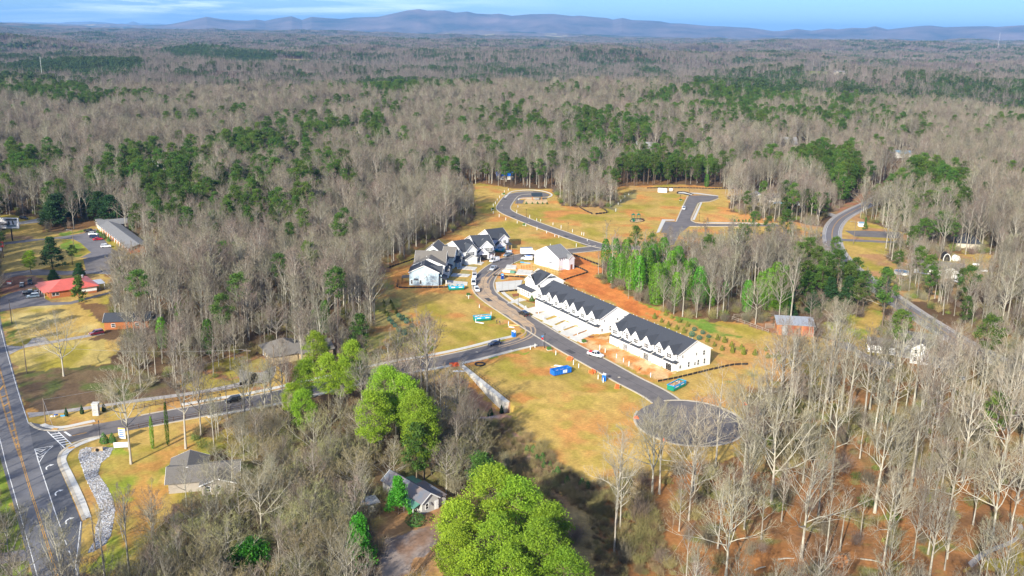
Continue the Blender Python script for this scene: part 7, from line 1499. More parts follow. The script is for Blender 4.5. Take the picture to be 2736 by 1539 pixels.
p = Z1(2240, 560, 2270, 985); r = thing('propane_tank', 'long white propane tank on the grass right of the long house', 'tank', p, -.3); b_ = MB(); b_.tube([(-1.5, 0, .9), (1.5, 0, .9)], .55, 10); b_.build('tank', 'car_white', r); MB().box(-1, -.8, -.3, .3, 0, .5).build('leg', 'galvanised', r); MB().box(.8, 1, -.3, .3, 0, .5).build('leg', 'galvanised', r)
p = Z1(2240, 560, 2145, 880); r = thing('utility_trailer', 'small pale trailer on the grass behind the long house', 'trailer', p, .1); MB().box(-1.3, 1.3, -.7, .7, .5, 1.2).build('box', 'garage_white', r); [MB().tube([(x, -.8, .3), (x, -.65, .3)], .3, 8).build('wheel', 'tyre_black', r) for x in (-.6, .6)]
p = T1(2, 1, 840, 112); r = thing('camper_trailer', 'white camper trailer in the bare trees beyond the orange bank', 'camper', p, -.1); loft([(-3.2, [(1.1, .5), (1.15, .7), (1.15, 1.8), (1.1, 2.7), (.9, 2.9)]), (2.6, [(1.1, .5), (1.15, .7), (1.15, 1.8), (1.1, 2.7), (.9, 2.9)]), (3.4, [(1.0, .8), (1.1, 1.0), (1.1, 1.5), (1.0, 1.9), (.8, 2.0)])]).build('body', 'car_white', r); MB().box(-2, -1, -1.2, -1.15, 1.4, 2.1).build('window', 'car_glass', r); MB().tube([(0, -1.15, .4), (0, -1.0, .4)], .38, 10).build('wheel', 'tyre_black', r)
p = T1(2, 1, 728, 92); r = thing('covered_boat', 'long low shape under a grey-blue cover beside the tan house', 'boat', p, .05); loft([(-3.6, [(1.0, .3), (1.2, .6), (1.2, 1.0), (.8, 1.4), (.3, 1.5)]), (0, [(1.1, .3), (1.3, .6), (1.3, 1.1), (.8, 1.7), (.3, 1.8)]), (3.6, [(.3, .6), (.4, .8), (.4, 1.1), (.3, 1.3), (.1, 1.35)])]).build('cover', 'water_cover', r); MB().box(-2, 2, -.6, .6, .1, .3).build('trailer_frame', 'galvanised', r)
a = T1(2, 1, 1333, 262); simple('pump_shed', 'small white shed by the county road bend', 'shed', a, 3, 2.6, 2.4, 2.0, 2.5, 'white_siding', 'water_cover', over=.3)
p = z12(480, 1135); r = thing('tire_ring', 'black ring of pipe lying on the lawn above the metal railing', 'ring', p); pts = [(1.6 * math.cos(k * math.pi / 8), 1.6 * math.sin(k * math.pi / 8), .25) for k in range(17)]; b_ = MB(); b_.tube(pts, .22, 6); b_.build('ring', 'black_metal', r)
p = z12(150, 1228); r = thing('white_tarp', 'crumpled white sheet below the orange barrier by the wall head', 'tarp', p, .0); b_ = MB(); b_.add([(-2.6, 0, 0), (-1, -.8, 0), (1.5, -.6, 0), (2.6, .1, 0), (1, .7, 0), (-1.4, .6, 0), (-.8, 0, .35), (1.0, .05, .3)], [(0, 1, 6), (1, 2, 7, 6), (2, 3, 7), (3, 4, 7), (4, 5, 6, 7), (5, 0, 6)]); b_.build('sheet', 'white_trim', r)
a = T1(2, 2, 1190, 1380); r = thing('root_plate', 'upturned orange-brown root plate of a fallen tree at the bottom right', 'tree stump', a); rg = np.random.default_rng(3); C_ = Acc(); d_ = rg.normal(0, 1, (700, 3)); d_ /= np.linalg.norm(d_, axis=1, keepdims=True); V_, F_ = leaf_tris(rg, d_ * [1.6, .7, 1.5] * rg.uniform(.6, 1, (700, 1)) + [0, 0, 1.2], None, .4); C_.add(V_, F_); put('roots', C_.mesh('roots', ['dirt_orange']), r)
for (a_, b_x, l_) in (((720, 1330), (840, 1322), 'pale fallen branch in front of the forked tree'), ((545, 1410), (625, 1385), 'pale fallen log at the bottom of the leaf litter'), ((1340, 1325), (1510, 1355), 'thin fallen trunk lying towards the crooked pale tree')):
    p, q = T1(2, 2, *a_), T1(2, 2, *b_x); r = thing('fallen_log', l_, 'log', p); b_ = MB(); b_.tube([(0, 0, .18), ((q[0] - p[0]) * .5, (q[1] - p[1]) * .5 + .2, .22), (q[0] - p[0], q[1] - p[1], .2)], [.2, .16, .08], 6); b_.build('log', 'bark_pale', r)
# ------------------------------------------------------------------ planted shrubs
def shrub_pair(seed, H, R, m, n=420, leaf=.16, shape='cone'): return leafy_tree(seed, H=H, R=R, shape=shape, n=n, leaf=leaf, m=m, lobes=5, base=0.02)
SG, SB, SY, SA = shrub_pair(900, 1.7, .75, 'shrub_green'), shrub_pair(901, 1.5, .9, 'shrub_blue', shape='round'), shrub_pair(902, 1.9, .75, 'shrub_gold'), shrub_pair(903, 3.0, .8, 'needles_dark', 700, .2)
def shrubs(conv, pts, pair, label, group, smin=.9, smax=1.25, name='young_shrub'):
    for q in pts:
        p = conv(*q); r = thing(name, label, 'shrub', p, rnd.uniform(0, 6), group); s_ = rnd.uniform(smin, smax); r.scale = (s_, s_, s_ * rnd.uniform(.9, 1.15)); put('stem', pair[0], r); put('foliage', pair[1], r)
c11 = lambda a, b: T1(1, 1, a, b); c15 = lambda a, b: Z1(1560, 800, a, b); c21 = lambda a, b: T1(2, 1, a, b); c12 = lambda a, b: T1(1, 2, a, b); c02 = lambda a, b: T1(0, 2, a, b); c13 = lambda a, b: Z1(1300, 470, a, b)
shrubs(c11, [(435, 945), (460, 968), (492, 992), (533, 1020), (362, 975), (385, 998), (406, 1020), (434, 1052), (474, 1080)], SB, 'rounded blue-green shrub in the rows on the western slope', 'blue-green shrubs of the western slope')
shrubs(c11, [(570, 1050), (610, 1080), (652, 1105), (688, 1135), (685, 1182), (612, 1205), (598, 1177), (562, 1145), (522, 1118), (322, 868), (330, 910), (348, 935), (374, 838), (385, 860), (395, 890), (415, 915), (320, 840)], SY, 'pointed young evergreen in the rows on the western slope', 'pointed evergreens of the western slope', .8, 1.15)
shrubs(c15, [(1105, 300), (1210, 360), (1275, 250), (1370, 300), (1490, 360), (1615, 428), (1320, 420), (1450, 470), (1560, 525), (2083, 635), (2195, 672), (2035, 735), (2155, 795), (2305, 740), (2460, 770), (2320, 835), (2500, 865), (1925, 665)], SY, 'pointed young evergreen on the planted slope behind the end row', 'pointed evergreens behind the end row', .95, 1.35)
shrubs(c15, [(1725, 490), (1855, 540), (1685, 580), (1945, 600), (1800, 630)], SB, 'rounded blue-green shrub on the planted slope behind the end row', 'blue-green shrubs behind the end row')
shrubs(c21, [(375, 1205), (460, 1222), (625, 1198), (730, 1290), (725, 1228), (545, 1230), (640, 1252), (820, 1240), (820, 1300), (900, 1268), (1005, 1302), (1160, 1378)], SY, 'young evergreen at the right end of the planted orange slope', 'young evergreens at the right end of the planted slope', .9, 1.4)
shrubs(c13, [(620, 437), (712, 437), (796, 437), (875, 440), (945, 443)], SG, 'small green shrub in the row before the mailbox shelter', 'shrubs before the mailbox shelter', .9, 1.2)
shrubs(c12, [(938, 222), (1033, 195), (1118, 172), (1133, 165), (1210, 148)], SA, 'dark narrow arborvitae in the row below the retaining wall', 'arborvitae below the retaining wall', .8, 1.0)
shrubs(c12, [(1402, 505), (1450, 515), (1475, 575), (1520, 575), (1530, 628), (1575, 632), (1600, 698), (1630, 685), (1705, 748), (1815, 772), (1860, 782)], SG, 'small shrub on the bank between the tan lot and the brown field', 'shrubs on the bank beside the tan lot', 1.0, 1.5)
shrubs(c02, [(502, 240), (620, 225), (785, 205)], SA, 'dark young evergreen in the mulched strip by the stone pillar', 'evergreens in the mulched strip', .7, .85); shrubs(c02, [(787, 445), (848, 438)], SG, 'rounded bright shrub between the sidewalk and the banner sign', 'shrubs by the banner sign', 1.4, 1.7)
shrubs(lambda a, b: Z1(1680, 470, a, b), [(1650, 712), (1715, 712), (1780, 714), (1825, 714), (1880, 716), (1940, 714)], SG, 'small shrub in the row along the east road', 'shrubs along the east road', .9, 1.2)
shrubs(lambda a, b: Z1(1200, 780, a, b), [(1290, 145)], SG, 'dark pointed shrub beside the corner house patio', 'corner house planting', 1.6, 1.7)
shrubs(lambda a, b: Z1(0, 560, a, b), [(1530, 370), (1580, 410), (1630, 450), (1700, 495)], SG, 'green shrub in front of the motel gallery', 'shrubs at the motel', 1.3, 1.7)
# stone ditch by the highway
DITCH = Tq(0, 2, [(600, 500), (650, 478), (760, 475), (855, 480), (830, 540), (760, 600), (740, 680), (800, 760), (850, 860), (870, 950), (850, 1080), (835, 1150), (790, 1215), (700, 1270), (660, 1275), (715, 1180), (722, 1080), (760, 960), (735, 900), (680, 780), (640, 700), (615, 620), (592, 560)])
flat('ditch_bed', DITCH, 'gravel', .03)
lo = np.min(DITCH, 0); hi = np.max(DITCH, 0); n = 16000; X = nrg.uniform(lo[0], hi[0], n); Y = nrg.uniform(lo[1], hi[1], n); k = inside(DITCH, X, Y); X, Y = X[k], Y[k]
st_ = []
for q in range(3):
    b_ = MB(); V_ = [(math.cos(a) * math.cos(e) * rnd.uniform(.8, 1.2), math.sin(a) * math.cos(e) * rnd.uniform(.7, 1.1), math.sin(e) * .7 * rnd.uniform(.8, 1.2)) for e in (-.5, .5) for a in [i * 1.256 + e for i in range(5)]] + [(0, 0, .8), (0, 0, -.8)]
    b_.add(V_, [(i, (i + 1) % 5, 5 + (i + 1) % 5, 5 + i) for i in range(5)] + [(5 + i, 5 + (i + 1) % 5, 10) for i in range(5)]); st_.append(b_.mesh('stone', M['stone_ditch'] if 'stone_ditch' in M else 'stone_pale'))
scatter_object_later = [('ditch_stones', X, Y, st_, .10, .24)]
p = T1(0, 2, 735, 508); r = thing('culvert_head', 'orange-stained round culvert mouth at the top of the stone ditch', 'culvert', p, .3); b_ = MB(); b_.box(-1.3, 1.3, -.2, .6, 0, 1.0); b_.build('headwall', 'rope_tan', r); b_ = MB(); b_.tube([(0, -.35, .5), (0, .3, .5)], .42, 12); b_.build('pipe', 'opening_shade', r)
def hold(meshes, tag):
    c = bpy.data.collections.new('stock_' + tag)
    for k, m_ in enumerate(meshes):
        o = bpy.data.objects.new('%s_%02d' % (tag, k), m_); c.objects.link(o)
    return c
def scatter_object(name, X, Y, meshes, smin, smax, kind='stuff', idx=None, zoff=0.0, label=None, patchy=0.0):
    n = len(X)
    if n == 0: return None
    me = bpy.data.meshes.new(name); me.vertices.add(n); V = np.stack([X, Y, terrain(X, Y) + zoff], 1)
    me.vertices.foreach_set('co', V.astype(np.float32).ravel())
    if idx is None: idx = nrg.integers(0, len(meshes), n)
    a = me.attributes.new('pick', 'INT', 'POINT'); a.data.foreach_set('value', idx.astype(np.int32))
    a = me.attributes.new('turn', 'FLOAT', 'POINT'); a.data.foreach_set('value', nrg.uniform(0, 6.283, n).astype(np.float32))
    a = me.attributes.new('size', 'FLOAT', 'POINT'); a.data.foreach_set('value', (nrg.uniform(smin, smax, n) * (1 + patchy * (sstep(.35, .65, fbm(X / 45, Y / 60, 17, 3)) - .5))).astype(np.float32))
    o = put(name, me, kind=kind)
    if label: o['label'] = label
    ng = bpy.data.node_groups.new(name + '_scatter', 'GeometryNodeTree')
    ng.interface.new_socket('Geometry', in_out='INPUT', socket_type='NodeSocketGeometry'); ng.interface.new_socket('Geometry', in_out='OUTPUT', socket_type='NodeSocketGeometry')
    N, L = ng.nodes, ng.links; gi, go = N.new('NodeGroupInput'), N.new('NodeGroupOutput')
    iop = N.new('GeometryNodeInstanceOnPoints'); ci = N.new('GeometryNodeCollectionInfo'); ci.inputs['Collection'].default_value = hold(meshes, name)
    ci.inputs['Separate Children'].default_value = True; ci.inputs['Reset Children'].default_value = True
    iop.inputs['Pick Instance'].default_value = True
    def na(nm, t): q = N.new('GeometryNodeInputNamedAttribute'); q.data_type = t; q.inputs['Name'].default_value = nm; return [s for s in q.outputs if s.enabled][0]
    L.new(gi.outputs[0], iop.inputs['Points']); L.new(ci.outputs[0], iop.inputs['Instance'])
    L.new(na('pick', 'INT'), iop.inputs['Instance Index'])
    cx = N.new('ShaderNodeCombineXYZ'); L.new(na('turn', 'FLOAT'), cx.inputs['Z']); L.new(cx.outputs[0], iop.inputs['Rotation'])
    L.new(na('size', 'FLOAT'), iop.inputs['Scale']); L.new(iop.outputs[0], go.inputs[0])
    md = o.modifiers.new('scatter', 'NODES'); md.node_group = ng
    return o
def joined(pair):
    """trunk and crown meshes of a stock tree as one mesh for mass scattering"""
    import bmesh
    bm = bmesh.new(); a, b = pair; bm.from_mesh(a); nf = len(bm.faces); bm.from_mesh(b); bm.faces.ensure_lookup_table()
    me = bpy.data.meshes.new('tree'); ms = list(a.materials); off = {}
    for i, m_ in enumerate(b.materials):
        if m_ in ms: off[i] = ms.index(m_)
        else: ms.append(m_); off[i] = len(ms) - 1
    for f in bm.faces[nf:]: f.material_index = off[f.material_index]
    bm.to_mesh(me); bm.free()
    for m_ in ms: me.materials.append(m_)
    return me

TREE_N = {}
def place_tree(kind, pair, x, y, sc, rz, label, cat, group=None):
    name = {'bare': 'bare_tree', 'pine': 'pine_tree', 'ivy': 'ivy_covered_tree'}.get(kind, kind)
    r = thing(name, label, cat, (x, y), rz, group); r.scale = (sc, sc, sc * rnd.uniform(.94, 1.06))
    put('trunk', pair[0], r); put('crown', pair[1], r); return r
HERO_POS = []
def ptop(x, y, h): p = G(x, y, h); return p
def hero(kind, pair, pos, h, label, cat='tree', group=None, refH=None):
    x, y = pos; sc = h / refH if refH else 1.0
    place_tree(kind, pair, x, y, sc, rnd.uniform(0, 6.28), label, cat, group); HERO_POS.append((x, y, 4.5)); KEEP_CLEAR.append((x, y, 5.0))
# --- single bare trees that stand out
hb = [((990, 603), 0, 2, 27, 'tall straight grey-trunked bare tree on the lawn, above the stone ditch', 'HERO', 2, 26),
      ((1403, 488), 0, 2, 25, 'thick-trunked bare tree on the slope below the parapet of the entrance street', 'HERO', 2, 26)]
def T0(i, j, a, b): return T1(i, j, a, b)
for (a, b), i, j, h, lab, st, k, rh in hb: hero('bare', HERO[k], T0(i, j, a, b), h, lab, refH=rh)
hero('bare', HERO[0], Z1(0, 780, 995, 1315), 22, 'lone bare tree with wide low limbs in the shaded grass by the highway', refH=25)
hero('bare', HERO[0], T1(2, 2, 895, 1310), 27, 'forked pale tree with two great limbs in the orange leaf litter', refH=25)
hero('bare', HERO[1], T1(2, 2, 325, 1470), 22, 'broad white-limbed tree at the bottom edge, left part of the leaf-strewn wood', refH=22)
hero('bare', HERO[2], T1(2, 2, 1985, 1120), 25, 'pale crooked tree standing in the middle of the right-hand wood', refH=26)
hero('bare', HERO[0], T1(2, 2, 2335, 1165), 25, 'leaning pale tree near the bottom right corner by the curved path', refH=25)
hero('bare', HERO[2], T1(2, 2, 1515, 1365), 20, 'crooked many-stemmed pale tree right of the fallen stump', refH=26)
hero('bare', HERO[0], T1(2, 1, 1185, 1112), 17, 'bare spreading tree alone on the grass right of the red barn', refH=25)
hero('bare', HERO[1], T1(2, 1, 1512, 975), 19, 'twisted bare tree against the dark evergreen beside the county road', refH=22)
hero('bare', HERO[1], T1(2, 1, 1715, 670), 22, 'huge gnarled bare tree with white limbs over the round blue pool', refH=22)
hero('bare', HERO[2], T1(2, 1, 1535, 425), 25, 'tall bare tree standing alone on the grass by the county road bend', refH=26)
hero('bare', HERO[1], T1(2, 1, 880, 1400), 16, 'bare tree with long low limbs on the orange slope behind the end town house', refH=22)
hero('bare', HERO[2], T1(1, 2, 2070, 1085), 24, 'slender pale tree with a long bare trunk at the foot of the tan lot', refH=26)
hero('bare', HERO[2], T1(1, 2, 2400, 830), 23, 'bare tree in front of the kerb of the turning circle, left of its middle', refH=26)
hero('bare', HERO[0], T1(2, 2, 65, 830), 22, 'bare tree whose white crown stands over the turning circle asphalt', refH=25)
hero('bare', HERO[0], T1(0, 2, 1975, 1130), 17, 'spreading white-limbed tree in the thicket right of the brown-roofed house', refH=25)
hero('bare', HERO[2], T1(0, 2, 1650, 1000), 16, 'thin bare tree in front of the brown-roofed house', refH=26)
hero('bare', HERO[1], T1(1, 2, 205, 560), 15, 'bushy bare tree left of the pines in the middle of the bottom thicket', refH=22)
hero('bare', SLIM[0], T1(2, 2, 1185, 1262), 17, 'short straight bare tree with a clean pale trunk, right of the forked tree', refH=19)
hero('bare', SLIM[2], T1(2, 2, 1075, 1338), 19, 'leaning slim bare tree nearest on the right of the forked tree', refH=21)
for a_, b_x, h_, k_, l_ in ((1800, 1175, 25, 2, 'wide-crowned bare tree nearest the lower rim of the turning circle'), (1895, 1150, 25, 1, 'bare tree at the right rim of the turning circle'), (1640, 1245, 24, 0, 'bare tree in front of the left rim of the turning circle'), (1745, 1235, 27, 1, 'tall bare tree before the middle of the turning circle'), (1870, 1215, 28, 2, 'tall bare tree before the right rim of the turning circle'), (1940, 1265, 27, 0, 'tall bare tree right of the turning circle, behind the forked tree'), (2090, 1230, 29, 1, 'very tall bare tree behind the forked tree'), (2200, 1290, 28, 2, 'very tall bare tree in the middle of the right wood'), (2290, 1235, 29, 3, 'very tall bare tree left of the leaning one'), (2420, 1215, 28, 4, 'very tall bare tree behind the leaning one'), (2520, 1190, 27, 0, 'very tall bare tree at the right edge'), (2060, 1120, 25, 3, 'tall bare tree over the orange slope right of the turning circle'), (2200, 1090, 25, 0, 'tall bare tree below the white two-storey house'), (2330, 1100, 26, 2, 'tall bare tree below the garage of the white two-storey house'), (1560, 1330, 17, 4, 'lower bare tree left of the broad white-limbed one'), (2250, 985, 20, 1, 'bare tree standing before the white two-storey house'), (2320, 975, 19, 3, 'second bare tree before the white two-storey house'), (2390, 985, 21, 0, 'third bare tree before the white two-storey house')):
    if k_ in (0, 2) and b_x > 1180: hero('bare', HERO[k_], D1(a_, b_x), h_ + 1, l_, refH=(25, 22, 26)[k_])
    else: hero('bare', PALE[k_], D1(a_, b_x), h_, l_, refH=(23, 25, 21, 24, 19)[k_])
for a_, b_x, h_, k_, l_ in ((470, 1275, 13, 4, 'bare tree before the white wall of the brown-roofed house, left'), (545, 1290, 14, 2, 'bare tree before the right corner of the brown-roofed house'), (585, 1240, 15, 0, 'bare tree right behind the corner of the brown-roofed house')):
    hero('bare', PALE[k_], D1(a_, b_x), h_, l_, refH=(23, 25, 21, 24, 19)[k_])
# ivy covered trunks in the belt behind the town houses
IVY = [leafy_tree(800 + k, H=h, R=r, shape='column', n=nn, leaf=.34, m='ivy', base=0.03) for k, (h, r, nn) in enumerate(((15, 2.4, 2400), (12, 2.0, 1700), (17, 3.3, 3400)))]
ivy_spots = [(2, 1, 20, 820, 17, 0), (2, 1, 120, 855, 16, 2), (2, 1, 215, 860, 10, 1), (2, 1, 480, 905, 13, 0), (2, 1, 640, 890, 17, 2), (2, 1, 730, 905, 16, 2), (2, 1, 320, 830, 9, 1), (2, 1, 790, 880, 12, 0),
             (1, 1, 2035, 690, 12, 1), (1, 1, 2060, 610, 16, 0), (1, 1, 2180, 740, 15, 0), (1, 1, 2240, 760, 16, 1), (1, 1, 2300, 730, 18, 2), (1, 1, 2375, 850, 17, 2), (1, 1, 2440, 800, 16, 0), (1, 1, 2520, 860, 14, 1), (1, 1, 2140, 640, 17, 1), (1, 1, 2280, 640, 16, 0), (1, 1, 2420, 640, 18, 0), (1, 1, 2530, 700, 17, 2), (1, 1, 1990, 560, 13, 1), (1, 1, 2340, 700, 18, 2), (1, 1, 2480, 740, 17, 2), (1, 1, 2210, 690, 15, 0), (2, 1, 60, 780, 16, 2), (2, 1, 690, 860, 18, 2), (2, 1, 760, 840, 16, 0), (2, 1, 580, 850, 14, 0), (1, 1, 2100, 700, 14, 0),
             (0, 1, 2455, 1060, 12, 1), (0, 1, 2375, 1050, 8, 1), (0, 1, 1575, 1220, 12, 1), (0, 1, 1230, 1180, 11, 1), (0, 1, 1360, 1000, 9, 1), (2, 0, 180, 1410, 9, 1)]
nv = 0
for i, j, a, b, h, k in ivy_spots:
    x, y = T1(i, j, a, b); r = thing('ivy_covered_tree', 'tree trunk sheathed in bright green ivy in the belt behind the town houses' if i > 0 and j == 1 else 'ivy sheathed trunk among bare trees of the western wood', 'tree', (x, y), rnd.uniform(0, 6), 'ivy covered trees behind the town houses' if i > 0 and j == 1 else 'ivy covered trunks in the western wood')
    if (i, j) == (2, 0): r['label'] = 'ivy covered trunk at the wood edge beyond the white container'; del r['group']
    s_ = h / (15, 12, 17)[k]; r.scale = (s_ ** .6,) * 2 + (s_,)
    put('ivy', IVY[k][1], r); pr = SLIM[nv % 3]; put('trunk', pr[0], r, scale=(1, 1, 1 / s_ * 1.15)); put('crown', pr[1], r, scale=(1, 1, 1 / s_ * 1.15)); KEEP_CLEAR.append((x, y, 4.0)); KEEP_CLEAR.append((x * .985, y * .985, 4.5)); nv += 1
for (a, b, h, lab) in ((1155, 490, 9, 'thin ivy green sapling below the parapet, left of the ivy clad trunk'), (1270, 465, 12, 'dark ivy clad trunk beside the thick bare tree below the parapet')):
    x, y = T1(0, 2, a, b); r = thing('ivy_covered_tree', lab, 'tree', (x, y)); s_ = h / 12; r.scale = (.26, .26, s_); put('ivy', IVY[1][1], r); put('trunk', SLIM[1][0], r); put('crown', SLIM[1][1], r); KEEP_CLEAR.append((x, y, 4))
# evergreens placed one by one:  (tile point of the crown top or foot)
def ev(pair, pos, h, refH, label, cat='tree', group=None, name='pine_tree', wide=1.0):
    x, y = pos; r = thing(name, label, cat, (x, y), rnd.uniform(0, 6.28), group); s_ = h / refH; r.scale = (s_ * wide, s_ * wide, s_); put('trunk', pair[0], r); put('crown', pair[1], r); KEEP_CLEAR.append((x, y, 4.5 * s_ * wide)); [KEEP_CLEAR.append((x * f_, y * f_, 5.0)) for f_ in (.97, .94)]
tt = lambda i, j, a, b, h: G(912 * i + a / 2.8246, 513 * j + b / 2.8246, h)
g_ = 'bright pines at the bottom edge'
for a, b, h, k, lab in ((1130, 640, 21, 0, 'bright green pine at the top left of the big foreground clump'), (1330, 720, 20, 1, 'bright green pine at the top right of the big foreground clump'), (1560, 900, 17, 2, 'round bright pine at the right flank of the foreground clump'),
                        (880, 870, 17, 2, 'yellow-green pine on the left flank of the foreground clump, by the grey house drive'), (1180, 1020, 18, 1, 'bright pine in the middle of the foreground clump'), (1500, 1060, 19, 0, 'wide bright pine right of the middle in the foreground clump'),
                        (1000, 1280, 16, 2, 'lowest left bright pine cut by the bottom edge'), (1280, 1260, 17, 1, 'lowest middle bright pine cut by the bottom edge'), (1680, 1260, 16, 0, 'lowest right bright pine cut by the bottom edge'), (860, 1080, 14, 2, 'small bright pine low on the left flank of the foreground clump')):
    ev(PINEB[k], tt(1, 2, a, b, h), h, (24, 22, 20)[k], lab, wide=1.12)
for a, b, h, k, lab in ((330, -120, 21, 0, 'dark green pine left of the basin, its crown over the street'), (470, -60, 20, 1, 'dark green pine right next to the basin slope, second of its clump'), (560, 60, 20, 0, 'dark green pine beside the basin shrubs'), (620, 200, 18, 1, 'pine at the basin corner, green crown over the brown field'), (560, 300, 16, 3, 'lowest pine of the clump west of the brown field'), (240, 60, 19, 1, 'pine at the left rear of the clump west of the basin')):
    ev(PINEB[k % 3] if k < 3 else PINE[3], tt(1, 2, a, b + 0, h), h, (24, 22, 20, 19)[k], lab, wide=1.0)
for a, b, h, k, lab in ((2380, 1060, 16, 1, 'yellow-green pine nearest the tan house with the hipped grey roof'), (2470, 1230, 17, 0, 'tall bright pine right of the tan hip-roofed house'), (2290, 1270, 15, 2, 'yellow-green pine between the tan house and the fence')):
    ev(PINEB[k], tt(0, 1, a, b, h), h, (24, 22, 20)[k], lab, wide=1.0)
for a, b, h, k, lab in ((80, 1130, 17, 0, 'bright pine at the right of the clump by the tan hip-roofed house'), (20, 1260, 16, 1, 'lower right pine of the clump by the tan hip-roofed house')):
    ev(PINEB[k], tt(1, 1, a, b, h), h, (24, 22, 20)[k], lab)
ev(PINEB[2], tt(0, 2, 2280, 40, 14), 14, 20, 'bright pine hanging over the entrance street fence'); ev(PINEB[1], tt(0, 2, 2200, 0, 12), 12, 22, 'low yellow-green pine by the end of the north fence')
VIV = pine_tree(850, H=9, R=3.0, base=.10, clumps=95, per=75, leaf=.26, csize=.85, mats=('leaf_vivid',), shape='cone'); GLO = pine_tree(851, H=7, R=3.9, base=.15, clumps=85, per=80, leaf=.28, csize=1.15, mats=('leaf_glossy',)); SHR = leafy_tree(852, H=2.6, R=2.2, shape='round', n=1800, leaf=.16, m='shrub_green', lobes=6, base=0.0)
ev(VIV, tt(1, 2, 130, 1000, 11), 11, 9, 'vivid green conical tree at the bottom edge left of the gravel drive', name='evergreen_tree', wide=.95)
ev(VIV, tt(1, 2, 425, 710, 9), 9, 9, 'vivid green tree in front of the small grey house', name='evergreen_tree', wide=1.0)
ev(GLO, tt(0, 2, 1880, 1180, 6.5), 6.5, 7, 'dark glossy magnolia-like tree at the bottom edge of the thicket', name='evergreen_tree', wide=1.05)
ev(SHR, T1(1, 2, 560, 1065), 2.6, 2.6, 'round clipped green bush in front of the grey house porch', cat='bush', name='round_bush')
# west
for a, b, h, w, k, lab in ((420, 20, 16, 1.35, 1, 'dark conifer at the left end of the row behind the motel'), (380, 80, 13, 1.0, 2, 'light green edged conifer in front of the motel row, left'), (560, 0, 15, 1.0, 0, 'dark conifer second in the row behind the motel'), (650, -10, 15, 1.1, 0, 'dark conifer third in the row behind the motel'), (740, 0, 16, 1.1, 0, 'dark conifer fourth in the row behind the motel'), (820, 30, 15, 1.05, 1, 'dark conifer at the right end of the row behind the motel')):
    ev(PINED[k], tt(0, 1, a, b, h), h, (20, 17, 14)[k], lab, wide=w * 1.75, name='conifer_tree')
ev(PINED[0], tt(0, 1, 372, 345, 14), 14, 20, 'rounded pine between the motel lawn and the red-roofed building', wide=1.6); ev(PINEB[2], tt(0, 1, 215, 445, 10), 10, 20, 'small bright pine left of the rounded pine above the red roof', wide=1.25)
ev(PINE[1], tt(0, 1, 530, 400, 9), 9, 21, 'dark low pine right of the rounded pine by the motel lawn', wide=1.3); ev(PINED[2], tt(0, 1, 590, 540, 6), 6, 14, 'dark bushy evergreen behind the red roof', name='conifer_tree', wide=1.6); ev(PINED[2], tt(0, 1, 400, 590, 5), 5, 14, 'dark bushy evergreen left behind the red roof', name='conifer_tree', wide=1.8)
ev(YOUNG[0], tt(0, 1, 985, 175, 9), 9, 11, 'narrow bright evergreen right of the motel', name='conifer_tree'); ev(YOUNG[1], tt(0, 1, 580, 640, 10), 10, 9, 'light green evergreen in front of the white wall of the red-roofed building', name='conifer_tree', wide=1.2)
# east
for a, b, h, w, pr, rh, lab in ((880, 545, 15, 1.0, PINED[1], 17, 'dark layered conifer left of the evergreen clump by the barn'), (1130, 650, 13, 1.3, PINED[0], 20, 'broad green evergreen between the barn wood and the county road'), (1260, 640, 14, 1.2, PINED[0], 20, 'dark green evergreen touching the county road edge'), (1540, 575, 15, .9, PINED[1], 17, 'dark evergreen overgrown by a bare tree beside the county road'), (990, 760, 9, 1.2, PINED[2], 14, 'dark low evergreen behind the barn roof'), (830, 850, 6, 1.5, PINED[2], 14, 'low green evergreen mass left of the barn roof'),
                              (1970, 150, 20, 1.5, PINE[0], 24, 'great spreading pine above the long white house'), (1850, 200, 17, 1.3, PINE[1], 21, 'pine on the left flank of the great spreading pine'), (2060, 230, 16, 1.2, PINE[2], 26, 'pine on the right flank of the great spreading pine'), (1740, 260, 13, 1.3, PINE[3], 19, 'low bright pine left of the great spreading pine'), (1385, 195, 7, .8, YOUNG[0], 11, 'narrow green evergreen by the small white shed'),
                              (1890, 560, 16, 1.0, PINE[0], 24, 'flat-topped pine in front of the white house with the pool'), (2130, 575, 12, 1.0, PINE[1], 21, 'round pine at the right end of the white house with the pool')):
    ev(pr, tt(2, 1, a, b, h), h, rh, lab, wide=w)

for q_ in (Z1(640, 840, 430, 760), Z1(640, 840, 380, 900), Z1(640, 840, 520, 900), Z1(640, 840, 400, 1000), T1(1, 2, 700, 1000), T1(1, 2, 600, 1180), T1(0, 2, 1400, 950)): KEEP_CLEAR.append((q_[0], q_[1], 9.0))
ev(PINE[1], tt(1, 2, 1060, 515, 12), 12, 21, 'green pine top between the cottage and the brown field', wide=1.5); ev(PINEB[2], tt(1, 2, 1170, 600, 9), 9, 20, 'low green pine behind the big foreground clump', wide=1.3)
for a_, b_x in ((760, 540), (850, 470), (930, 540), (840, 640), (980, 640), (740, 660), (900, 720)):
    r = place_tree('thicket_bush', OLIVE[rnd.randrange(3)], *T1(1, 2, a_, b_x), rnd.uniform(.7, 1.0), rnd.uniform(0, 6), 'olive-grey bush behind the cottage, beside the brown field', 'bush', 'olive bushes behind the cottage')
rc = T1(0, 2, 1440, 800); KEEP_CLEAR += [(rc[0] + dx, rc[1] + dy, 8.5) for dx in (-5, 3, 9) for dy in (-2, 7)]
KC = np.array(KEEP_CLEAR)
def clear_of(X, Y, extra=0.0):
    ok = np.ones(len(X), bool)
    for x, y, r in KC: ok &= np.hypot(X - x, Y - y) > r + extra
    return ok
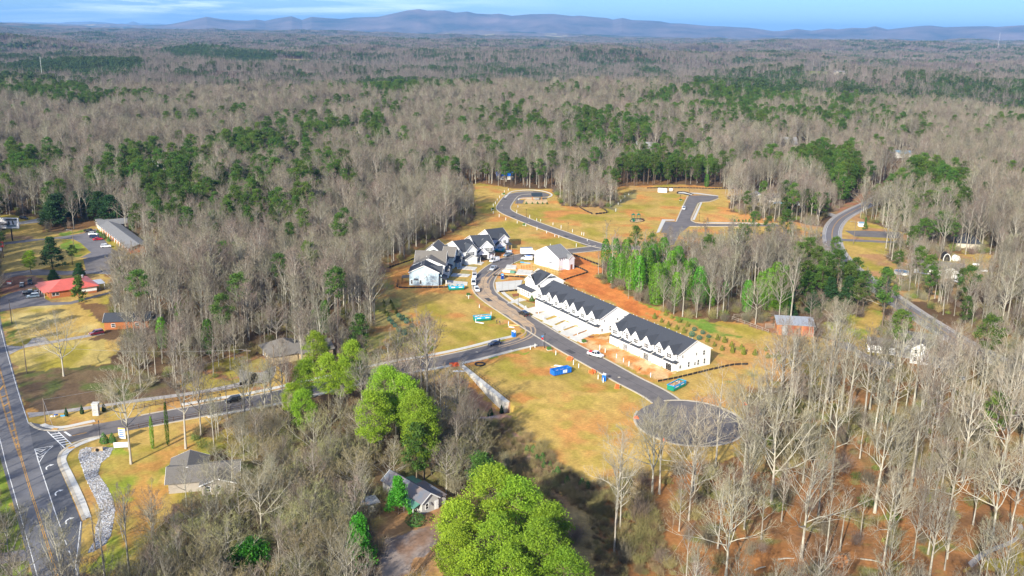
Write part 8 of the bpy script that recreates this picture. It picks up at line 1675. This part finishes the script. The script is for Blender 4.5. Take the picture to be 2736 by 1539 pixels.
# --- the woods
X, Y = scatter(125, 1500, 6.0); o_ = ~openness(X, Y); X, Y = X[o_], Y[o_]
o_ = clear_of(X, Y) | (np.hypot(X, Y) > 800); X, Y = X[o_], Y[o_]
# thinner on the leaf-strewn slope, bottom right
zone_or = inside(Dq([(1640, 1130), (1900, 1120), (2100, 1040), (2700, 1060), (2700, 1600), (1640, 1600)]), X, Y)
bc = inside(Dq([(1230, 1130), (1400, 1150), (1640, 1180), (1700, 1300), (1720, 1449), (1740, 1700), (1120, 1700), (1140, 1340), (1150, 1180)]), X, Y)
k = ~((zone_or & (nrg.random(len(X)) > 0.40)) | (bc & (nrg.random(len(X)) > 0.07))); X, Y = X[k], Y[k]
evm = nrg.random(len(X)) < evergreen_share(X, Y)
R_ = np.hypot(X, Y); order = np.argsort(R_); X, Y, evm, R_ = X[order], Y[order], evm[order], R_[order]
vis = np.abs(X) < Y * math.tan(math.radians(30))
bi = np.nonzero(~evm & vis)[0][:285]; pi_ = np.nonzero(evm & vis)[0][:230]
ZL = [(0, 'dense wood behind the motel and its conifer row'), (330, 'dense wood between the red-roofed building and the tan house'), (700, 'dense wood west of the planted slope'), (1000, 'wood edge behind the left row of houses'), (1280, 'wood behind the mailbox shelter'), (1560, 'wood behind the white container'), (1840, 'wood above the east street and the tan cottage'), (2080, 'wood along the county road'), (2330, 'wood behind the great spreading pine')]
ZN = [(0, 'thicket between the stone ditch and the brown-roofed house'), (400, 'thicket round the brown-roofed house'), (620, 'thicket south of the entrance street'), (860, 'thicket round the cottage'), (1120, 'brush below the brown field'), (1560, 'wood under the turning circle'), (1800, 'leaf-strewn wood left of the forked tree'), (2050, 'leaf-strewn wood right of the forked tree'), (2300, 'leaf-strewn wood near the curved path')]
def d_of(x, y):
    z = -CAM_H; fw = y * math.cos(PITCH) - z * math.sin(PITCH); up = y * math.sin(PITCH) + z * math.cos(PITCH); u, v = FPX * x / fw, FPX * up / fw; c, s = math.cos(ROLL), math.sin(ROLL)
    return (CX + u * c + v * s) / 1.0621, (CY - (-u * s + v * c)) / 1.0621
def zone_label(x, y, what='bare tree'):
    dx, dy = d_of(x, y); far = dy < 960; t = [z for q, z in (ZL if far else ZN) if dx >= q or q == 0][-1]
    if far and dy < 700 and dx < 1000: t = 'deeper ' + t
    if not far and dx > 1560: t = ('upper part of the ' if dy < 1180 else 'lower part of the ') + t
    return what + ' in the ' + t, what + 's of the ' + t
THICK = Dq([(430, 1180), (560, 1130), (640, 1080), (760, 1050), (900, 1080), (1000, 1120), (1150, 1130), (1180, 1250), (1120, 1260), (930, 1260), (900, 1449), (860, 1700), (200, 1700), (340, 1449), (400, 1290)])
def mini(x, y):   # the thicket at the bottom is low; trees before the east road stay low so that the road shows
    if inside(THICK, np.array([x]), np.array([y]))[0]: return .62
    if inside(LOW_W, np.array([x]), np.array([y]))[0]: return .42
    if inside(LOW_E, np.array([x]), np.array([y]))[0]: return .66
    return .62 if inside(BELT_N, np.array([x]), np.array([y]))[0] else 1.0
LOW_W = Dq([(850, 820), (925, 830), (915, 930), (1010, 930), (1010, 985), (860, 960), (780, 900)])
LOW_E = Dq([(1980, 600), (2130, 680), (2220, 760), (2300, 820), (2700, 820), (2700, 1010), (2180, 1000), (2180, 840), (2000, 830), (1960, 700)])
ORZ = Dq([(1500, 1000), (2700, 780), (2700, 1700), (1300, 1700), (1400, 1200)])
BELT_N = Dq([(1480, 640), (2100, 590), (2120, 700), (1900, 700), (1500, 690)])
for i in bi:
    l_, g = zone_label(X[i], Y[i])
    pr = BARE[rnd.randrange(8)] if rnd.random() < .68 else SLIM[rnd.randrange(3)]
    place_tree('bare', pr, X[i], Y[i], rnd.uniform(.62, .98) * mini(X[i], Y[i]) * (1.22 if pr in PALE else 1), rnd.uniform(0, 6.28), l_, 'tree', g)
for i in pi_:
    lab = zone_label(X[i], Y[i], 'green pine')
    place_tree('pine', PINE[rnd.randrange(4)], X[i], Y[i], rnd.uniform(.6, .95), rnd.uniform(0, 6.28), lab[0], 'tree', lab[1])
rest = np.ones(len(X), bool); rest[bi] = False; rest[pi_] = False
BJ = [joined(p) for p in BARE + SLIM[:2]]; PJ = [joined(p) for p in PINE]
belt = inside(BELT_N, X, Y) | inside(LOW_E, X, Y) | inside(LOW_W, X, Y)
m = rest & ~evm & belt; scatter_object('low_bare_wood', X[m], Y[m], BJ, .40, .64)
low_e = inside(LOW_E, X, Y); rest &= ~(evm & low_e & (R_ > 330))
orz = inside(ORZ, X, Y); PL = [joined(q_) for q_ in PALE]
m = rest & ~evm & ~belt & orz; scatter_object('pale_bare_wood', X[m], Y[m], PL + BJ[:2], .75, 1.2)
m = rest & ~evm & ~belt & ~orz; scatter_object('bare_wood', X[m], Y[m], BJ, .58, 1.02, patchy=.45)
m = rest & evm; scatter_object('pine_wood', X[m], Y[m], PJ, .55, 1.0)
# middle distance
X, Y = scatter(1500, 3300, 8.2); o_ = ~openness(X, Y); X, Y = X[o_], Y[o_]; evm = nrg.random(len(X)) < evergreen_share(X, Y)
scatter_object('middle_bare_wood', X[~evm], Y[~evm], LOWB, .65, 1.1, patchy=.45); scatter_object('middle_pine_wood', X[evm], Y[evm], LOWP, .7, 1.1)
# far distance
X, Y = scatter(3300, 10500, 33, .45, 32); o_ = ~openness(X, Y); X, Y = X[o_], Y[o_]; s = evergreen_share(X, Y)
q = nrg.random(len(X)); idx = np.where(q < s * .9, 3, np.where(q < s * .9 + .18, 2, nrg.integers(0, 2, len(X))))
scatter_object('distant_woodland', X, Y, PATCH, .85, 1.15, idx=idx)
# low olive-grey thicket between the foreground lawns
X, Y = scatter(150, 330, 4.6); o_ = inside(Dq([(380, 1340), (470, 1290), (590, 1280), (600, 1130), (700, 1060), (900, 1080), (1180, 1150), (1260, 1200), (1180, 1240), (1120, 1230), (930, 1280), (900, 1449), (900, 1600), (340, 1600)]), X, Y) & ~openness(X, Y) & clear_of(X, Y, -1)
scatter_object('olive_thicket', X[o_], Y[o_], [joined(q_) for q_ in OLIVE], .55, 1.1)
# undergrowth
X, Y = scatter(125, 640, 3.6); o_ = ~openness(X, Y) & (nrg.random(len(X)) < .62) & clear_of(X, Y, -2.5)
zz = inside(Dq([(1700, 1150), (2700, 1080), (2700, 1600), (1640, 1600)]), X, Y); o_ &= ~(zz & (nrg.random(len(X)) > .42)); X, Y = X[o_], Y[o_]
scatter_object('undergrowth', X, Y, BUSH, .5, 1.15, idx=nrg.choice([0, 1, 2, 3, 4], len(X), p=[.26, .20, .24, .18, .12]))
# tall dry grass of the brown field and of unmown slopes
GR = bush_mesh(720, 1.3, 1.5, 220, .05, 'grass_tall'); GR2 = bush_mesh(721, 1.0, 1.6, 200, .05, 'brush_tan')
X, Y = scatter(150, 330, 1.7, .5); o_ = inside(E_LOTBROWN, X, Y) | inside(Dq([(1060, 1080), (1180, 1090), (1340, 1200), (1420, 1280), (1250, 1180), (1100, 1170)]), X, Y) | inside(Dq([(1480, 1230), (1640, 1240), (1700, 1449), (1500, 1449)]), X, Y)
scatter_object('tall_dry_grass', X[o_], Y[o_], [GR, GR2, BUSH[0]], .5, 1.1, idx=nrg.choice([0, 1, 2], o_.sum(), p=[.55, .35, .10]))

for a_ in scatter_object_later: scatter_object(*a_)
# ------------------------------------------------------------------ air
def build_haze(density=4.2e-5, color=(0.27, 0.56, 1.0)):
    m = bpy.data.materials.new('haze_air'); m.use_nodes = True; N, L = m.node_tree.nodes, m.node_tree.links
    N.remove(N['Principled BSDF']); v = N.new('ShaderNodeVolumePrincipled')
    v.inputs['Color'].default_value = color + (1,); v.inputs['Density'].default_value = density; v.inputs['Anisotropy'].default_value = 0.0
    L.new(v.outputs[0], N['Material Output'].inputs['Volume']); m.cycles.homogeneous_volume = True
    mb = MB(); mb.box(-43000, 43000, -3600, 62500, -220, 575); me = mb.mesh('haze', m)
    return put('haze', me, kind='stuff')
build_haze()

# ------------------------------------------------------------------ labels that single out members of small groups
ONES = 'leftmost second third fourth fifth sixth seventh eighth ninth tenth eleventh twelfth thirteenth fourteenth fifteenth sixteenth seventeenth eighteenth nineteenth twentieth'.split()
TENS = {20: 'twenty', 30: 'thirty', 40: 'forty', 50: 'fifty', 60: 'sixty', 70: 'seventy', 80: 'eighty'}
def nth(k):
    if k < 20: return ONES[k] if k == 0 else ONES[k] + ' from left'
    t, o = divmod(k + 1, 10); o_ = ['', 'first'] + ONES[1:9]
    return (TENS[t * 10] + ('-' + o_[o] if o else 'th')).replace('yth', 'ieth') + ' from left'
def sx(o): return o.location.x / max(1.0, o.location.y)
_g = {}
for o in COL.objects:
    if o.parent is None and o.get('group') and o.get('label'): _g.setdefault((o['group'], o['label']), []).append(o)
for (g, l_), ms in _g.items():
    if 1 < len(ms) <= 45:
        for k, o in enumerate(sorted(ms, key=sx)):
            w = (nth(k) + ' ' + l_).split(); o['label'] = ' '.join(w[:16])
